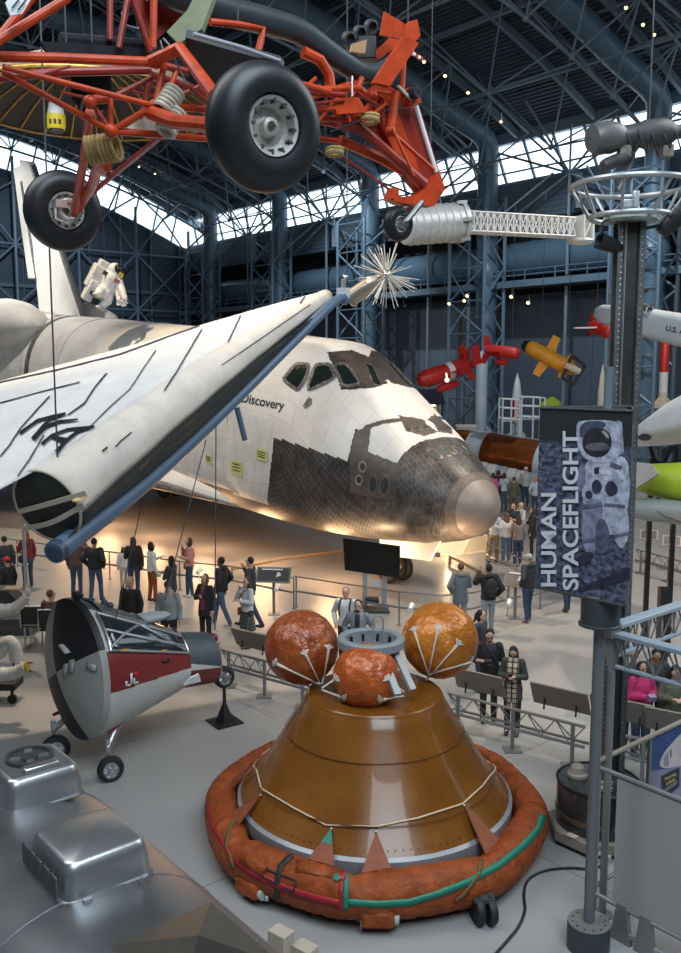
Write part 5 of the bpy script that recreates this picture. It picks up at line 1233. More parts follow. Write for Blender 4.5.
m = MB(); m.loft([tsec(0, s_) for s_ in S_], cap0=True, cap1=True); m.build('body_shell', M_tr, TR, sharp=60)
TBVH = BVHTree.FromPolygons(m.v, m.f); thit = ray_bv(TBVH)
def tz(s_, y):
    h = TBVH.ray_cast(T0 + TA * s_ + TBv * y + V((0, 0, 6)), V((0, 0, -1)))[0]; return h
for y in (-.78, .72, .98):
    m = MB(); s_ = 1.3
    while s_ < 7.5:
        h = tz(s_, y)
        if h is not None: m.ell(h, (.008, .008, .004), nu=6, nv=4)
        s_ += .045
    m.build('rivet_row', mat('rivet_grey', (.45, .45, .46), .35, metal=1), TR)['kind'] = 'stuff'
for s_ in (1.35, 3.05, 4.6):
    m = MB(); P_ = [tz(s_, -1.0 + 2.0 * k / 24) for k in range(25)]; P_ = [p for p in P_ if p is not None]; m.tube(P_, .006, 5); m.build('panel_seam', mat('seam_grey', (.2, .2, .21), .5, metal=.7), TR)
def rbox(mb_, c, sx_, sy_, h0, taper=.82, r=.09, n=6):
    """rounded vent cover: lofted rounded rectangles along TA (sx) and TB (sy)"""
    rings = []
    for (g, z) in ((1.06, 0), (1.06, .012), (1.0, .02), (.985, h0 * .45), (.95, h0 * .75), (.90, h0 * .92), (.84, h0), ):
        hx, hy = sx_ / 2 * g, sy_ / 2 * g; rr_ = r * (1.0 if z < h0 * .8 else .9); pts = []
        for (cx_, cy_, a0) in ((hx - rr_, hy - rr_, 0), (-hx + rr_, hy - rr_, pi / 2), (-hx + rr_, -hy + rr_, pi), (hx - rr_, -hy + rr_, 3 * pi / 2)):
            for k in range(n + 1): a = a0 + pi / 2 * k / n; pts.append(c + TA * (cx_ + rr_ * cos(a)) + TBv * (cy_ + rr_ * sin(a)) + V((0, 0, z)))
        rings.append(pts)
    mb_.loft(rings, cap1=True); return mb_
def vent(px, py, sx_, sy_, h0, lab):
    c = flo(px, py, 2.85 + h0 * .6); s_ = (c - T0).dot(TA); y = (c - T0).dot(TBv); b_ = tz(s_, y); c = V((c.x, c.y, (b_.z if b_ else 2.85) - .02)); return c
c1_ = vent(32, 768, .62, .66, .28, ''); c2_ = vent(89, 842, .72, .70, .30, ''); c3_ = vent(196, 972, .8, .74, .22, '')
m = MB(); rbox(m, c1_, .66, .66, .27); v1 = m.build('roof_vent', M_trs, TR, sharp=50)
m = MB(); m.box(c1_ + V((0, 0, .272)), (.5, .5, .01), Matrix((TA, TBv, V((0, 0, 1)))).transposed().to_3x3()); m.build('grille_plate', mat('vent_grey', (.25, .25, .26), .45, metal=.8), v1)
m = MB(); m.lathe([(.20, .275), (.20, .31), (.17, .31), (.165, .285), (.08, .28), (.075, .30), (.01, .305)], c1_ - TA * .05, (0, 0, 1), 28); m.build('fan_housing', mat('dark_vent', (.10, .10, .105), .4, metal=.7), v1)
m = MB()
for k in range(4): a = k * pi / 2 + .4; m.beam(c1_ - TA * .05 + V((.05 * cos(a), .05 * sin(a), .29)), c1_ - TA * .05 + V((.16 * cos(a), .16 * sin(a), .29)), .06, .012)
m.build('fan_blades', M_trs, v1)
m = MB(); m.box(c1_ + TA * .2 + V((0, 0, .295)), (.10, .30, .05), Matrix((TA, TBv, V((0, 0, 1)))).transposed().to_3x3()); m.build('motor_cover', M_trs, v1, bevel=.015)
m = MB(); rbox(m, c2_, .70, .66, .27); v2 = m.build('roof_vent', M_trs, TR, sharp=50)
for k in range(5):
    m = MB(); cc_ = c2_ - TBv * .37 + TA * (-.26 + .13 * k) + V((0, 0, .13)); m.box(cc_, (.10, .016, .16), Matrix((TA, TBv, V((0, 0, 1)))).transposed().to_3x3()); m.build('louvre', mat('louvre_dark', (.12, .12, .125), .5, metal=.6), v2, bevel=.006)
for k in (-.2, .22): m = MB(); m.box(c2_ + TA * .41 + TBv * k + V((0, 0, .03)), (.03, .06, .03), Matrix((TA, TBv, V((0, 0, 1)))).transposed().to_3x3()); m.build('latch', M_trs, v2)
m = MB(); R_ = Matrix((TA, TBv, V((0, 0, 1)))).transposed().to_3x3(); pts = []
rbox(m, c3_, .86, .78, .24); v3 = m.build('roof_vent', mat('bronze_aluminium', (.27, .25, .22), .32, metal=1.0, noise_amt=.1, noise_scale=5), TR, sharp=50)
m = MB(); m.add([c3_ + TA * -.40 + TBv * -.34 + V((0, 0, .25)), c3_ + TA * -.40 + TBv * .34 + V((0, 0, .25)), c3_ + TA * -.05 + TBv * .05 + V((0, 0, .33)), c3_ + TA * .38 + TBv * -.34 + V((0, 0, .25)), c3_ + TA * .38 + TBv * .34 + V((0, 0, .25))], [(0, 1, 2), (0, 2, 3), (1, 4, 2), (2, 4, 3)]); m.build('folded_cover', mat('bronze_aluminium', (.36, .335, .30), .35, metal=1.0), v3, flat=True, solid=.006)
for s2 in (-1, 1):
    for s_ in (4.2, 5.0):
        c = T0 + TA * s_ + TBv * (1.02 * s2) + V((0, 0, .36)); m = MB(); m.lathe([(.18, -.1), (.3, -.11), (.36, -.06), (.36, .06), (.3, .11), (.18, .1)], c, TBv, 28); m.build('wheel', M_tire, TR)
for k, (x, y, h_) in enumerate(((281, 930, 1.0), (305, 945, .88))):
    p = flo(x, y, h_); m = MB(); m.box((p.x, p.y, h_ / 2), (.22, .16, h_), Matrix.Rotation(-.65, 3, 'Z')); tag(m.build('beige_post_box', mat('beige_box', (.42, .36, .28), .6), bevel=.01), ('taller' if k == 0 else 'shorter') + ' beige box post beside the silver trailer, below the collar', 'box')
# ================================================================== right foreground: column, banner, railings
M_rail = mat('rail_grey', (.20, .20, .195), .42, metal=.3); M_blue = mat('pale_blue_truss', (.34, .40, .45), .38, metal=.2); M_char = mat('charcoal_metal', (.035, .042, .045), .45, noise_amt=.1)
M_wood = mat('tan_grey', (.24, .21, .17), .6); M_board = mat('panel_grey', (.30, .29, .285), .7, noise_amt=.04, noise_scale=30)
# riveted dark mast with ring head
cp = V((3.76, 12.0, 0)); t = thing('riveted_mast', 'tall dark riveted metal mast carrying two open rings, right of the banner', 'mast', cp)
M_riv = mat('dark_riveted_metal', (.12, .125, .125), .42, metal=.4, noise_amt=.3, noise_scale=5); M_core = mat('dark_core', (.06, .057, .05), .36, metal=.5, noise_amt=.4, noise_scale=2)
M_brz = mat('bronze_sheen', (.17, .13, .085), .36, metal=.6, noise_amt=.3, noise_scale=2)
zt_ = 8.3
m = MB(); m.box(cp + V((0, 0, zt_ / 2)), (.19, .2, zt_)); m.build('core', M_core, t, bevel=.03)
for (dx, dy) in ((-.132, -.10), (.132, -.10), (-.132, .12), (.132, .12)):
    m = MB(); m.box(cp + V((dx, dy, zt_ / 2)), (.09, .03, zt_)); m.box(cp + V((dx * .75, dy * 1.0, zt_ / 2)), (.02, .12, zt_)); m.build('flange', M_riv, t)
    if dy < 0:
        m = MB(); z = .3
        while z < zt_ - .05: m.ell(cp + V((dx, dy - .018, z)), (.011, .008, .011), nu=6, nv=4); z += .075
        o = m.build('rivet_row', M_alu, t); o['kind'] = 'stuff'
m = MB(); m.box(cp + V((-.085, -.12, zt_ / 2)), (.02, .02, zt_)); m.build('edge_strip', mat('pale_strip', (.5, .5, .48), .4, metal=.5), t)
m = MB(); m.box(cp + V((0, 0, .05)), (.6, .6, .1)); m.build('foot', M_riv, t, bevel=.02)
m = MB(); m.lathe([(.01, 0), (.3, 0), (.34, .03), (.34, .07), (.2, .13), (.1, .16), (.01, .18)], cp + V((0, 0, zt_)), (0, 0, 1), 32); m.build('top_disc', mat('pale_green_glass', (.36, .44, .40), .3, noise_amt=.3, noise_scale=12), t)
m = MB(); m.box(cp + V((.06, 0, zt_ + .3)), (.08, .08, .2)); m.box(cp + V((-.02, .05, zt_ + .25)), (.16, .1, .1)); m.build('beacon', M_alu, t, bevel=.01)
M_ring = mat('ring_silver', (.42, .43, .43), .35, metal=.6)
rc1 = cp + V((0, 0, 8.37)); rc2 = cp + V((0, 0, 8.76))
m = MB(); m.tube([rc1 + V((.5 * cos(a), .5 * sin(a), 0)) for a in [2 * pi * i / 56 for i in range(56)]], .036, 8, closed=True); m.build('lower_ring', M_ring, t)
m = MB(); m.tube([rc2 + V((.76 * cos(a), .76 * sin(a), 0)) for a in [2 * pi * i / 64 for i in range(64)]], .036, 8, closed=True); m.build('upper_ring', M_ring, t)
for k in range(8):
    a = 2 * pi * k / 8 + .25; m = MB(); m.tube([rc1 + V((.5 * cos(a), .5 * sin(a), 0)), rc2 + V((.76 * cos(a + .12), .76 * sin(a + .12), 0))], .022, 8); m.build('ring_strut', M_ring, t)
for k in range(4):
    a = pi / 2 * k + .4; m = MB(); m.tube([rc1 + V((.1 * cos(a), .1 * sin(a), .0)), rc1 + V((.5 * cos(a), .5 * sin(a), 0))], .025, 8); m.build('ring_spoke', M_ring, t)
for (x, y, Y, lx, lz, r_) in ((608, 244, 11.9, -.22, .07, .11), (672, 222, 11.8, .2, .22, .13)):
    p = at(x, y, Y); dd = V((lx, -.05, lz)).normalized(); m = MB(); m.lathe([(.01, -.2), (r_ * .6, -.19), (r_ * .8, -.1), (r_, .14), (r_ * .95, .14), (r_ * .7, .02), (.01, .0)], p, dd, 20); l_ = m.build('lamp_head', M_letters, t)
    m = MB(); m.tube([p, (cp + V((.1 if x > 640 else -.1, 0, p.z + .12 if p.z + .12 < 8.3 else 8.2)))], .02, 6); m.build('lamp_arm', M_letters, l_)
m = MB(); m.tube([at(600, 235, 11.9) + V((0, 0, -.0)), at(603, 222, 11.9), at(618, 216, 11.95)], .015, 6); m.build('cable', M_cable, t)
# dark hanging satellite above the rings
s0 = at(592, 139, 13.0); s1 = at(700, 130, 13.6); ds = (s1 - s0).normalized()
t = thing('hanging_dark_probe', 'dark bulb nosed probe with pods and wiring hanging above the ring mast', 'probe', s0); M_pr = mat('probe_dark_grey', (.055, .055, .055), .45, noise_amt=.3, noise_scale=4)
m = MB(); m.lathe([(.01, -.02), (.18, 0), (.215, .08), (.22, .3), (.19, .42), (.13, .52), (.12, .55)], s0, ds, 28); m.build('nose_bulb', mat('probe_grey', (.10, .10, .10), .4, noise_amt=.15), t)
m = MB(); m.lathe([(.12, .5), (.15, .56), (.16, .75), (.20, .9), (.21, 1.2), (.14, 1.35), (.10, 1.4), (.10, 1.9), (.01, 1.92)], s0, ds, 24); m.build('body', M_pr, t)
for (u_, z_, w_) in ((.52, -.22, .17), (1.25, -.26, .17), (.85, .02, .14)):
    m = MB(); m.box(s0 + ds * u_ + V((0, -.05, z_)), (w_, .12, w_), Matrix.Rotation(.2, 3, 'Z')); m.build('instrument_box', M_wood if z_ < -.1 else M_pr, t, bevel=.01)
for k in range(7):
    u_ = .5 + .2 * k; m = MB(); m.tube(smooth_path([s0 + ds * u_ + V((0, -.16, .05)), s0 + ds * (u_ + .05) + V((0, -.22, -.12)), s0 + ds * (u_ + .15) + V((0, -.2, -.25 - .05 * (k % 3))), s0 + ds * (u_ + .22) + V((0, -.1, -.1))], 4), .012, 5); m.build('wiring', M_letters, t)
p0, p1 = at(602, 166, 13.0), at(632, 155, 13.2); dd = (p1 - p0).normalized(); m = MB(); m.lathe([(.01, 0), (.07, .01), (.09, .1), (.1, .4), (.07, .5), (.01, .5)], p0, dd, 18); m.build('side_pod', M_pr, t)
m = MB(); m.tube([p1, s0 + ds * .9], .03, 8); m.build('pod_arm', M_pr, t)
m = MB(); m.tube([s0 + ds * .7, s0 + ds * .7 + V((0, 0, -.34)), rc2 + V((-.1, .3, 0))], .03, 8); m.build('mount', M_pr, t)
cable(s0 + ds * .95 + V((0, 0, .2)), s0 + ds * .95 + V((0, 0, 10)), 'thin cable over the dark bulb nosed probe', .012)
cable(rc2 + V((-.74, 0, .0)), at(588, 219, 12.0), 'short cable hanging at the left side of the ring mast', .01)
# banner pole, three-sided banner
bp = flo(588, 947, 0); bp.z = 0; t = thing('banner_pole', 'slim grey pole with round foot and dark drum under the banner', 'pole', bp)
m = MB(); m.lathe([(.01, 0), (.235, 0), (.235, .28), (.225, .30), (.01, .30)], bp, n=36); m.build('foot_drum', M_char, t)
m = MB(); m.lathe([(.01, .301), (.232, .301), (.232, .312), (.01, .312)], bp, n=36); fp = m.build('foot_plate', mat('plate_grey', (.16, .155, .145), .5), t)
for k in range(12): a = 2 * pi * k / 12; m = MB(); m.lathe([(.012, .312), (.012, .318), (.001, .318)], bp + V((.18 * cos(a), .18 * sin(a), 0)), n=8); m.build('bolt', M_char, fp)
m = MB(); m.tube([bp + V((0, 0, .3)), bp + V((0, 0, 3.95))], .06, 20); m.build('pole_tube', mat('pole_grey', (.145, .155, .165), .4, metal=.3), t)
zb = at(590, 625, bp.y).z; m = MB(); m.lathe([(.01, zb), (.225, zb), (.225, zb + .02), (.205, zb + .03), (.205, zb + .33), (.19, zb + .35), (.01, zb + .35)], bp, n=36); m.build('top_drum', M_char, t)
m = MB(); m.tube([bp + V((0, 0, zb + .3)), bp + V((0, 0, 6.45))], .042, 14); m.build('upper_tube', mat('upper_tube', (.12, .16, .18), .4), t)
zl0, zl1 = 4.05, 6.0
def bat(px, py, z): return flo(px, py, z)
BL = at(535, 588, 9.75); BR_ = at(625.5, 605, 8.95); zbot = (BL.z + BR_.z) / 2; BL.z = BR_.z = zbot
ztop = at(540, 408, 9.75).z; ztop = (ztop + at(629, 411, 8.95).z) / 2
ux = (BR_ - BL); WB = ux.length; ux.normalize(); nb_ = V((ux.y, -ux.x, 0)); HBn = ztop - zbot
if nb_.y > 0: nb_ = -nb_
Bk = (BL + BR_) / 2 - nb_ * WB * .866
t = thing('three_sided_banner', 'three sided banner printed with a moonwalker and the words HUMAN SPACEFLIGHT', 'banner', (BL + BR_ + Bk) / 3)
def sky_ground():
    m = bpy.data.materials.new('banner_print'); m.use_nodes = True; N = m.node_tree.nodes; L = m.node_tree.links; b = N['Principled BSDF']; b.inputs['Roughness'].default_value = .6
    tc = N.new('ShaderNodeTexCoord'); sp = N.new('ShaderNodeSeparateXYZ'); L.new(tc.outputs['UV'], sp.inputs[0])
    mp = N.new('ShaderNodeMapping'); mp.inputs['Scale'].default_value = (9, 22, 1); L.new(tc.outputs['UV'], mp.inputs['Vector'])
    nz = N.new('ShaderNodeTexNoise'); nz.inputs['Scale'].default_value = 1.6; nz.inputs['Detail'].default_value = 9; nz.inputs['Roughness'].default_value = .72; L.new(mp.outputs[0], nz.inputs['Vector'])
    cr = N.new('ShaderNodeValToRGB'); cr.color_ramp.elements[0].position = .42; cr.color_ramp.elements[1].position = .68; cr.color_ramp.elements[0].color = (.012, .014, .028, 1); cr.color_ramp.elements[1].color = (.19, .21, .32, 1); L.new(nz.outputs['Fac'], cr.inputs['Fac'])
    mr = N.new('ShaderNodeMapRange'); mr.inputs[1].default_value = .80; mr.inputs[2].default_value = .83; L.new(sp.outputs[1], mr.inputs[0])
    mx = N.new('ShaderNodeMix'); mx.data_type = 'RGBA'; L.new(mr.outputs[0], mx.inputs[0]); L.new(cr.outputs[0], mx.inputs[6]); mx.inputs[7].default_value = (.016, .020, .020, 1); L.new(mx.outputs[2], b.inputs['Base Color']); return m
m = MB(); f_ = [BL, BR_, BR_ + V((0, 0, HBn)), BL + V((0, 0, HBn))]; m.add(f_, [(0, 1, 2, 3)], 0, [[(0, 0), (1, 0), (1, 1), (0, 1)]])
bf = m.build('banner_face', sky_ground(), t, fixn=False)
m = MB()
for a, b in ((BR_, Bk), (Bk, BL)): m.add([a, b, b + V((0, 0, HBn)), a + V((0, 0, HBn))], [(0, 1, 2, 3)])
m.build('banner_side', M_char, t, fixn=False, solid=.004)
m = MB(); P_ = [p + V((0, 0, HBn - .03)) for p in (BL, BR_, Bk)]; m.add(P_ + [p - V((0, 0, .03)) for p in P_], [(0, 1, 2), (5, 4, 3)]); m.build('banner_top', mat('banner_top_cloth', (.46, .50, .47), .7), t)
for ar in ((BL, BR_), (BR_, Bk), (Bk, BL)):
    for dz in (0, HBn): m = MB(); m.tube([ar[0] + V((0, 0, dz)), ar[1] + V((0, 0, dz))], .016, 8); m.build('frame_bar', M_char, t)
def bq(px, py, off): return onplane(px, py, BL + nb_ * off, nb_)
def bshape(poly, col, nm, off, sm=True):
    poly = rnd(rnd(poly, .25), .25) if sm else poly; m = MB(); m.add([bq(x, y, off) for x, y in poly], [tuple(range(len(poly)))]); return m.build(nm, mat('print_%s' % nm + str(col), col, .6, noise_amt=.55, noise_scale=13, detail=8) , bf, fixn=False, flat=True)
PL, PD, PM = (.40, .42, .52), (.022, .024, .045), (.20, .21, .30)
bshape([(579, 612 - 24), (630, 567), (630, 580), (600, 588), (579, 592)], PD, 'ground_shadow', .004, False)
bshape([(584, 462), (600, 455), (620, 455), (630, 470), (630, 498), (622, 530), (600, 540), (586, 520), (581, 490)], PL, 'torso_print', .005)
bshape([(583, 500), (603, 498), (603, 520), (597, 545), (594, 555), (584, 552), (581, 530)], PM, 'leg_print', .006); bshape([(604, 498), (624, 500), (630, 522), (627, 545), (619, 550), (611, 530), (604, 515)], (.36, .38, .47), 'leg_print', .007)
bshape([(584, 552), (595, 552), (590, 562), (578, 567), (575, 560)], PD, 'boot_print', .008)
bshape([(576, 425), (580, 420), (615, 420), (619, 426), (621, 452), (612, 463), (590, 463), (577, 450)], PL, 'helmet_print', .008)
bshape([(580, 421), (608, 421), (603, 430), (588, 434), (579, 440)], (.06, .07, .12), 'helmet_shade', .009)
bshape([(583, 436), (590, 428), (605, 428), (612, 437), (611, 450), (602, 458), (588, 456), (582, 447)], (.02, .018, .022), 'visor_print', .010)
bshape([(584, 447), (590, 443), (604, 442), (611, 448), (604, 451), (590, 451)], (.11, .105, .12), 'visor_reflection', .012); bshape([(600, 430), (606, 431), (610, 438), (607, 439)], (.30, .30, .33), 'visor_reflection', .012)
for poly in ([(611, 462), (622, 466), (621, 470), (610, 466)], [(583, 505), (602, 503), (602, 506), (583, 509)], [(604, 503), (625, 505), (625, 508), (604, 506)], [(583, 540), (596, 538), (596, 541), (583, 543)], [(613, 535), (628, 532), (628, 535), (614, 538)]): bshape(poly, (.11, .12, .19), 'fold_print', .0115, False)
bshape([(596, 520), (606, 518), (613, 548), (598, 556), (595, 548)], (.07, .08, .13), 'leg_gap', .0085)
bshape([(617, 420), (622, 422), (624, 452), (617, 458)], (.28, .29, .37), 'pack_print', .007, False)
bshape([(591, 466), (606, 464), (607, 474), (592, 476)], (.42, .43, .52), 'chest_pack', .009, False); bshape([(594, 468), (599, 467), (599, 474), (594, 474)], PD, 'chest_mark', .011, False)
for poly in ([(591, 484), (597, 478), (603, 486), (600, 493), (593, 494)], [(604, 486), (611, 479), (618, 487), (617, 494), (608, 497)], [(586, 490), (593, 492), (592, 499), (585, 498)]): bshape(poly, (.03, .03, .06), 'hose_print', .011)
bshape([(617, 455), (626, 458), (630, 470), (624, 482), (616, 476)], (.44, .46, .55), 'arm_print', .009); bshape([(616, 476), (624, 480), (614, 492), (606, 488)], (.36, .38, .47), 'arm_print', .010)
bshape([(578, 466), (585, 462), (586, 484), (580, 494), (576, 486)], (.16, .17, .26), 'arm_print', .006)
def btext(body, x0, y0, x1, y1, hpx):
    vs, fs = text_mesh(body, 1, extrude=0, align='LEFT', bold=.022); xa = min(p.x for p in vs); xb = max(p.x for p in vs); ya = min(p.y for p in vs); yb = max(p.y for p in vs)
    d = V((x1 - x0, y1 - y0)); nrm = V((-d.y, d.x)).normalized()
    m = MB(); m.add([bq(*(V((x0, y0)) + d * ((p.x - xa) / (xb - xa)) - nrm * (p.y - ya) / (yb - ya) * hpx), .016) for p in vs], fs); m.build('lettering', mat('banner_white', (.62, .63, .66), .6), bf, fixn=False, flat=True)
btext('HUMAN', 556.5, 586.5, 556.5, 493, 15.5); btext('SPACEFLIGHT', 578.5, 590, 578.5, 431, 16)
# upper box truss frames meeting beside the drum
def box_truss(p, q, h, label, wtop=.16):
    d = (q - p); L_ = d.length; d.normalize(); sd = V((d.y, -d.x, 0)); t = thing('rail_truss', label, 'truss', p)
    m = MB(); m.beam(p, q, wtop, .05); m.build('top_chord', M_blue, t, bevel=.008)
    m = MB(); m.tube([p - V((0, 0, h)), q - V((0, 0, h))], .028, 8); m.build('bottom_chord', M_blue, t)
    n = max(2, int(L_ / .28)); m = MB()
    for k in range(n):
        a = p + d * (L_ * k / n); b = p + d * (L_ * (k + 1) / n); c = (a + b) / 2 - V((0, 0, h))
        for s_ in (-1, 1): m.tube([a + sd * s_ * wtop * .4, c], .011, 5); m.tube([c, b + sd * s_ * wtop * .4], .011, 5)
    o = m.build('web_rods', M_rail, t); return t
kc = at(613, 633, 9.95)
box_truss(kc + HB * .04 + V((0, 0, .08)), kc + HB * 2.3 + V((0, 0, .08)), .36, 'pale blue box truss running from the drum back to the right')
box_truss(kc - HA * .06, kc - HA * 2.0, .38, 'pale blue box truss running from the drum toward the viewer at right')
m = MB(); m.box(kc + V((-.05, 0, .02)), (.16, .2, .1), Matrix.Rotation(.6, 3, 'Z')); m.poly3([kc + V((-.12, 0, 0)), kc + V((.1, 0, 0)), kc + V((.03, 0, -.5)), kc + V((-.03, 0, -.5))], .06)
m.tube([kc + V((0, 0, -.45)), V((kc.x, kc.y, .02))], .045, 12); m.lathe([(.01, 0), (.12, 0), (.12, .02), (.01, .02)], V((kc.x, kc.y, 0)), n=20); tag(m.build('truss_post', M_rail), 'thin grey post holding the corner of the pale blue trusses', 'post')
# lower frame: rails, blank panel, poster
lc = at(593, 765, 9.8); d1 = -HA; d2 = HB
r0 = lc; t = thing('panel_frame', 'grey tube frame holding the blank back of a display panel at lower right', 'display panel', V((lc.x, lc.y, 0)))
zt0 = lc.z; zb0 = at(592, 890, 9.8).z
for z_, r_ in ((zt0, .028), (zb0, .028), (zb0 - .28, .02), (.1, .03)):
    m = MB(); m.tube([V((lc.x, lc.y, z_)) + d1 * (.1 if z_ > zb0 - .1 else .45), V((lc.x, lc.y, z_)) + d1 * 2.1], r_, 10); m.build('rail', M_rail, t)
m = MB(); a = lc + d1 * .33; b = lc + d1 * 2.1; nn_ = V((d1.y, -d1.x, 0)); m.poly3([V((a.x, a.y, zt0 - .03)), V((b.x, b.y, zt0 - .03)), V((b.x, b.y, zb0 + .02)), V((a.x, a.y, zb0 + .02))], .03); m.build('blank_panel', M_board, t)
m = MB()
for k in range(6):
    a = V((lc.x, lc.y, zb0 - .28)) + d1 * (.5 + .26 * k); b = V((lc.x, lc.y, .1)) + d1 * (.63 + .26 * k); m.tube([a, b], .010, 5); m.tube([b, a + d1 * .26], .010, 5)
m.build('web_rods', M_rail, t)
for k in (.45, .75): p = V((lc.x, lc.y, 0)) + d1 * k; m = MB(); m.prism([(-.13, 0), (.13, 0), (.06, .45), (-.06, .45)], p + V((0, 0, .0)), d1, V((0, 0, 1)), .06); m.build('foot_bracket', M_rail, t)
m = MB(); p = V((lc.x, lc.y, 0)) + d1 * .08; m.tube([p + V((0, 0, .02)), p + V((0, 0, zt0))], .03, 10); m.build('end_post', M_rail, t)
t = thing('poster_frame', 'blue poster of a gliding white spacecraft with yellow words in a tan frame', 'poster', V((lc.x, lc.y, 0)) + d2 * .5)
m = MB(); m.tube([lc + d2 * .06 + V((0, 0, .02)), lc + d2 * 2.4 + V((0, 0, .02))], .03, 10); m.build('top_rail', M_wood, t)
m = MB(); m.tube([V((lc.x, lc.y, zb0)) + d2 * .06, V((lc.x, lc.y, zb0)) + d2 * 2.4], .025, 10); m.build('bottom_rail', M_rail, t)
P0 = onplane(650.5, 735, lc, HA); pz1 = zt0 - .03; pz0 = zb0 + .05; Pe = lc + d2 * 2.35
m = MB(); m.poly3([V((P0.x, P0.y, pz0)), V((Pe.x, Pe.y, pz0)), V((Pe.x, Pe.y, pz1)), V((P0.x, P0.y, pz1))], .02); ps_ = m.build('poster_sheet', mat('poster_blue', (.012, .055, .19), .5, noise_amt=.25, noise_scale=2), t)
m = MB(); m.beam(V((P0.x, P0.y, pz0 - .05)), V((P0.x, P0.y, pz1 + .03)), .035, .035); m.build('frame_edge', M_wood, t); m = MB(); m.beam(V((P0.x, P0.y, 0)) - d2 * .03, V((P0.x, P0.y, pz1)) - d2 * .03, .02, .03); m.build('frame_post', M_char, t)
def pq(px, py, off): return onplane(px, py, lc - HA * (.011 + off), HA)
def pshape(poly, m_, nm, off, sm=True):
    poly = rnd(poly, .25) if sm else poly; m = MB(); m.add([pq(x, y, off) for x, y in poly], [tuple(range(len(poly)))]); return m.build(nm, m_, ps_, fixn=False, flat=True)
pshape([(650.5, 771), (664, 769), (690, 760), (690, 830), (650.5, 800)], mat('poster_cloud', (.22, .21, .30), .6, noise_amt=.2, noise_scale=3), 'cloud_print', .002, False)
pshape([(659, 764), (662, 756), (668, 747), (690, 724), (690, 764), (670, 768), (662, 768)], mat('poster_white', (.52, .46, .46), .6, noise_amt=.15, noise_scale=6), 'craft_print', .004)
pshape([(664, 757), (668, 751), (669, 766), (664, 766)], mat('poster_shade', (.24, .24, .33), .6), 'craft_shade', .005, False); pshape([(670.3, 750), (671.5, 749), (671.5, 757), (670.3, 757.5)], M_letters, 'craft_port', .006, False)
cp_ = pshape([(661, 776.5), (679.5, 767), (679.5, 786), (671, 794), (662, 790)], mat('poster_navy', (.006, .016, .045), .5), 'caption_box', .007, False)
def ptext(body, x0, y0, x1, y1, hpx):
    vs, fs = text_mesh(body, 1, extrude=0, align='LEFT', bold=.01); xa = min(p.x for p in vs); xb = max(p.x for p in vs); ya = min(p.y for p in vs); yb = max(p.y for p in vs); d = V((x1 - x0, y1 - y0)); nrm = V((0, 1))
    m = MB(); m.add([pq(*(V((x0, y0)) + d * ((p.x - xa) / (xb - xa)) - nrm * (p.y - ya) / (yb - ya) * hpx), .010) for p in vs], fs); m.build('lettering', mat('poster_yellow', (.75, .58, .12), .5), ps_, fixn=False, flat=True)
ptext('Returning', 665, 781.5, 676, 776, 4.2); ptext('to Earth', 666, 785.5, 675, 780.8, 3.4)
pshape([(663, 790), (677, 780), (677, 784), (664, 793)], mat('poster_taupe', (.2, .16, .15), .6), 'caption_text_block', .010, False)
# glass drum display on a stepped base
db_ = flo(596, 836, .0); t = thing('drum_display', 'dark glass drum display with small dome on an eight sided base, behind the banner pole', 'display case', db_); rot_ = .35
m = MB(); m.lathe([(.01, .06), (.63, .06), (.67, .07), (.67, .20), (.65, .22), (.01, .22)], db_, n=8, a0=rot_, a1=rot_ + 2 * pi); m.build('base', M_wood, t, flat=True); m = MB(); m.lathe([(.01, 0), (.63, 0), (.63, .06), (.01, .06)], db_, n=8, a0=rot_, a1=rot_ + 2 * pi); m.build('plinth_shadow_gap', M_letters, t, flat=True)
m = MB(); m.lathe([(.55, .22), (.55, .80), (.54, .82), (.01, .82)], db_, n=48); m.build('drum', mat('drum_glass', (.05, .055, .052), .15, metal=.4, noise_amt=.5, noise_scale=3), t)
m = MB(); m.lathe([(.56, .80), (.565, .83), (.54, .84), (.53, .83)], db_, n=48); m.build('drum_lip', M_letters, t); m = MB(); m.lathe([(.558, .36), (.562, .38), (.562, .42), (.558, .44)], db_, n=48); m.build('drum_band', M_brz, t)
m = MB(); m.lathe([(.14, .82), (.14, .86), (.11, .88), (.09, .96), (.05, .99), (.01, 1.0)], db_ + V((-.25, .12, 0)), n=24); m.build('dome', mat('dome_tan', (.34, .30, .25), .4), t)
for (dx, dy, r) in ((.05, -.2, .4), (.0, -.35, .1), (.28, -.25, .3)): m = MB(); m.box(db_ + V((dx, dy, .86)), (.16, .10, .06), Matrix.Rotation(r, 3, 'Z')); m.build('instrument_box', M_gr, t, bevel=.008)
m = MB(); m.tube([db_ + V((-.02, -.58, .32)), db_ + V((.05, -.6, .5)), db_ + V((.08, -.58, .56))], [.02, .035, .045], 10); m.build('nozzle', M_letters, t)
m = MB(); a = rot_ + pi / 4 * 4.5; m.box(db_ + V((.59 * cos(a), .59 * sin(a), .225)), (.1, .14, .01), Matrix.Rotation(a, 3, 'Z')); m.build('caption_card', mat('pale_card', (.55, .45, .36), .6), t)
mb2 = MB(); fx = [(591.5, 850), (603, 853.5)]
for k, (xa, ya) in enumerate(((593, 852), (596, 853), (599.5, 854), (602.5, 855.5), (609, 857))):
    p = at(xa, ya, db_.y - .72); mb2.box(p + V((0, 0, 0)), (.022, .012, .05)); mb2.box(p + V((.012, 0, .02 if k % 2 else -.02)), (.035, .012, .012)); mb2.box(p + V((.024, 0, 0.01)), (.01, .012, .035))
mb2.build('lettering', M_white_paint, t)
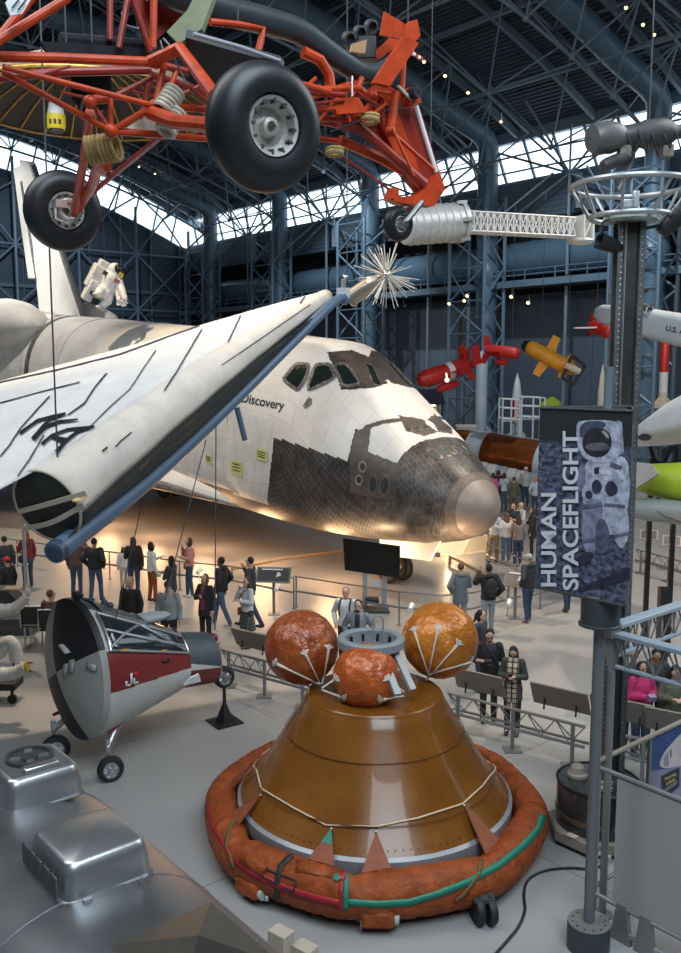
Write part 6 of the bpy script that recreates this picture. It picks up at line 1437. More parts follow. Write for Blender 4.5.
# black hose on the floor
m = MB(); pts = [flo(x, y, .015) for x, y in ((492, 958), (508, 940), (519, 926), (525, 910), (524, 896), (526, 884), (533, 876), (548, 870), (570, 868), (588, 869), (602, 866))]; m.tube(smooth_path(pts, 6), .018, 8); tag(m.build('floor_hose', M_letters), 'black hose snaking over the floor right of the orange collar', 'hose')
# ------------------------------------------------------------------ info railing behind the brown capsule
def info_truss(p, q, label, nm='info_railing'):
    p = V((p.x, p.y, 0)); q = V((q.x, q.y, 0)); d = (q - p); L_ = d.length; d.normalize(); sd = V((d.y, -d.x, 0)); t = thing(nm, label, 'railing', p)
    for z_ in (.72, .38): m = MB(); m.tube([p + V((0, 0, z_)), q + V((0, 0, z_))], .028, 8); m.build('rail_tube', M_rail, t)
    m = MB(); m.tube([p + V((0, 0, .38)) - sd * .18, q + V((0, 0, .38)) - sd * .18], .025, 8); m.build('rail_tube', M_rail, t)
    n = max(2, int(L_ / .45)); m = MB()
    for k in range(n):
        a = p + d * (L_ * k / n); b = p + d * (L_ * (k + 1) / n); c = (a + b) / 2
        m.tube([a + V((0, 0, .72)), c + V((0, 0, .38))], .011, 5); m.tube([c + V((0, 0, .38)), b + V((0, 0, .72))], .011, 5); m.tube([a + V((0, 0, .72)), c + V((0, 0, .38)) - sd * .18], .011, 5)
    m.build('web_rods', M_rail, t)
    for s_ in (.08, .5, .92):
        a = p + d * L_ * s_; m = MB(); m.tube([a + V((0, 0, .02)), a + V((0, 0, .72))], .035, 8); m.box(a + V((0, 0, .01)), (.3, .3, .02)); m.build('leg', M_rail, t)
    return t, p, d, sd
def info_panel(c, d, sd, wd, label, tilt=1.15, par=None):
    """tilted panel above the rail, seen from behind"""
    t = thing('information_sign', label, 'sign', V((c.x, c.y, 0)), group=None); u_ = (sd * -cos(tilt) + V((0, 0, sin(tilt)))).normalized() if False else None
    dn = V((0, 0, 1)) * sin(tilt) + sd * cos(tilt) * 1.0; cc = V((c.x, c.y, .98)); hh = .44
    m = MB(); m.poly3([cc - d * wd / 2 - dn * hh / 2, cc + d * wd / 2 - dn * hh / 2, cc + d * wd / 2 + dn * hh / 2, cc - d * wd / 2 + dn * hh / 2], .03); m.build('board', mat('board_taupe', (.20, .18, .155), .55), t)
    for k in (-.28, .28): m = MB(); m.tube([V((c.x, c.y, .72)) + d * wd * k, cc + d * wd * k * 1.0 - dn * .05 + V((0, 0, -.02))], .016, 6); m.build('bracket', M_letters, t)
    return t
pA, pB, pC = flo(448, 693, .72), flo(585, 727, .72), flo(700, 752, .72)
_, p_, d_, sd_ = info_truss(pA, pB, 'low grey truss railing right behind the brown capsule, under the couple')
if sd_.y > 0: sd_ = -sd_
for (x, y, wd, lab) in ((479, 682, .95, 'tilted taupe information panel in front of the couple'), (560, 698, 1.0, 'tilted taupe information panel just left of the banner pole'),): info_panel(flo(x, y, .98), d_, sd_, wd, lab)
_, p_, d2_, sd2_ = info_truss(pB + V((.08, -.05, 0)), pC, 'low grey truss railing between the banner pole and the right edge')
if sd2_.y > 0: sd2_ = -sd2_
for (x, y, wd, lab) in ((622, 710, 1.0, 'tilted taupe information panel in front of the pink jacket'), (672, 722, .8, 'tilted taupe information panel at the right edge, above the poster')): info_panel(flo(x, y, .98), d2_, sd2_, wd, lab)
pA, pB = flo(222, 650, .72), flo(310, 673, .72)
_, p_, d_, sd_ = info_truss(pA, pB, 'low grey truss railing between the striped capsule and the left foil ball')
if sd_.y > 0: sd_ = -sd_
info_panel(flo(252, 640, .98), d_, sd_, 1.0, 'tilted taupe information panel between the capsule nose and left foil ball')
# ------------------------------------------------------------------ crowd rails round the orbiter
def crowd_rail(pts, label, posts, kick=True):
    P_ = [V((p.x, p.y, 0)) for p in pts]; t = thing('crowd_rail', label, 'railing', P_[0])
    m = MB(); m.tube([p + V((0, 0, .85)) for p in P_], .022, 8); m.build('top_rail', M_rail, t)
    m = MB(); m.tube([p + V((0, 0, .45)) for p in P_], .03, 8); m.build('mid_rail', M_rail, t)
    for a in posts: m = MB(); m.tube([V((a.x, a.y, 0)), V((a.x, a.y, .85))], .022, 8); m.lathe([(.01, 0), (.07, 0), (.07, .012), (.01, .012)], V((a.x, a.y, 0)), n=16); m.build('post', M_rail, t)
    return t
tp = [(-20, 533), (18, 540), (75, 549), (110, 553), (180, 564), (232, 570), (294, 583)]; pts = [flo(x, y + 26, 0) for x, y in tp]
crowd_rail(pts, 'thin grey crowd rail on the left, between the strollers and the orbiter', [pts[1], pts[3], pts[4], pts[6], pts[0]])
tp = [(294.5, 584), (340, 592), (399, 602), (440, 606), (472, 600), (508, 590), (520, 587), (547, 590)]; pts2 = [flo(x, y + (23 if x < 460 else 26), 0) for x, y in tp[:-1]]
crowd_rail(pts2, 'thin grey crowd rail in the middle, bending round under the orbiter nose', [pts2[2], pts2[5], pts2[0] + V((.05, 0, 0))])
pts3 = [flo(x, y + 29, 0) for x, y in ((523, 586), (540, 580), (575, 568), (600, 562))]; crowd_rail(pts3, 'thin grey crowd rail right of the nose, running behind the banner', [pts3[1], pts3[3]])
pts4 = [flo(x, y, 1.0) for x, y in ((487, 538), (500, 544), (517, 552), (528, 556), (545, 558))]; crowd_rail(pts4, 'thin grey crowd rail by the group right of the nose cap', [pts4[2], pts4[0], pts4[4]])
# wooden-coloured kick rails on the floor round the gear
for pts, lab in (([(0, 583), (60, 589), (120, 594)], None), ([(232, 569), (286, 558), (340, 551)], 'pale floor tube slanting toward the black screen from the left'), ([(450, 556), (480, 572), (508, 590)], 'tan floor tube slanting from the lit nose door to the strollers')):
    if lab is None: continue
    m = MB(); m.tube([flo(x, y, .28) for x, y in pts], .055, 10); 
    for x, y in (pts[0], pts[-1]): p = flo(x, y, .28); m.beam(V((p.x, p.y, .0)), V((p.x, p.y, .26)), .07, .07)
    tag(m.build('barrier_tube', mat('tan_tube', (.36, .25, .15), .5)), lab, 'barrier')
# black screen on two posts, and the caption lecterns
sc = flo(372, 636, 0); Ys = 23.3
t = thing('monitor_stand', 'large black screen on two grey posts under the orbiter nose', 'screen', V((at(373, 600, Ys).x, Ys, 0)))
q4 = [at(343, 538, Ys + .25), at(400, 546, Ys - .2), at(400, 578, Ys - .2), at(345, 570, Ys + .25)]
m = MB(); m.poly3(q4, .06); m.build('screen', mat('screen_black', (.006, .007, .006), .25), t, bevel=.008)
for (x0, x1) in ((364, 366), (383, 386)):
    p = at((x0 + x1) / 2, 590, Ys - .0); m = MB(); m.box((p.x, p.y + .12, .56), (.13, .08, 1.12)); m.build('post', mat('stand_grey', (.30, .31, .32), .45), t, bevel=.01)
p = at(375, 583, Ys - .15); m = MB(); m.box((p.x, p.y, p.z), (.2, .05, .16)); m.build('leaflet_box', mat('pale_blue', (.45, .5, .55), .6), t)
p = at(372, 606, Ys); m = MB(); m.box((p.x, p.y, .28), (.36, .3, .14)); m.build('dark_speaker', M_letters, t, bevel=.03); m = MB(); m.box((p.x, p.y, .03), (.9, .6, .06)); m.build('foot', M_char, t, bevel=.01)
for (x, y, wd, ht, lab, rz, Yd) in ((273.5, 575, .92, .46, 'dark caption lectern beside the man in dark jacket at left rail', -.12, 0), (516, 579, .62, .46, 'grey caption lectern left of the banner, beside the capped man', -.5, 0)):
    p = flo(x, y, 1.05); t = thing('caption_lectern', lab, 'sign', V((p.x, p.y, 0))); R = Matrix.Rotation(rz, 3, 'Z') @ Matrix.Rotation(radians(48), 3, 'X')
    m = MB(); m.box((p.x, p.y, 1.05), (wd, ht, .035), R); b_ = m.build('board', mat('lectern_grey', (.12, .125, .125), .5), t, bevel=.006)
    m = MB(); m.box(V((p.x, p.y, 1.05)) + R @ V((0, 0, .022)), (wd * .9, ht * .82, .004), R); m.build('caption_sheet', mat('caption_dark', (.02, .024, .028), .4), b_)
    m = MB(); m.prism([(0, -.06), (.13, 0), (.1, .08), (.03, .1)], V((p.x, p.y, 1.05)) + R @ V((wd * .08, -.02, .026)), R @ V((1, 0, 0)), R @ V((0, 1, 0)), .003); m.build('caption_picture', mat('pale_grey', (.45, .46, .46), .5), b_)
    m = MB(); m.box(V((p.x, p.y, 1.05)) + R @ V((-wd * .05, ht * .33, .026)), (wd * .6, .025, .003), R); m.build('caption_title', M_white_paint, b_)
    m = MB(); m.tube([(p.x, p.y + .05, 0), (p.x, p.y + .05, 1.0)], .04, 10); m.box((p.x, p.y + .05, .01), (.3, .3, .02)); m.build('post', M_rail, t)
# spot lamps clipped on the crowd rail, and floor lamps
for k, (x, y) in enumerate(((199, 571), (277, 588), (411, 607), (509, 603), (281, 589))):
    if k == 4: continue
    p = flo(x, y, .9); m = MB(); m.lathe([(.01, -.1), (.05, -.1), (.055, .05), (.07, .09), (.01, .09)], p, V((.3, .8, .3)), 14); m.tube([p, p - V((0, 0, .12)), V((p.x, p.y, .58))], .012, 6)
    tag(m.build('rail_lamp', M_white_paint), ['small white lamp clipped to the left crowd rail by the woman in pink', 'small white lamp under the left caption lectern', 'small white lamp on the crowd rail behind the gold foil ball', 'small white lamp on the rail near the backpacker'][k], 'lamp')
# lit show case under the nose
c_ = flo(462, 556, 0); t = thing('lit_floor_case', 'bright warm lit low box panel under the orbiter nose', 'display case', V((c_.x, c_.y, 0)))
M_case = mat('case_cream', (.75, .62, .42), .6)
m = MB(); p0_ = flo(442, 557, 0); p1_ = flo(485, 551, 0); m.poly3([p0_, p1_, p1_ + V((0, 0, .55)), p0_ + V((0, 0, .55))], .08); m.build('back_panel', M_case, t)
for a in (p0_, p1_): m = MB(); m.beam(a, a + V((0, 0, .6)), .08, .12); m.build('edge_post', M_case, t)
m = MB(); m.beam(p0_ + V((0, -.02, .02)), p1_ + V((0, -.02, .02)), .3, .04); m.build('sill', M_case, t)
lp = at(451, 541, c_.y - .5); m = MB(); m.ell(lp, .05, nu=12, nv=8); m.build('lamp_bulb', mat('bulb_glow', (1, .9, .7), .5, emit=(1, .75, .4), estr=25), t)
d = bpy.data.lights.new('case_lamp_light', 'POINT'); d.energy = 90; d.color = WARMER; d.shadow_soft_size = .05; o = bpy.data.objects.new('case_lamp_light', d); COL.objects.link(o); o.location = lp + V((0, -.12, .05))
# ================================================================== far exhibits along the wall
M_dred = mat('drone_red', (.48, .02, .015), .4, noise_amt=.12); M_dyel = mat('drone_yellow', (.70, .30, .015), .45, noise_amt=.1); M_pgrey = mat('pale_missile_grey', (.36, .40, .43), .45, noise_amt=.06)
M_copper = mat('copper_foil', (.20, .055, .012), .28, metal=.5, noise_amt=.25, noise_scale=3); M_lime = mat('lime_paint', (.36, .46, .03), .5, noise_amt=.1, noise_scale=1.5); M_wm = mat('craft_white', (.60, .62, .63), .4, noise_amt=.05)
def frame2(d, up=V((0, 0, 1))):
    d = V(d).normalized(); s = d.cross(up).normalized(); u = s.cross(d).normalized(); return d, s, u
def drone(p, q, r, mt, lab, fins, group='target drones hanging by the wall', band=None, pod=True, nose=None):
    d, s, u = frame2(q - p); L_ = (q - p).length; t = thing('target_drone', lab, 'drone', p, group=None)
    m = MB(); m.lathe([(.01, 0), (r * .55, L_ * .02), (r * .85, L_ * .07), (r, L_ * .16), (r, L_ * .7), (r * .8, L_ * .88), (r * .55, L_), (.01, L_)], p, d, 24); m.build('fuselage', mt, t)
    if band: m = MB(); m.lathe([(r * 1.015, L_ * band[0]), (r * 1.015, L_ * band[1])], p, d, 24); m.build('white_band', M_white_paint, t)
    for (x, half, ch, vert, sweep) in fins:
        for s_ in (-1, 1):
            c = p + d * x * L_; ax_ = u if vert else s; m = MB()
            m.poly3([c + ax_ * s_ * r * .6, c + ax_ * s_ * half + d * sweep, c + ax_ * s_ * half + d * (sweep + ch * .7), c + ax_ * s_ * r * .6 + d * ch], .05); m.build('wing' if not vert else 'fin', mt, t)
    if pod: m = MB(); m.lathe([(.01, 0), (r * .4, .1), (r * .5, .4), (r * .4, L_ * .35), (.01, L_ * .42)], p + d * L_ * .3 - u * r * 1.6, d, 16); m.build('under_pod', mt, t)
    for x in (.25, .75): cable(p + d * L_ * x + u * r, p + d * L_ * x + u * r + V((0, 0, 7)), 'thin cable holding %s' % lab.split(' hanging')[0].split(' with')[0] + (' at its nose end' if x < .5 else ' at its tail end'), .014)
    return t, d, s, u, L_
t, d, s, u, L_ = drone(at(418, 381, 42), at(472, 364, 43.5), .42, M_dred, 'red drone with white centre band hanging left of the lattice tower', [(.5, 1.3, .6, False, .1), (.84, .75, .4, True, .3)], band=(.5, .6))
for k in (-.55, .55): m = MB(); c = at(466, 366, 43.3) + s * k; m.poly3([c, c + d * .5, c + d * .55 + u * .9, c + d * .15 + u * .9], .05); m.build('fin', M_dred, t)
lm = at(447, 380, 41); m = MB(); m.ell(lm, .10, nu=10, nv=8); m.tube([lm, lm + V((0, 0.3, .3))], .03, 6); m.build('lamp', mat('warm_lamp', (1, .8, .5), .5, emit=(1, .70, .35), estr=4), t)
drone(at(520, 354, 45.5), at(486, 350, 46.5), .32, M_dred, 'smaller red drone hanging behind the lattice tower', [(.5, 1.4, .45, False, .1), (.86, .7, .4, True, .2)])
t, d, s, u, L_ = drone(at(525, 345, 42.5), at(577, 372, 41.5), .36, M_dyel, 'yellow orange winged drone with black frame hanging mid wall', [(.35, 1.0, .5, True, .0), (.72, .75, .4, False, .1), (.72, .6, .4, True, .1)], pod=False)
m = MB(); m.lathe([(.01, -.12), (.2, -.1), (.28, .06), (.30, .14)], at(525, 345, 42.5), d, 18); m.build('dark_tail_cap', M_letters, t)
c = at(574, 372, 41.3); P_ = [at(562, 378, 41.3), at(572, 355, 41.3), at(585, 366, 41.3), at(573, 385, 41.3)]; m = MB()
for a, b in zip(P_, P_[1:] + P_[:1]): m.beam(a, b, .12, .12)
m.build('black_frame', M_letters, t); m = MB(); m.lathe([(.01, 0), (.14, .02), (.16, .4), (.14, .75), (.01, .78)], at(565, 365, 41.2), (at(582, 373, 41.2) - at(565, 365, 41.2)), 16); m.build('cream_motor', M_strap, t)
t, d, s, u, L_ = drone(at(612, 333, 38.5), at(590, 325, 40), .30, M_dred, 'red drone with long white wings hanging beside the riveted mast', [(.85, .5, .35, True, .1)], pod=False)
m = MB(); c = at(601, 329, 39.2); m.beam(at(574, 328, 39.2), at(628, 327, 39.2), .32, .06); m.build('white_wing', M_white_paint, t)
m = MB(); m.tube([c + V((.1, -.2, .3)), c + V((.1, -.25, .55))], .05, 8); m.lathe([(.1, -.08), (.17, -.06), (.17, .06), (.1, .08)], c + V((.1, -.25, .6)), (0, 1, 0), 16); m.build('engine', M_white_paint, t)
# grey missile with lettering at right
g0, g1 = at(596, 312, 27.0), at(720, 338, 23.5); d, s, u = frame2(g1 - g0); L_ = (g1 - g0).length
t = thing('grey_winged_missile', 'pale grey winged missile lettered U.S. A hanging behind the riveted mast', 'missile', g0)
m = MB(); R_ = []
for (x, w_, h_) in ((0, .02, .02), (.06, .16, .14), (.3, .28, .26), (.7, .34, .32), (1.1, .34, .34), (2.0, .36, .40), (L_, .38, .46)): R_.append([g0 + d * x + s * (w_ * (abs(cos(a)) ** .6) * (1 if cos(a) > 0 else -1)) + u * (h_ * (abs(sin(a)) ** .6) * (1 if sin(a) > 0 else -1)) for a in [2 * pi * k / 28 for k in range(28)]])
m.loft(R_, cap1=True); m.build('fuselage', M_pgrey, t, sharp=50); mbv = ray_bv(BVHTree.FromPolygons(m.v, m.f))
m = MB(); c = g0 + d * .45; m.poly3([c + u * .2, c + u * .2 + d * .45, c + u * 1.0 + d * .55, c + u * 1.05 + d * .35], .05); m.build('fin', M_pgrey, t); m = MB(); c = g0 + d * .5; m.poly3([c - s * .1 - u * .25, c - s * .9 - u * .3 - d * .0, c - s * .9 - u * .3 + d * .25, c - s * .1 - u * .25 + d * .5], .05); m.build('tailplane', M_pgrey, t)
m = MB(); c = at(641, 309, 25.2); m.lathe([(.16, 0), (.17, .3), (.12, .3), (.1, .05), (.01, .05)], c, d, 18); m.build('jet_pipe', M_alu, t)
surf_text('U.S. A', 666, 330.5, 684.5, 334.5, 5.2, 'lettering', M_letters, t, bvhit=mbv, off=.02, bold=.02)
# white lifting craft, lime tail and grey tube at right edge
w0, w1 = at(628, 441, 21.0), at(735, 416, 18.5); d, s, u = frame2(w1 - w0); L_ = (w1 - w0).length
t = thing('white_lifting_craft', 'smooth white craft body with dark oval badge at the right edge', 'spacecraft', w0)
m = MB(); R_ = []
for (x, w_, hu, hd, zc) in ((0, .02, .02, .02, 0), (.08, .18, .16, .12, .0), (.4, .42, .24, .2, .0), (1.0, .7, .42, .28, 0), (1.7, .95, .64, .34, 0), (L_, 1.1, .9, .42, 0)):
    R_.append([w0 + d * x + s * (w_ * cos(a)) + u * (zc + (hu if sin(a) > 0 else hd) * sin(a)) for a in [2 * pi * k / 32 for k in range(32)]])
m.loft(R_, cap1=True); m.build('body', M_wm, t, sharp=50); bh = ray_bv(BVHTree.FromPolygons(m.v, m.f))
e = []
for k in range(18):
    a = 2 * pi * k / 18; h = bh(645.5 + 6.5 * cos(a), 436.5 + 3.2 * sin(a), .03)[0]
    if h is not None: e.append(h)
ec = bh(645.5, 436.5, .03)[0]
if len(e) > 6 and ec is not None: m = MB(); m.add(e + [ec], [(i, (i + 1) % len(e), len(e)) for i in range(len(e))]); m.build('oval_badge', mat('badge_navy', (.01, .02, .05), .5), t, fixn=False, flat=True)
m = MB()
for (x0, y0, x1, y1) in ((650, 446, 656, 468), (672, 446, 660, 470), (645, 470, 690, 458), (650, 460, 690, 472), (676, 445, 676, 475)): m.beam(at(x0, y0, 20.5), at(x1, y1, 20.5), .08, .08)
for (x, y) in ((652, 460), (676, 460)): p = at(x, y, 20.5); m.beam(V((p.x, p.y, 0)), p, .1, .1)
m.build('black_stand', M_letters, t)
l0, l1 = at(630, 478, 19.0), at(730, 486, 17.6); t = thing('lime_tail_craft', 'lime green tail section with grey swept fin at the right edge', 'aircraft', V((l0.x, l0.y, 0))); d, s, u = frame2(l1 - l0); L_ = (l1 - l0).length
m = MB(); m.lathe([(.01, -.0), (.2, .05), (.34, .5), (.42, 1.2), (.44, L_)], l0, d, 26); m.build('tail_body', M_lime, t)
m = MB(); m.poly3([at(634, 462, 18.2), at(652, 464, 18.0), at(659, 474, 17.8), at(636, 489, 18.0), at(630, 489, 18.2)], .05); m.build('grey_fin', mat('warm_grey', (.30, .28, .25), .5), t)
m = MB(); m.lathe([(.01, 0), (.2, .02), (.24, .3), (.25, 2.6), (.01, 2.6)], at(634, 508, 18.6), d, 24); m.build('grey_tube', mat('sage_grey', (.27, .30, .29), .45), t)
m = MB(); m.poly3([at(657, 510, 18.0), at(690, 516, 17.5), at(690, 524, 17.5), at(664, 515, 17.9)], .04); m.build('blade', mat('warm_grey', (.30, .28, .25), .5), t)
m = MB(); p = at(668, 505, 18.2); m.box((p.x, p.y, .95), (.2, .2, 1.9)); m.box((p.x, p.y, .03), (1.2, .8, .06)); m.build('stand', M_letters, t)
lt = at(403, 0, 1); p = at(500, 0, 1)
for k, (x, y, rz) in enumerate(((649, 535, -.35), (672, 541, -.35))):
    p = flo(x, y, .95); t = thing('caption_lectern', 'dark caption lectern below the lime tail, ' + ('left of its pair' if k == 0 else 'nearest the right edge'), 'sign', V((p.x, p.y, 0))); R = Matrix.Rotation(rz, 3, 'Z') @ Matrix.Rotation(radians(38), 3, 'X')
    m = MB(); m.box((p.x, p.y, .95), (.55, .42, .03), R); b_ = m.build('board', M_rail, t); m = MB(); m.box(V((p.x, p.y, .95)) + R @ V((0, 0, .02)), (.48, .34, .004), R); m.build('caption_sheet', mat('caption_dark', (.02, .024, .028), .4), b_); m = MB(); m.tube([(p.x, p.y + .05, 0), (p.x, p.y + .05, .92)], .03, 8); m.build('post', M_rail, t)
pA, pB = flo(636, 553, .6), flo(705, 572, .6); info_truss(pA, pB, 'low grey truss railing under the lime tail at the right edge')
# rockets and missiles standing by the wall
def rocket(px, ytop, ybot, Y, r, label, bands, fins=True, cone=.18, nm='standing_rocket'):
    top = at(px, ytop, Y); bot = at(px, ybot, Y); b = V((top.x, top.y, max(0, bot.z))); hz = top.z; t = thing(nm, label, 'rocket', V((top.x, top.y, 0))); L_ = hz - b.z
    z = b.z
    for k, (f0, f1, mt) in enumerate(bands): m = MB(); m.lathe([(.01, L_ * f0), (r, L_ * f0), (r, L_ * f1), (.01, L_ * f1)] if f1 < 1 - cone * .5 else [(r, L_ * f0), (r, L_ * (1 - cone)), (r * .6, L_ * (1 - cone * .4)), (.01, L_)], b, (0, 0, 1), 18); m.build('body_section', mt, t)
    if fins:
        for k in range(4): a = pi / 2 * k + .5; e_ = V((cos(a), sin(a), 0)); m = MB(); m.poly3([b + e_ * r, b + e_ * r * 2.6, b + e_ * r * 2.4 + V((0, 0, L_ * .08)), b + e_ * r + V((0, 0, L_ * .16))], .04); m.build('fin', bands[0][2], t)
    if b.z > .05: m = MB(); m.tube([V((b.x, b.y, 0)), b], r * .5, 10); m.box((b.x, b.y, .08), (r * 4, r * 4, .16)); m.build('stand', M_char, t)
    return t
rocket(665.5, 336, 408, 40, .19, 'red over white rocket standing behind the white craft at right', [(0, .22, M_strap), (.22, .5, M_wm), (.5, 1, M_dred)], cone=.1)
rocket(517.5, 373, 440, 53, .29, 'thin white rocket with red middle standing by the lattice tower', [(0, .25, M_wm), (.25, .62, M_dred), (.62, 1, M_wm)], cone=.35)
rocket(482, 350, 438, 53, .36, 'tall pale grey missile standing left of the lattice tower', [(0, .12, M_pgrey), (.12, 1, M_pgrey)], cone=.14)
rocket(603, 364, 420, 46, .20, 'slender tan pointed rocket standing behind the banner', [(0, .3, M_strap), (.3, 1, M_strap)], fins=False, cone=.5)
# copper foil satellite lying on a cradle
q0, q1 = at(436, 444, 50.5), at(550, 464, 46.5); d, s, u = frame2(q1 - q0); L_ = (q1 - q0).length; rS = 1.14
t = thing('copper_foil_satellite', 'large copper brown foil cylinder satellite with grey rings lying on a cradle', 'satellite', V((q0.x, q0.y, 0)))
for (f0, f1, rr_, mt) in ((0, .1, .92, M_pgrey), (.1, .34, .9, M_copper), (.34, .48, 1.0, M_pgrey), (.48, .93, 1.0, M_copper), (.93, 1.0, 1.02, mat('cradle_blue_white', (.40, .47, .50), .4))):
    m = MB(); m.lathe([(.01, L_ * f0), (rS * rr_, L_ * f0), (rS * rr_, L_ * f1), (.01, L_ * f1)], q0, d, 36); m.build('body_section', mt, t)
m = MB()
for k in range(5): a = 2 * pi * k / 5; m.box(q1 + s * rS * .6 * cos(a) + u * rS * .6 * sin(a) + d * .05, (.2, .2, .12))
m.build('end_fittings', mat('rust_spot', (.3, .07, .03), .5), t)
for a in (.9, 1.5, -.5, -.9):
    m = MB(); m.beam(q0 + d * L_ * .36 + (s * -cos(a) + u * sin(a)) * rS * 1.01, q0 + d * L_ * .94 + (s * -cos(a) + u * sin(a)) * rS * 1.01, .10, .03); m.build('rail_strip', M_pgrey, t)
m = MB()
for f_ in (.2, .75): c = q0 + d * L_ * f_; m.box((c.x, c.y, (c.z - rS) / 2 + .1), (.3, 1.2, c.z - rS + .2), Matrix.Rotation(atan2(d.y, d.x), 3, 'Z'))
m.build('cradle', M_char, t); m = MB(); c = at(466, 429, 49.5); m.box(c + V((0, 0, .1)), (1.1, .5, .18), Matrix.Rotation(.2, 3, 'X')); m.build('top_panel', mat('pale_card', (.55, .45, .36), .6), t)
q0, q1 = at(470, 466, 46.2), at(538, 481, 44.0); d, s, u = frame2(q1 - q0); L_ = (q1 - q0).length
t = thing('white_module_tube', 'row of white segmented tube modules below the copper foil cylinder', 'satellite', V((q0.x, q0.y, 0)))
for k in range(7): m = MB(); m.lathe([(.01, L_ * k / 7), (.34, L_ * k / 7 + .02), (.37, L_ * (k + .5) / 7), (.34, L_ * (k + .9) / 7), (.25, L_ * (k + .92) / 7), (.25, L_ * (k + 1) / 7)], q0, d, 20); m.build('tube_module', M_wm if k % 3 else M_pgrey, t)
m = MB()
for f_ in (.15, .5, .85): c = q0 + d * L_ * f_; m.tube([V((c.x, c.y, 0)), c], .08, 8)
m.build('support', M_char, t)
p = at(481, 475, 42.5); m = MB(); m.box(p, (1.0, .05, .6), Matrix.Rotation(.3, 3, 'Y') @ Matrix.Rotation(-.7, 3, 'X')); m.beam(V((p.x, p.y, 0)), p, .06, .06); tag(m.build('pale_sign_board', mat('pale_card', (.55, .45, .36), .6)), 'pale tilted sign board right above the nose cap, in front of white modules', 'sign')
# white work platforms
for k, (x0, x1, y0, lab) in enumerate(((503, 520, 399, 'white pipe work platform by the tower foot'), (522, 545, 397, 'white pipe work platform right of the thin red white rocket'))):
    a, b = at(x0, y0, 50.2), at(x1, y0 + 1, 50.2); t = thing('work_platform', lab, 'platform', V((a.x, a.y, 0))); m = MB()
    for p in (a, b, a + V((0, 1.2, 0)), b + V((0, 1.2, 0)), (a + b) / 2): m.tube([V((p.x, p.y, 0)), p], .05, 6)
    for z_ in (0, -.5, -1.1): m.tube([a + V((0, 0, z_)), b + V((0, 0, z_))], .05, 6); m.tube([a + V((0, 1.2, z_)), b + V((0, 1.2, z_))], .05, 6)
    m.build('pipe_frame', M_wm, t); m = MB(); m.box((a + b) / 2 + V((0, .6, -1.2)), ((b - a).length, 1.2, .08)); m.build('deck', M_pgrey, t)
p = at(549, 403, 54); m = MB(); m.poly3([p + V((-.5, 0, 0)), p + V((.2, 0, .4)), p + V((.9, 0, -.1)), p + V((.9, 0, -.5)), p + V((-.4, 0, -.5))], .3); m.beam(V((p.x, p.y, 0)), p - V((0, 0, .3)), .3, .3); tag(m.build('lime_fin', M_lime), 'small lime green fin tip showing over the banner top', 'aircraft')
# lit kiosk with blue canopy
p = at(420, 420, 47); gz = 0; t = thing('lit_kiosk', 'small lit kiosk with blue canopy by the wall behind the nose', 'kiosk', V((p.x, p.y, 0)))
zc_ = at(420, 404, 47).z; m = MB(); m.box((p.x, p.y + 1, (zc_) / 2), (2.0, .2, zc_)); m.build('back', mat('kiosk_cream', (.62, .58, .38), .6), t)
m = MB(); m.prism([(-1.2, 0), (1.2, 0), (1.0, .75), (-1.0, .75)], V((p.x, p.y, zc_)), V((1, 0, 0)), V((0, 0, 1)), 2.2); m.build('canopy', mat('kiosk_blue', (.015, .03, .085), .6), t)
for k in (-1.05, 1.05): m = MB(); m.box((p.x + k, p.y, zc_ / 2), (.14, 2.0, zc_)); m.build('side', mat('kiosk_blue', (.015, .03, .085), .6), t)
for k in range(5): m = MB(); m.lathe([(.1, 0), (.12, .1), (.05, .45), (.07, .6), (.01, .68)], V((p.x - .7 + .35 * k, p.y + .7, 1.2)), n=12); m.build('trophy', M_strap, t)
m = MB(); m.box((p.x, p.y + .6, .6), (1.9, .6, 1.2)); m.build('counter', M_char, t); m = MB(); m.box((p.x, p.y + .2, zc_ - .08), (1.6, .2, .05)); m.build('strip_lamp', mat('kiosk_lamp', (1, .95, .75), .5, emit=(1, .93, .65), estr=9), t)
# floodlight cans on the catwalk and small roof spots
M_lampon = mat('lamp_glow', (1, .8, .5), .5, emit=(1, .66, .30), estr=3.5)
def lampcan(p, dirn, nm, label, grp, r=.11):
    t = thing(nm, label, 'lamp', p, group=grp); dirn = V(dirn).normalized(); m = MB(); m.lathe([(.01, -.35), (r * .8, -.33), (r, -.05), (r * 1.1, .0), (r * .95, 0), (r * .8, -.1)], p, dirn, 14); m.tube([p - dirn * .2, p - dirn * .2 + V((0, 0, .35))], .025, 6); m.build('lamp_can', M_char, t); m = MB(); m.lathe([(.01, -.04), (r * .9, -.03)], p, dirn, 14); m.build('lens', M_lampon, t)
for (x, y) in ((464, 301), (467, 296), (511, 297), (449, 304), (616, 292), (528, 303)):
    p = at(x, y, 46 if x > 480 else 50); lampcan(p, (-.4, -.8, -.45), 'catwalk_floodlight', 'small warm floodlight under the wall catwalk', 'floodlights under the catwalk', .10)
for (x, y, z_) in ((626, 8, 20), (643, 25, 20), (654, 35, 19.5), (445, 76, 18), (468, 93, 18), (501, 122, 18), (424, 62, 18.5), (139, 167, 20), (155, 174, 20), (4, 76, 17)):
    p = flo(x, y, z_); lampcan(p, (-p.x * .02, -.6, -.5), 'roof_spotlight', 'small warm spotlight high in the roof trusses', 'roof spotlights', .075)
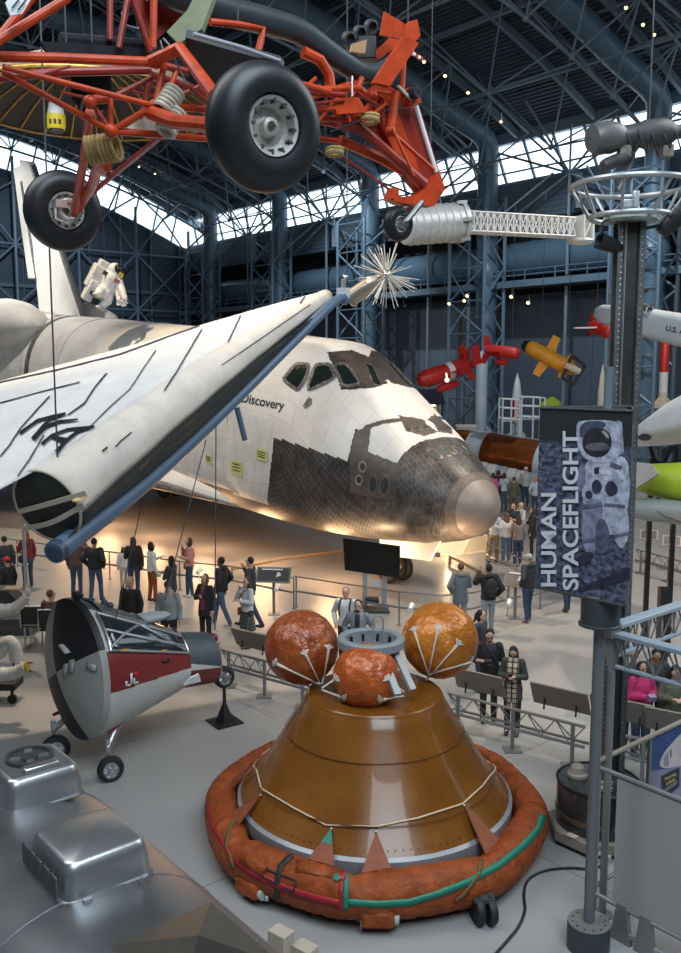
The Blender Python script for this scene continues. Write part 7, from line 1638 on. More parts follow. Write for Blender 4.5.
# ------------------------------------------------------------------ left edge: suited arms and carts
M_sleeve = mat('white_sleeve', (.58, .58, .57), .6, noise_amt=.08, noise_scale=9, bump=.35, bump_scale=22)
def sleeve(pts, rad, nm, par, Y):
    P_ = smooth_path([at(*p, Y) for p in pts], 6); n = len(P_); r = [rad[0] + (rad[1] - rad[0]) * i / (n - 1) for i in range(n)]; r = [x * (1 + .05 * sin(i * 1.9)) for i, x in enumerate(r)]; m = MB(); m.tube(P_, r, 18); return m.build(nm, M_sleeve, par, sharp=60)
Y1 = 19.2; b = flo(17, 633, 0); t = thing('suit_arm_display', 'white padded suit arm stretched over a stepped dark plinth, left edge', 'display', V((b.x, b.y, 0)))
sleeve([(-20, 606), (-2, 610), (12, 609), (21, 603), (27, 596)], (.16, .10), 'sleeve', t, Y1); m = MB(); p = at(28, 592, Y1); m.ell(p, (.07, .06, .12), nu=12, nv=8)
for k in range(4): m.tube([p + V((-.04 + .026 * k, 0, .05)), p + V((-.03 + .028 * k, -.02, .17 - .02 * (k == 3)))], .016, 6)
m.build('glove', M_sleeve, t)
for k, (hw, z0_, z1_) in enumerate(((.52, 0, .22), (.42, .22, .42))): m = MB(); m.box((b.x - .1, b.y + .1, (z0_ + z1_) / 2), (hw * 2, .7, z1_ - z0_)); m.build('plinth_step', M_char, t, bevel=.01)
m = MB(); p = at(4, 606, Y1 + .3); m.prism([(-.55, 0), (.36, 0), (.36, .2), (.16, .42), (-.55, .42)], p, V((1, 0, 0)), V((0, 0, 1)), .5); m.build('dark_case', M_char, t, bevel=.015)
m = MB(); p = at(13, 588, Y1); m.box(p, (.36, .3, .02)); m.build('amber_plate', mat('amber_plate', (.50, .36, .16), .35, metal=.5), t)
pp = flo(28, 628, 0); m = MB(); m.tube([V((pp.x, pp.y, 0)), V((pp.x, pp.y, at(27, 512, pp.y).z))], .045, 10); m.lathe([(.01, 0), (.2, 0), (.2, .02), (.01, .02)], V((pp.x, pp.y, 0)), n=20)
for z_ in (.9, 1.6): m.box((pp.x, pp.y, z_), (.14, .08, .04))
tag(m.build('slim_post', mat('post_pale', (.34, .36, .37), .4, metal=.3)), 'slim pale grey post at the left edge under the open boom end', 'post')
Y2 = 16.0; b = flo(6, 693, 0); t = thing('robot_arm_cart', 'two white jointed robot arms over a low black wheeled cart, left edge', 'robot', V((b.x, b.y, 0)))
sleeve([(-22, 668), (-4, 654), (7, 643), (13, 646), (16, 655), (15.5, 661)], (.15, .11), 'upper_arm', t, Y2); m = MB(); p = at(16, 664, Y2); m.tube([p + V((-.04, 0, .05)), p + V((-.05, 0, -.07)), p + V((-.01, 0, -.1))], .018, 6); m.tube([p + V((.04, 0, .05)), p + V((.05, 0, -.07)), p + V((.01, 0, -.1))], .018, 6); m.build('gripper', M_letters, t)
sleeve([(-22, 674), (0, 674), (10, 674), (19, 671), (25, 667)], (.13, .11), 'lower_arm', t, Y2 - .3); m = MB(); p = at(26, 667, Y2 - .3); m.lathe([(.01, 0), (.11, 0), (.11, .04), (.01, .04)], p, V((1, 0, .1)), 16); m.build('wrist_ring', mat('amber_ring', (.55, .35, .05), .4), t); m = MB()
for k in (-.07, .07): m.tube([p + V((.04, 0, k)), p + V((.12, 0, k * 1.2))], .012, 6)
m.build('fingers', M_letters, t)
p = flo(4, 686, .28); m = MB(); m.box((p.x - .2, p.y, .34), (1.0, .5, .14)); m.box((p.x - .3, p.y, .46), (.4, .4, .12)); m.build('cart', M_letters, t, bevel=.01)
for dx in (.22, -.5): m = MB(); m.lathe([(.01, -.03), (.09, -.03), (.09, .03), (.01, .03)], V((p.x + dx, p.y - .18, .09)), (0, 1, 0), 16); m.beam((p.x + dx, p.y - .18, .1), (p.x + dx, p.y - .18, .3), .05, .05); m.build('caster', M_letters, t)
# mesh seats
for k, (x, y, lab) in enumerate(((35, 628, 'black mesh seat with silver frame at the left, empty one of the pair'), (53, 632, 'black mesh seat under the seated man in brown'))):
    b = flo(x, y + 16, 0); t = thing('mesh_seat', lab, 'chair', V((b.x, b.y, 0))); bx, by = b.x, b.y
    m = MB(); m.box((bx, by + .1, .45), (.5, .46, .04)); m.build('seat', M_char, t, bevel=.015); m = MB(); m.box((bx, by - .14, .72), (.5, .03, .44), Matrix.Rotation(.15, 3, 'X')); m.build('backrest', mat('black_mesh', (.03, .032, .035), .7), t, bevel=.012)
    m = MB(); P_ = [V((bx + a, by - .15, z_)) for a, z_ in ((-.26, .44), (-.26, .95), (.26, .95), (.26, .44))]; m.tube(P_, .018, 8); m.build('back_frame', M_alu, t)
    for dx in (-.2, .2):
        for dy in (-.08, .3): m = MB(); m.tube([(bx + dx, by + dy, 0), (bx + dx, by + dy, .44)], .018, 8); m.build('leg', M_alu, t)
# ================================================================== people
TMPS = []
def blob(shape, vox, smooth=4):
    """one continuous skin over the shapes of a builder: voxel remesh of the union"""
    me = bpy.data.meshes.new('tmp'); me.from_pydata([tuple(p) for p in shape.v], [], shape.f); o = bpy.data.objects.new('tmp', me); COL.objects.link(o)
    r = o.modifiers.new('r', 'REMESH'); r.mode = 'VOXEL'; r.voxel_size = vox; s = o.modifiers.new('s', 'SMOOTH'); s.factor = .5; s.iterations = smooth
    dg = bpy.context.evaluated_depsgraph_get(); ev = bpy.data.meshes.new_from_object(o.evaluated_get(dg)); vs = [v.co.copy() for v in ev.vertices]; fs = [tuple(p.vertices) for p in ev.polygons]
    bpy.data.objects.remove(o); bpy.data.meshes.remove(me); bpy.data.meshes.remove(ev); return vs, fs
def cap_(m, p, q, r0, r1):
    p, q = V(p), V(q); m.tube([p, q], [r0, r1], 12); m.ell(p, r0, nu=12, nv=8); m.ell(q, r1, nu=12, nv=8)
def torso_(m, rows, sh):
    """stacked ellipses (z, rx, ry, yoff)"""
    m.loft([[V((rx * cos(a), ry * sin(a) + yo, z)) + sh(z) for a in [2 * pi * k / 20 for k in range(20)]] for z, rx, ry, yo in rows], cap0=True, cap1=True)
ARMS = {'down': ((.05, -.03, -.28), (.06, .05, -.53)), 'pocket': ((.11, -.10, -.26), (.03, .06, -.46)), 'phone': ((.06, .03, -.28), (-.10, .27, -.22)), 'raise': ((.07, .20, -.17), (-.06, .32, .06)), 'face': ((.07, .15, -.24), (-.13, .19, .02)),
        'cross': ((.06, .07, -.28), (-.18, .22, -.20)), 'fwd': ((.05, .08, -.27), (.00, .32, -.20)), 'hip': ((.17, -.04, -.24), (.03, .04, -.42)), 'back': ((.07, -.14, -.25), (-.02, -.20, -.48)), 'swing': ((.05, .10, -.26), (.05, .26, -.45)), 'wave': ((.12, .1, -.2), (.14, .2, .08)), 'lap': ((.06, .05, -.28), (-.02, .28, -.30))}
SK = {}
def skinmat(c): return mat('skin_%d_%d_%d' % tuple(int(x * 100) for x in c), c, .5, noise_amt=.06, noise_scale=12)
def cloth(c, rough=.8): return mat('cloth_%d_%d_%d' % tuple(int(x * 1000) for x in c), c, rough, noise_amt=.12, noise_scale=7, bump=.35, bump_scale=11)
M_eye = mat('eye_dark', (.02, .015, .012), .3); M_lip = mat('lip', (.33, .12, .10), .5)
def person(px, py, h, face, label, top=(.03, .03, .035), pants=(.03, .05, .10), hair=(.03, .02, .015), skin=(.50, .30, .21), style='short', arms=('down', 'down'), legs=(.0, .0), puff=1.0, build=1.0, coat=0.0, female=False,
           hood=False, cap=None, pack=None, bag=None, scarf=None, skirt=None, shoes=(.02, .02, .022), inner=None, pattern=None, head=(0, 0), lean=0.0, beard=False, fur=None, held=None, loc=None, seat=None, topname='jacket', tlen=0.0, glasses=False):
    p = loc if loc is not None else flo(px, py, h); s = h / 1.74; rz = radians(face)
    R = thing('person', label, 'person', V((p.x, p.y, 0 if seat is None else 0)), rz)
    R.scale = (s, s, s)
    def sh(z): return V((0, lean * max(0, z - .95), 0))
    dz = 0.0 if seat is None else seat - .90
    fw = .92 if female else 1.0; B = build
    hipz = .93; shz = 1.43; shx = .185 * fw * (1 + .4 * (B - 1)); hx = .092 * (1 + .3 * (B - 1))
    # joints
    hips = {}; knees = {}; ank = {}
    for sd in (1, -1):
        st = legs[0] if sd == 1 else legs[1]; hips[sd] = V((hx * sd, 0, hipz - .02)); ank[sd] = V((hx * 1.05 * sd, st, .085 + (abs(st) * .12 if st < 0 else 0)))
        k = (hips[sd] + ank[sd]) / 2 + V((0, .02 + abs(st) * .12, .015)); knees[sd] = k
        if seat is not None: hips[sd] = V((hx * sd, 0, hipz)); knees[sd] = V((hx * 1.2 * sd, .42, hipz + .02)); ank[sd] = V((hx * 1.2 * sd, .44, hipz - .40))
    sho = {sd: V((shx * sd, 0, shz)) + sh(shz) for sd in (1, -1)}; elb = {}; wri = {}
    for sd, a in ((1, arms[0]), (-1, arms[1])): e, w_ = ARMS[a]; elb[sd] = sho[sd] + V((e[0] * sd, e[1], e[2])); wri[sd] = sho[sd] + V((w_[0] * sd, w_[1], w_[2]))
    hc = V((0, .015, 1.615)) + sh(1.6) + V((0, head[1] * .05, -abs(head[1]) * .02)); HR = Matrix.Rotation(radians(head[0]), 3, 'Z') @ Matrix.Rotation(-head[1], 3, 'X')
    def lift(mb_):
        if dz: mb_.v = [q + V((0, 0, dz)) for q in mb_.v]
        return mb_
    # body skin
    m = MB(); torso_(m, [(.86, .135 * B, .10 * B, 0), (.96, .145 * B, .105 * B, 0), (1.08, .125 * B * fw, .095 * B, 0), (1.25, .145 * B * fw, .105 * B, 0), (1.38, .155 * fw, .095, 0), (1.45, .10, .07, 0)], sh)
    cap_(m, V((0, -.005, 1.40)) + sh(1.4), hc + V((0, -.02, -.06)), .058, .052)
    m.ell(hc + HR @ V((0, -.005, .02)), (.074, .092, .105), HR, 18, 12); m.ell(hc + HR @ V((0, .025, -.05)), (.056, .062, .066), HR, 14, 10)
    m.ell(hc + HR @ V((0, .092, -.012)), (.013, .020, .022), HR, 8, 6)
    for sd in (1, -1):
        m.ell(hc + HR @ V((.074 * sd, -.005, -.005)), (.010, .020, .030), HR, 8, 6)
        cap_(m, hips[sd], knees[sd], .082, .055); cap_(m, knees[sd], ank[sd], .052, .036); cap_(m, ank[sd], ank[sd] + V((0, .12, -.05)), .035, .03)
        cap_(m, sho[sd], elb[sd], .050, .038); cap_(m, elb[sd], wri[sd], .037, .026)
    fing = MB()
    for sd in (1, -1):
        fd = (wri[sd] - elb[sd]).normalized(); side = fd.cross(V((0, 1, 0)) if abs(fd.y) < .8 else V((0, 0, 1))).normalized(); nrm = side.cross(fd); pc = wri[sd] + fd * .05
        cap_(m, wri[sd], wri[sd] + fd * .07, .026, .030); m.ell(pc, (.040, .018, .05), Matrix((side, nrm, fd)).transposed(), 10, 8)
        curl = nrm * (-1 if nrm.dot(V((0, 1, 0))) < 0 else 1)
        for k in range(4):
            b_ = pc + fd * .035 + side * (-.027 + .018 * k); ln = (.062, .074, .070, .055)[k]; fing.tube([b_, b_ + fd * ln * .5, b_ + fd * ln * .85 + curl * .022, b_ + fd * ln * .95 + curl * .045], [.009, .0088, .008, .006], 6)
        tb = pc - fd * .02 - side * .03 * sd; fing.tube([tb, tb + fd * .03 - side * .025 * sd, tb + fd * .06 - side * .028 * sd + curl * .012], [.011, .010, .007], 6)
    vs, fs = blob(m, .0145); bm_ = MB(); bm_.add(vs, fs, 0); bm_.add(fing.v, fing.f, 0)
    for sd in (1, -1): bm_.ell(hc + HR @ V((.030 * sd, .083, .012)), (.012, .008, .008), HR, 8, 6, 1); bm_.ell(hc + HR @ V((.031 * sd, .086, .034)), (.018, .006, .005), HR, 8, 5, 2)
    bm_.ell(hc + HR @ V((0, .083, -.052)), (.022, .009, .007), HR, 8, 6, 3)
    lift(bm_).build('body', [skinmat(skin), M_eye, cloth(hair), M_lip], R, local=True, sharp=180, fixn=False)
    # top garment
    g = .018 * puff; m = MB(); zb_ = .90 - coat - tlen; w0 = 1.0 + coat * .35
    rows = [(zb_, (.155 * B + g) * w0, (.118 * B + g) * w0, 0), (.98, .152 * B + g, .115 * B + g, 0), (1.10, .140 * B * fw + g, .108 * B + g, 0), (1.25, .155 * B * fw + g, .115 * B + g, 0), (1.36, .165 * fw + g, .105 + g, 0), (1.43, .12 + g * .6, .08 + g * .5, 0), (1.475, .062, .058, 0)]
    torso_(m, rows, sh)
    for sd in (1, -1):
        cap_(m, sho[sd] - V((.02 * sd, 0, .012)), elb[sd], .058 + g, .046 + g); cap_(m, elb[sd], elb[sd].lerp(wri[sd], .93 if not (style == 'tee') else .05), .046 + g, .034 + g * .7)
    if hood: m.ell(V((0, -.085, 1.47)) + sh(1.47), (.115, .075, .075), None, 14, 10)
    vs, fs = blob(m, .0145, 3); t_ = MB(); t_.add(vs, fs)
    if inner is not None:      # open front: faces near the centre line at the front take the inner colour
        for k, f in enumerate(t_.f):
            c = sum((t_.v[i] for i in f), V()) / len(f)
            if c.y > .03 and abs(c.x) < .05 + .03 * (1.45 - c.z) and .9 < c.z < 1.46 and abs(c.y - sh(c.z).y) < .25 and (c - elb[1]).length > .12 and (c - elb[-1]).length > .12 and (c - wri[1]).length > .1 and (c - wri[-1]).length > .1: t_.m[k] = 1
    tm = pattern if pattern else cloth(top)
    lift(t_).build(topname, [tm, cloth(inner if inner else top)], R, local=True, sharp=180, fixn=False)
    # trousers or skirt
    m = MB(); torso_(m, [(.80, .145 * B, .11 * B, 0), (.90, .152 * B, .115 * B, 0), (1.0, .14 * B, .105 * B, 0)], sh if seat is None else (lambda z: V((0, 0, 0))))
    for sd in (1, -1): cap_(m, hips[sd], knees[sd], .094 * (1 + .3 * (B - 1)), .068); cap_(m, knees[sd], ank[sd] + V((0, 0, -.01)), .066, .055)
    vs, fs = blob(m, .0145, 3); t_ = MB(); t_.add(vs, fs); lift(t_).build('trousers', cloth(pants), R, local=True, sharp=180, fixn=False)
    if skirt: m = MB(); torso_(m, [(.45, .22, .19, 0), (.7, .19, .16, 0), (.98, .15, .12, 0)], sh); lift(m).build('skirt', skirt, R, local=True, sharp=60)
    for sd in (1, -1):
        m = MB(); a = ank[sd]; m.ell(a + V((0, .065, -.045)), (.046, .125, .042), None, 14, 8); m.ell(a + V((0, -.01, -.02)), (.044, .055, .055), None, 12, 8); vs, fs = blob(m, .012, 2); t_ = MB(); t_.add([V((q.x, q.y, max(q.z, a.z - .085))) for q in vs], fs); lift(t_).build('shoe', mat('shoe_%d' % int(shoes[0] * 1000), shoes, .5), R, local=True, sharp=180, fixn=False)
    # hair and headwear
    if style not in ('bald',):
        m = MB(); m.ell(hc + HR @ V((0, -.030, .042)), (.082, .086, .098), HR, 18, 12)
        if style in ('long', 'bob', 'pony'):
            m.ell(hc + HR @ V((0, -.05, -.02)), (.085, .065, .11), HR, 14, 10)
            if style == 'long': m.ell(hc + HR @ V((0, -.075, -.14)), (.088, .050, .15), HR, 14, 10); m.ell(hc + HR @ V((.062, -.02, -.10)), (.03, .045, .13), HR, 10, 8); m.ell(hc + HR @ V((-.062, -.02, -.10)), (.03, .045, .13), HR, 10, 8)
            if style == 'bob': m.ell(hc + HR @ V((.068, .0, -.05)), (.028, .055, .09), HR, 10, 8); m.ell(hc + HR @ V((-.068, .0, -.05)), (.028, .055, .09), HR, 10, 8)
            if style == 'pony': cap_(m, hc + HR @ V((0, -.11, .03)), hc + HR @ V((0, -.15, -.13)), .035, .022)
        vs, fs = blob(m, .012, 2); t_ = MB(); t_.add(vs, fs); lift(t_).build('hair', cloth(hair, .55), R, local=True, sharp=180, fixn=False)
    if beard: m = MB(); m.ell(hc + HR @ V((0, .035, -.085)), (.052, .048, .036), HR, 12, 8); lift(m).build('beard', cloth(hair, .7), R, local=True)
    if glasses:
        m = MB()
        for sd in (1, -1): m.tube([hc + HR @ V((.032 * sd + .024 * cos(a), .094, .012 + .018 * sin(a))) for a in [2 * pi * k / 12 for k in range(12)]], .003, 5, closed=True)
        lift(m).build('glasses', M_letters, R, local=True)
    if cap is not None:
        m = MB(); m.ell(hc + HR @ V((0, -.012, .055)), (.090, .104, .088), HR, 18, 10); m.ell(hc + HR @ V((0, .10, .058)), (.068, .075, .012), HR, 14, 6); lift(m).build('cap', cloth(cap, .7), R, local=True, sharp=60)
    if fur is not None: m = MB(); m.tube([V((.105 * cos(a), -.06 + .07 * sin(a), 1.475 + .02 * sin(a))) for a in [2 * pi * k / 18 for k in range(18)]], .036, 8, closed=True); lift(m).build('hood_trim', mat('fur_trim', fur, .9, noise_amt=.4, noise_scale=30, bump=.8, bump_scale=40), R, local=True)
    if pack is not None:
        m = MB(); m.ell(V((0, -.215, 1.22)) + sh(1.2), (.15, .10, .23), None, 18, 12); m.ell(V((0, -.28, 1.13)) + sh(1.1), (.11, .05, .11), None, 14, 8); vs, fs = blob(m, .02, 2); t_ = MB(); t_.add(vs, fs); bp_ = lift(t_).build('backpack', cloth(pack), R, local=True, sharp=180, fixn=False)
        for sd in (1, -1): m = MB(); m.tube(smooth_path([V((.10 * sd, -.14, 1.40)), V((.11 * sd, .0, 1.475)), V((.115 * sd, .14, 1.36)), V((.12 * sd, .12, 1.18)), V((.13 * sd, -.1, 1.08))], 4), .018, 6); lift(m).build('strap', cloth(pack), bp_, local=True)
    if bag is not None:
        bc, bs = bag; sx_ = bs * .19; m = MB(); m.box((sx_, .04, .88), (.07, .24, .20)); b_ = lift(m).build('shoulder_bag', cloth(bc), R, local=True, bevel=.03)
        m = MB(); m.tube(smooth_path([V((sx_, .04, .97)), V((sx_ * .6, .15, 1.2)), V((-bs * .08, .08, 1.46)), V((-bs * .05, -.1, 1.42)), V((sx_ * .7, -.15, 1.15)), V((sx_, -.02, .97))], 4), .012, 6); lift(m).build('strap', cloth(bc), b_, local=True)
    if scarf is not None:
        m = MB(); m.tube([V((.075 * cos(a), .075 * sin(a), 1.47)) for a in [2 * pi * k / 16 for k in range(16)]], .042, 8, closed=True); s_ = lift(m).build('scarf', scarf, R, local=True)
        for sd in (1, -1): m = MB(); m.loft([[V((.06 * sd - .05, y, z)), V((.06 * sd + .05, y, z))] for z, y in ((1.46, .09), (1.35, .155), (1.2, .165), (1.0, .17), (.75, .175), (.55, .17))], closed=False); lift(m).build('scarf_end', scarf, s_, local=True, solid=.02)
    if held is not None:
        nm, col_, lab, cat_ = held; c = (wri[1] + (wri[1] - elb[1]).normalized() * .09); W_ = wm(R); c = W_ @ (c + V((0, 0, dz))); m = MB(); dd = (R.matrix_basis.to_3x3() @ V((0, 1, 0))).normalized(); m.box(c + dd * .02, (.075, .012, .15) if nm == 'phone' else (.13, .09, .09), Matrix.Rotation(rz, 3, 'Z') @ Matrix.Rotation(-.3, 3, 'X')); o = m.build(nm, mat('device_%d' % int(col_[0] * 100), col_, .35), bevel=.004); tag(o, lab, cat_)
    return R
def plaid(nm, c1, c2, c3, sc):
    m = bpy.data.materials.new(nm); m.use_nodes = True; N = m.node_tree.nodes; L = m.node_tree.links; b = N['Principled BSDF']; b.inputs['Roughness'].default_value = .85; tc = N.new('ShaderNodeTexCoord'); cols = []
    br = N.new('ShaderNodeTexBrick'); br.offset = 0; br.inputs['Scale'].default_value = sc; br.inputs['Mortar Size'].default_value = .03; br.inputs['Brick Width'].default_value = .25; br.inputs['Row Height'].default_value = .25
    br.inputs['Color1'].default_value = (*c1, 1); br.inputs['Color2'].default_value = (*c2, 1); br.inputs['Mortar'].default_value = (*c3, 1); mp = N.new('ShaderNodeMapping'); mp.inputs['Rotation'].default_value = (pi / 2, 0, 0); L.new(tc.outputs['Object'], mp.inputs[0]); L.new(mp.outputs[0], br.inputs['Vector']); L.new(br.outputs[0], b.inputs['Base Color']); return m
BLK, DRK, NAVY, JEAN, GRY, WHT = (.016, .016, .018), (.028, .030, .034), (.02, .025, .05), (.045, .085, .17), (.22, .24, .26), (.58, .58, .57)
DJEAN = (.025, .045, .09); HB1, HB2, HBK, HGR = (.05, .028, .015), (.12, .06, .03), (.012, .010, .010), (.22, .20, .18)
S1, S2, S3 = (.52, .32, .23), (.34, .19, .12), (.16, .085, .055)
P = person
P(4, 536, 1.7, 20, 'person in dark jacket cut by the left frame edge, standing at the back', DRK, DJEAN, HBK)
P(26, 531, 1.68, 40, 'red haired person in maroon jacket and jeans carrying a black coat', (.14, .012, .02), DJEAN, (.16, .045, .02), S1, 'long', ('down', 'fwd'), female=True, bag=(BLK, -1))
P(7, 557, 1.6, 60, 'person in black coat and bright red cap at the left edge', BLK, BLK, HBK, cap=(.5, .02, .02))
P(75, 536, 1.76, -8, 'person in brown plaid jacket and jeans raising a hand, head behind the tube end', (.09, .05, .035), (.04, .07, .13), HBK, S2, 'short', ('raise', 'down'), (.02, -.05), 1.4, pattern=plaid('brown_plaid', (.10, .055, .04), (.05, .035, .035), (.16, .09, .06), 3.2))
P(94, 538, 1.78, -14, 'person in black padded jacket and blue jeans seen from behind, left of the crowd', BLK, (.04, .075, .15), HBK, S2, 'short', ('pocket', 'pocket'), (.12, -.1), 1.8, 1.08)
P(133, 537, 1.72, 8, 'person with long dark hair in black coat over pink, beside a small child', BLK, DJEAN, HB1, S1, 'long', ('down', 'fwd'), female=True, puff=1.5, bag=(BLK, 1))
P(123, 547, 1.22, 20, 'small child in white top beside the long haired person in black coat', WHT, (.45, .42, .40), HB2, S1, 'bob', ('fwd', 'down'), female=True)
P(151, 542, 1.68, -55, 'person with short dark hair in white sweater and rust brown trousers', WHT, (.24, .06, .018), HBK, S1, 'bob', ('down', 'fwd'), (.05, -.05), female=True, topname='sweater', held=('jacket_bundle', (.22, .48, .38), 'mint green jacket bundle held by the person in white sweater', 'jacket'))
P(171, 556, 1.60, 65, 'person with long black hair in charcoal coat, right of the white sweater', DRK, DRK, HBK, S2, 'long', ('cross', 'cross'), female=True, coat=.12)
P(189, 538, 1.68, 105, 'person in dusty pink top and jeans holding a phone up to the face', (.42, .20, .19), (.03, .055, .115), HB1, S1, 'bob', ('face', 'phone'), (.06, -.06), female=True, bag=((.36, .10, .03), 1), shoes=(.5, .5, .5), topname='sweater', held=('phone', (.02, .02, .02), 'black phone held up by the person in dusty pink top', 'phone'))
P(130, 577, 1.76, 168, 'person with cropped fair hair in black sweatshirt, behind the capsule canopy', BLK, BLK, (.30, .22, .14), S1, 'short', ('down', 'down'), topname='sweater')
P(168, 581, 1.76, 178, 'heavy person in pale grey hoodie and dark cap facing the viewer', (.25, .27, .28), BLK, HBK, S1, 'short', ('down', 'down'), build=1.12, hood=True, cap=DRK, topname='hoodie')
P(205, 574, 1.68, 150, 'person in long black cardigan over a raspberry top, hand to the chest', BLK, BLK, (.12, .045, .02), S1, 'bob', ('cross', 'down'), female=True, coat=.18, inner=(.20, .045, .07), build=1.08, topname='cardigan')
P(221, 557, 1.76, 70, 'person in dark padded hooded jacket and blue jeans walking left by the rail', BLK, (.07, .11, .18), HBK, S3, 'short', ('pocket', 'down'), (.26, -.28), 1.9, hood=True, shoes=(.5, .5, .5))
P(247, 577, 1.66, 128, 'person with brown hair in white and navy top and plaid skirt, tan bag', (.52, .53, .54), DRK, HB1, S1, 'long', ('face', 'phone'), female=True, bag=((.26, .09, .03), 1), skirt=plaid('green_plaid', (.03, .06, .05), (.02, .025, .03), (.10, .11, .09), 3.0), topname='sweater')
P(250, 557, 1.78, 72, 'slim person in dark jacket and dark jeans striding left under the lectern', DRK, (.03, .045, .09), HBK, S1, 'short', ('face', 'pocket'), (.30, -.34))
sl = flo(57, 650, 0); sl = V((sl.x, sl.y + .10, 0))
b_ = [o for o in bpy.data.objects if o.name == 'mesh_seat.001'][0].location
P(57, 597, 1.74, -6, 'seated person in brown sweater with reddish short hair and glasses on the mesh seat', (.085, .035, .03), DRK, (.16, .065, .03), S1, 'short', ('lap', 'lap'), loc=V((b_.x, b_.y + .0, 0)), seat=.53, head=(-35, 0), glasses=True, topname='sweater')
P(346, 587, 1.76, 165, 'grey haired person in white jacket behind the hatch ring', (.56, .57, .58), DRK, HGR, S1, 'short', ('pocket', 'down'), pack=BLK, topname='jacket')
P(358, 600, 1.74, 172, 'dark haired person in grey hoodie with black front behind the hatch ring', (.20, .22, .23), DRK, HBK, S1, 'short', ('pocket', 'pocket'), inner=BLK, hood=True, beard=True, topname='hoodie')
P(461, 563, 1.70, -4, 'person in grey coat with tan fur hood seen from behind, over the gold ball', (.135, .155, .175), (.25, .26, .27), HB2, S1, 'short', ('fwd', 'pocket'), female=True, coat=.16, puff=1.7, hood=True, fur=(.25, .15, .08))
P(489, 564, 1.78, 8, 'person in black jacket with black backpack and pale grey jeans, phone raised', BLK, (.22, .24, .26), HBK, S2, 'short', ('pocket', 'raise'), (.03, -.12), 1.6, pack=BLK, hood=True)
P(481, 610, 1.66, -125, 'person with dark tied hair in navy sweater half hidden by the gold ball', (.03, .03, .05), DJEAN, HBK, S1, 'pony', ('pocket', 'down'), female=True, build=1.1, topname='sweater', head=(20, 0))
P(490, 628, 1.76, 172, 'person in all black tee and trousers holding a camera, looking down', BLK, BLK, HBK, S1, 'tee', ('phone', 'down'), build=1.02, beard=True, head=(0, .5), bag=(BLK, -1), topname='tee_shirt', held=('camera', (.015, .015, .016), 'black camera held low by the person in black tee', 'camera'))
P(514, 645, 1.62, 162, 'person in olive coat with long cream plaid scarf looking down at a phone', (.045, .05, .04), BLK, HBK, S1, 'bob', ('phone', 'phone'), female=True, coat=.22, head=(0, .7), scarf=plaid('cream_plaid', (.50, .43, .33), (.42, .36, .28), (.03, .03, .03), 2.6), topname='coat', held=('phone', (.02, .02, .022), 'dark phone in the hands of the person with plaid scarf', 'phone'))
P(529, 554, 1.76, 38, 'person in charcoal hooded jacket, grey cap and navy jeans by the right lectern', DRK, (.03, .05, .10), HGR, S1, 'short', ('pocket', 'pocket'), (.03, -.08), 1.5, 1.06, hood=True, cap=(.32, .33, .35), shoes=(.22, .12, .12))
P(493, 473, 1.68, -8, 'person in bright pink top beyond the nose cap', (.55, .10, .30), DRK, HB1, S1, 'bob', ('down', 'fwd'), female=True, topname='shirt')
P(498.5, 470, 1.70, 5, 'dark haired person in black standing between pink and pale blue tops', BLK, BLK, HB1, S1, 'bob')
P(504.5, 473, 1.68, 0, 'person in pale blue top with navy bag and jeans beyond the nose cap', (.42, .50, .58), JEAN, HB1, S1, 'bob', ('phone', 'fwd'), female=True, bag=(NAVY, 1), topname='shirt')
P(514, 477, 1.66, 0, 'person in olive green coat between the pale blue top and the white cap', (.09, .10, .06), (.09, .085, .06), HB1, S1, 'short', coat=.12)
P(526, 467, 1.84, -5, 'tall person in pale grey shirt, white cap and jeans near the banner', (.36, .40, .42), DJEAN, HGR, S1, 'short', ('cross', 'cross'), build=1.1, cap=WHT, topname='shirt')
P(536, 476, 1.76, 10, 'person with bald red head in pale blue shirt at the banner edge', (.36, .42, .48), DJEAN, HGR, (.5, .2, .15), 'bald', ('pocket', 'pocket'), build=1.05, topname='shirt')
P(494.5, 509, 1.78, 150, 'person in blue white shirt and khaki trousers with folded arms right of the nose cap', (.46, .50, .56), (.22, .15, .085), HGR, S1, 'short', ('cross', 'cross'), (.12, -.06), topname='shirt')
P(507, 513, 1.66, 8, 'person with wavy brown hair in white sweater and blue jeans, back turned', WHT, (.08, .13, .21), (.14, .06, .028), S1, 'long', ('cross', 'down'), female=True, shoes=(.5, .5, .5), topname='sweater')
P(518.5, 515, 1.68, 14, 'person with long brown hair in taupe grey jacket and dark jeans, back turned', (.21, .17, .15), DJEAN, HB1, S1, 'long', ('down', 'fwd'), female=True, puff=1.5, shoes=(.5, .5, .5))
P(514, 503, 1.78, 140, 'bearded dark haired person in dark tee facing the small group', NAVY, DRK, HBK, S1, 'tee', ('cross', 'cross'), beard=True, topname='tee_shirt')
P(521.5, 502, 1.74, 110, 'person with receding hair in cream shirt at the back of the small group', (.55, .52, .46), DRK, HB1, S1, 'bald', ('down', 'cross'), topname='shirt')
P(533, 508, 1.70, 75, 'person in black coat with large black bag at the right of the group', BLK, BLK, HB1, S1, 'bob', ('cross', 'down'), female=True, coat=.2, bag=(BLK, 1), topname='coat')
P(569, 547, 1.74, 25, 'person standing behind the banner, only dark legs and shoes showing', DRK, DJEAN, HBK, S1, 'short', ('pocket', 'pocket'), (.08, -.1), shoes=(.05, .03, .02))
P(634, 648, 1.74, 160, 'person in navy top right of the riveted mast behind the truss', NAVY, DRK, HBK, S2, 'short')
P(642, 662, 1.64, 195, 'person in hot pink jacket holding a purple scarf bundle behind the truss', (.42, .02, .11), DJEAN, HBK, S2, 'bob', ('phone', 'phone'), female=True, puff=1.5, build=1.1, held=('scarf_bundle', (.16, .12, .26), 'purple scarf bundle held by the person in hot pink jacket', 'scarf'))
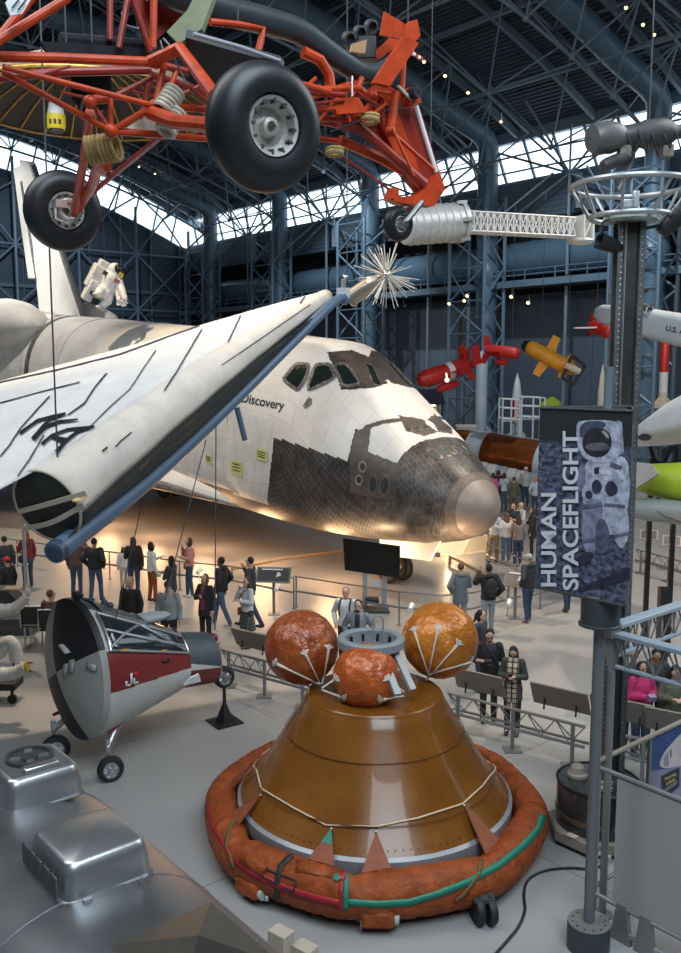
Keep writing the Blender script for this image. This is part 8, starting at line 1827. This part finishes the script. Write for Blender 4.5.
P(656, 648, 1.70, 175, 'person in dark hooded jacket behind the hot pink jacket, looking down', DRK, DRK, HBK, S2, 'short', ('down', 'pocket'), hood=True, puff=1.5, head=(0, .5))
P(675, 664, 1.66, 172, 'dark haired person in olive jacket at the right edge looking down', (.10, .11, .07), DRK, HBK, S1, 'bob', ('phone', 'phone'), female=True, head=(0, .6))
# ------------------------------------------------------------------ spacewalker with backpack hanging over the orbiter
M_suit = mat('suit_white', (.66, .66, .65), .6, noise_amt=.05, noise_scale=8, bump=.3, bump_scale=14)
ac = at(107, 286, 35.0); t = thing('hanging_space_suit', 'white space suit figure with boxy backpack hanging above the orbiter back', 'space suit', ac)
AX = lambda x, y, dy=0.0: at(x, y, 35.0 + dy)
m = MB()
cap_(m, AX(112, 279), AX(108, 290), .36, .32); cap_(m, AX(103, 290, -.1), AX(100, 292, -.5), .22, .2); cap_(m, AX(108, 291, -.1), AX(103, 297, -.4), .2, .17); cap_(m, AX(103, 297, -.4), AX(98, 294, -.7), .16, .14)
cap_(m, AX(109, 293), AX(108, 301, -.2), .2, .17); cap_(m, AX(108, 301, -.2), AX(101, 307, -.4), .16, .14); cap_(m, AX(118, 279), AX(122, 290, -.3), .17, .14); cap_(m, AX(122, 290, -.3), AX(125, 299, -.5), .14, .11); cap_(m, AX(118, 284), AX(119, 298, -.2), .16, .12)
m.ell(AX(115, 270), .28, nu=16, nv=12); vs, fs = blob(m, .035, 4); s_ = MB(); s_.add(vs, fs); s_.v = [wm(t).inverted() @ q for q in s_.v]; s_.build('suit', M_suit, t, local=True, sharp=180, fixn=False)
m = MB(); m.ell(AX(119, 269, -.12), (.2, .2, .2), nu=16, nv=10); m.build('visor', mat('visor_dark', (.05, .05, .06), .15, metal=.5), t)
Rm = Matrix.Rotation(.5, 3, 'Y') @ Matrix.Rotation(.5, 3, 'Z'); m = MB(); m.box(AX(100, 279, .3), (.85, .6, .95), Rm); m.box(AX(90, 290, .1), (.35, .5, .85), Rm); m.box(AX(110, 267, .4), (.9, .5, .25), Rm); m.build('backpack_unit', M_suit, t, bevel=.05)
for (x, y, c_) in ((121, 275, (.7, .5, .05)), (117, 281, (.4, .15, .12)), (92, 293, (.05, .05, .06)), (105, 273, (.05, .05, .06))): m = MB(); m.box(AX(x, y, -.32), (.16, .06, .16), Rm); m.build('badge' if c_[0] > .1 else 'thruster_port', mat('badge_%d' % int(c_[0] * 100), c_, .5), t)
for (x, y) in ((98, 296), (101, 309)): m = MB(); m.ell(AX(x, y, -.6), (.24, .15, .11), Rm, 14, 8); m.build('boot_sole', M_grey_paint, t)
for (x, y) in ((124, 301), (119, 300)):
    m = MB(); c = AX(x, y, -.45); m.ell(c, (.10, .09, .12), nu=10, nv=8)
    for k in range(4): m.tube([c + V((-.06 + .04 * k, 0, -.06)), c + V((-.065 + .042 * k, -.03, -.2))], .028, 6)
    m.tube([c + V((.08, 0, 0)), c + V((.14, -.02, -.1))], .03, 6); m.build('glove', M_suit, t)
cable(AX(105, 266, .3), AX(105, 266, .3) + V((0, 0, 8)), 'thin cable holding up the white space suit figure', .014)
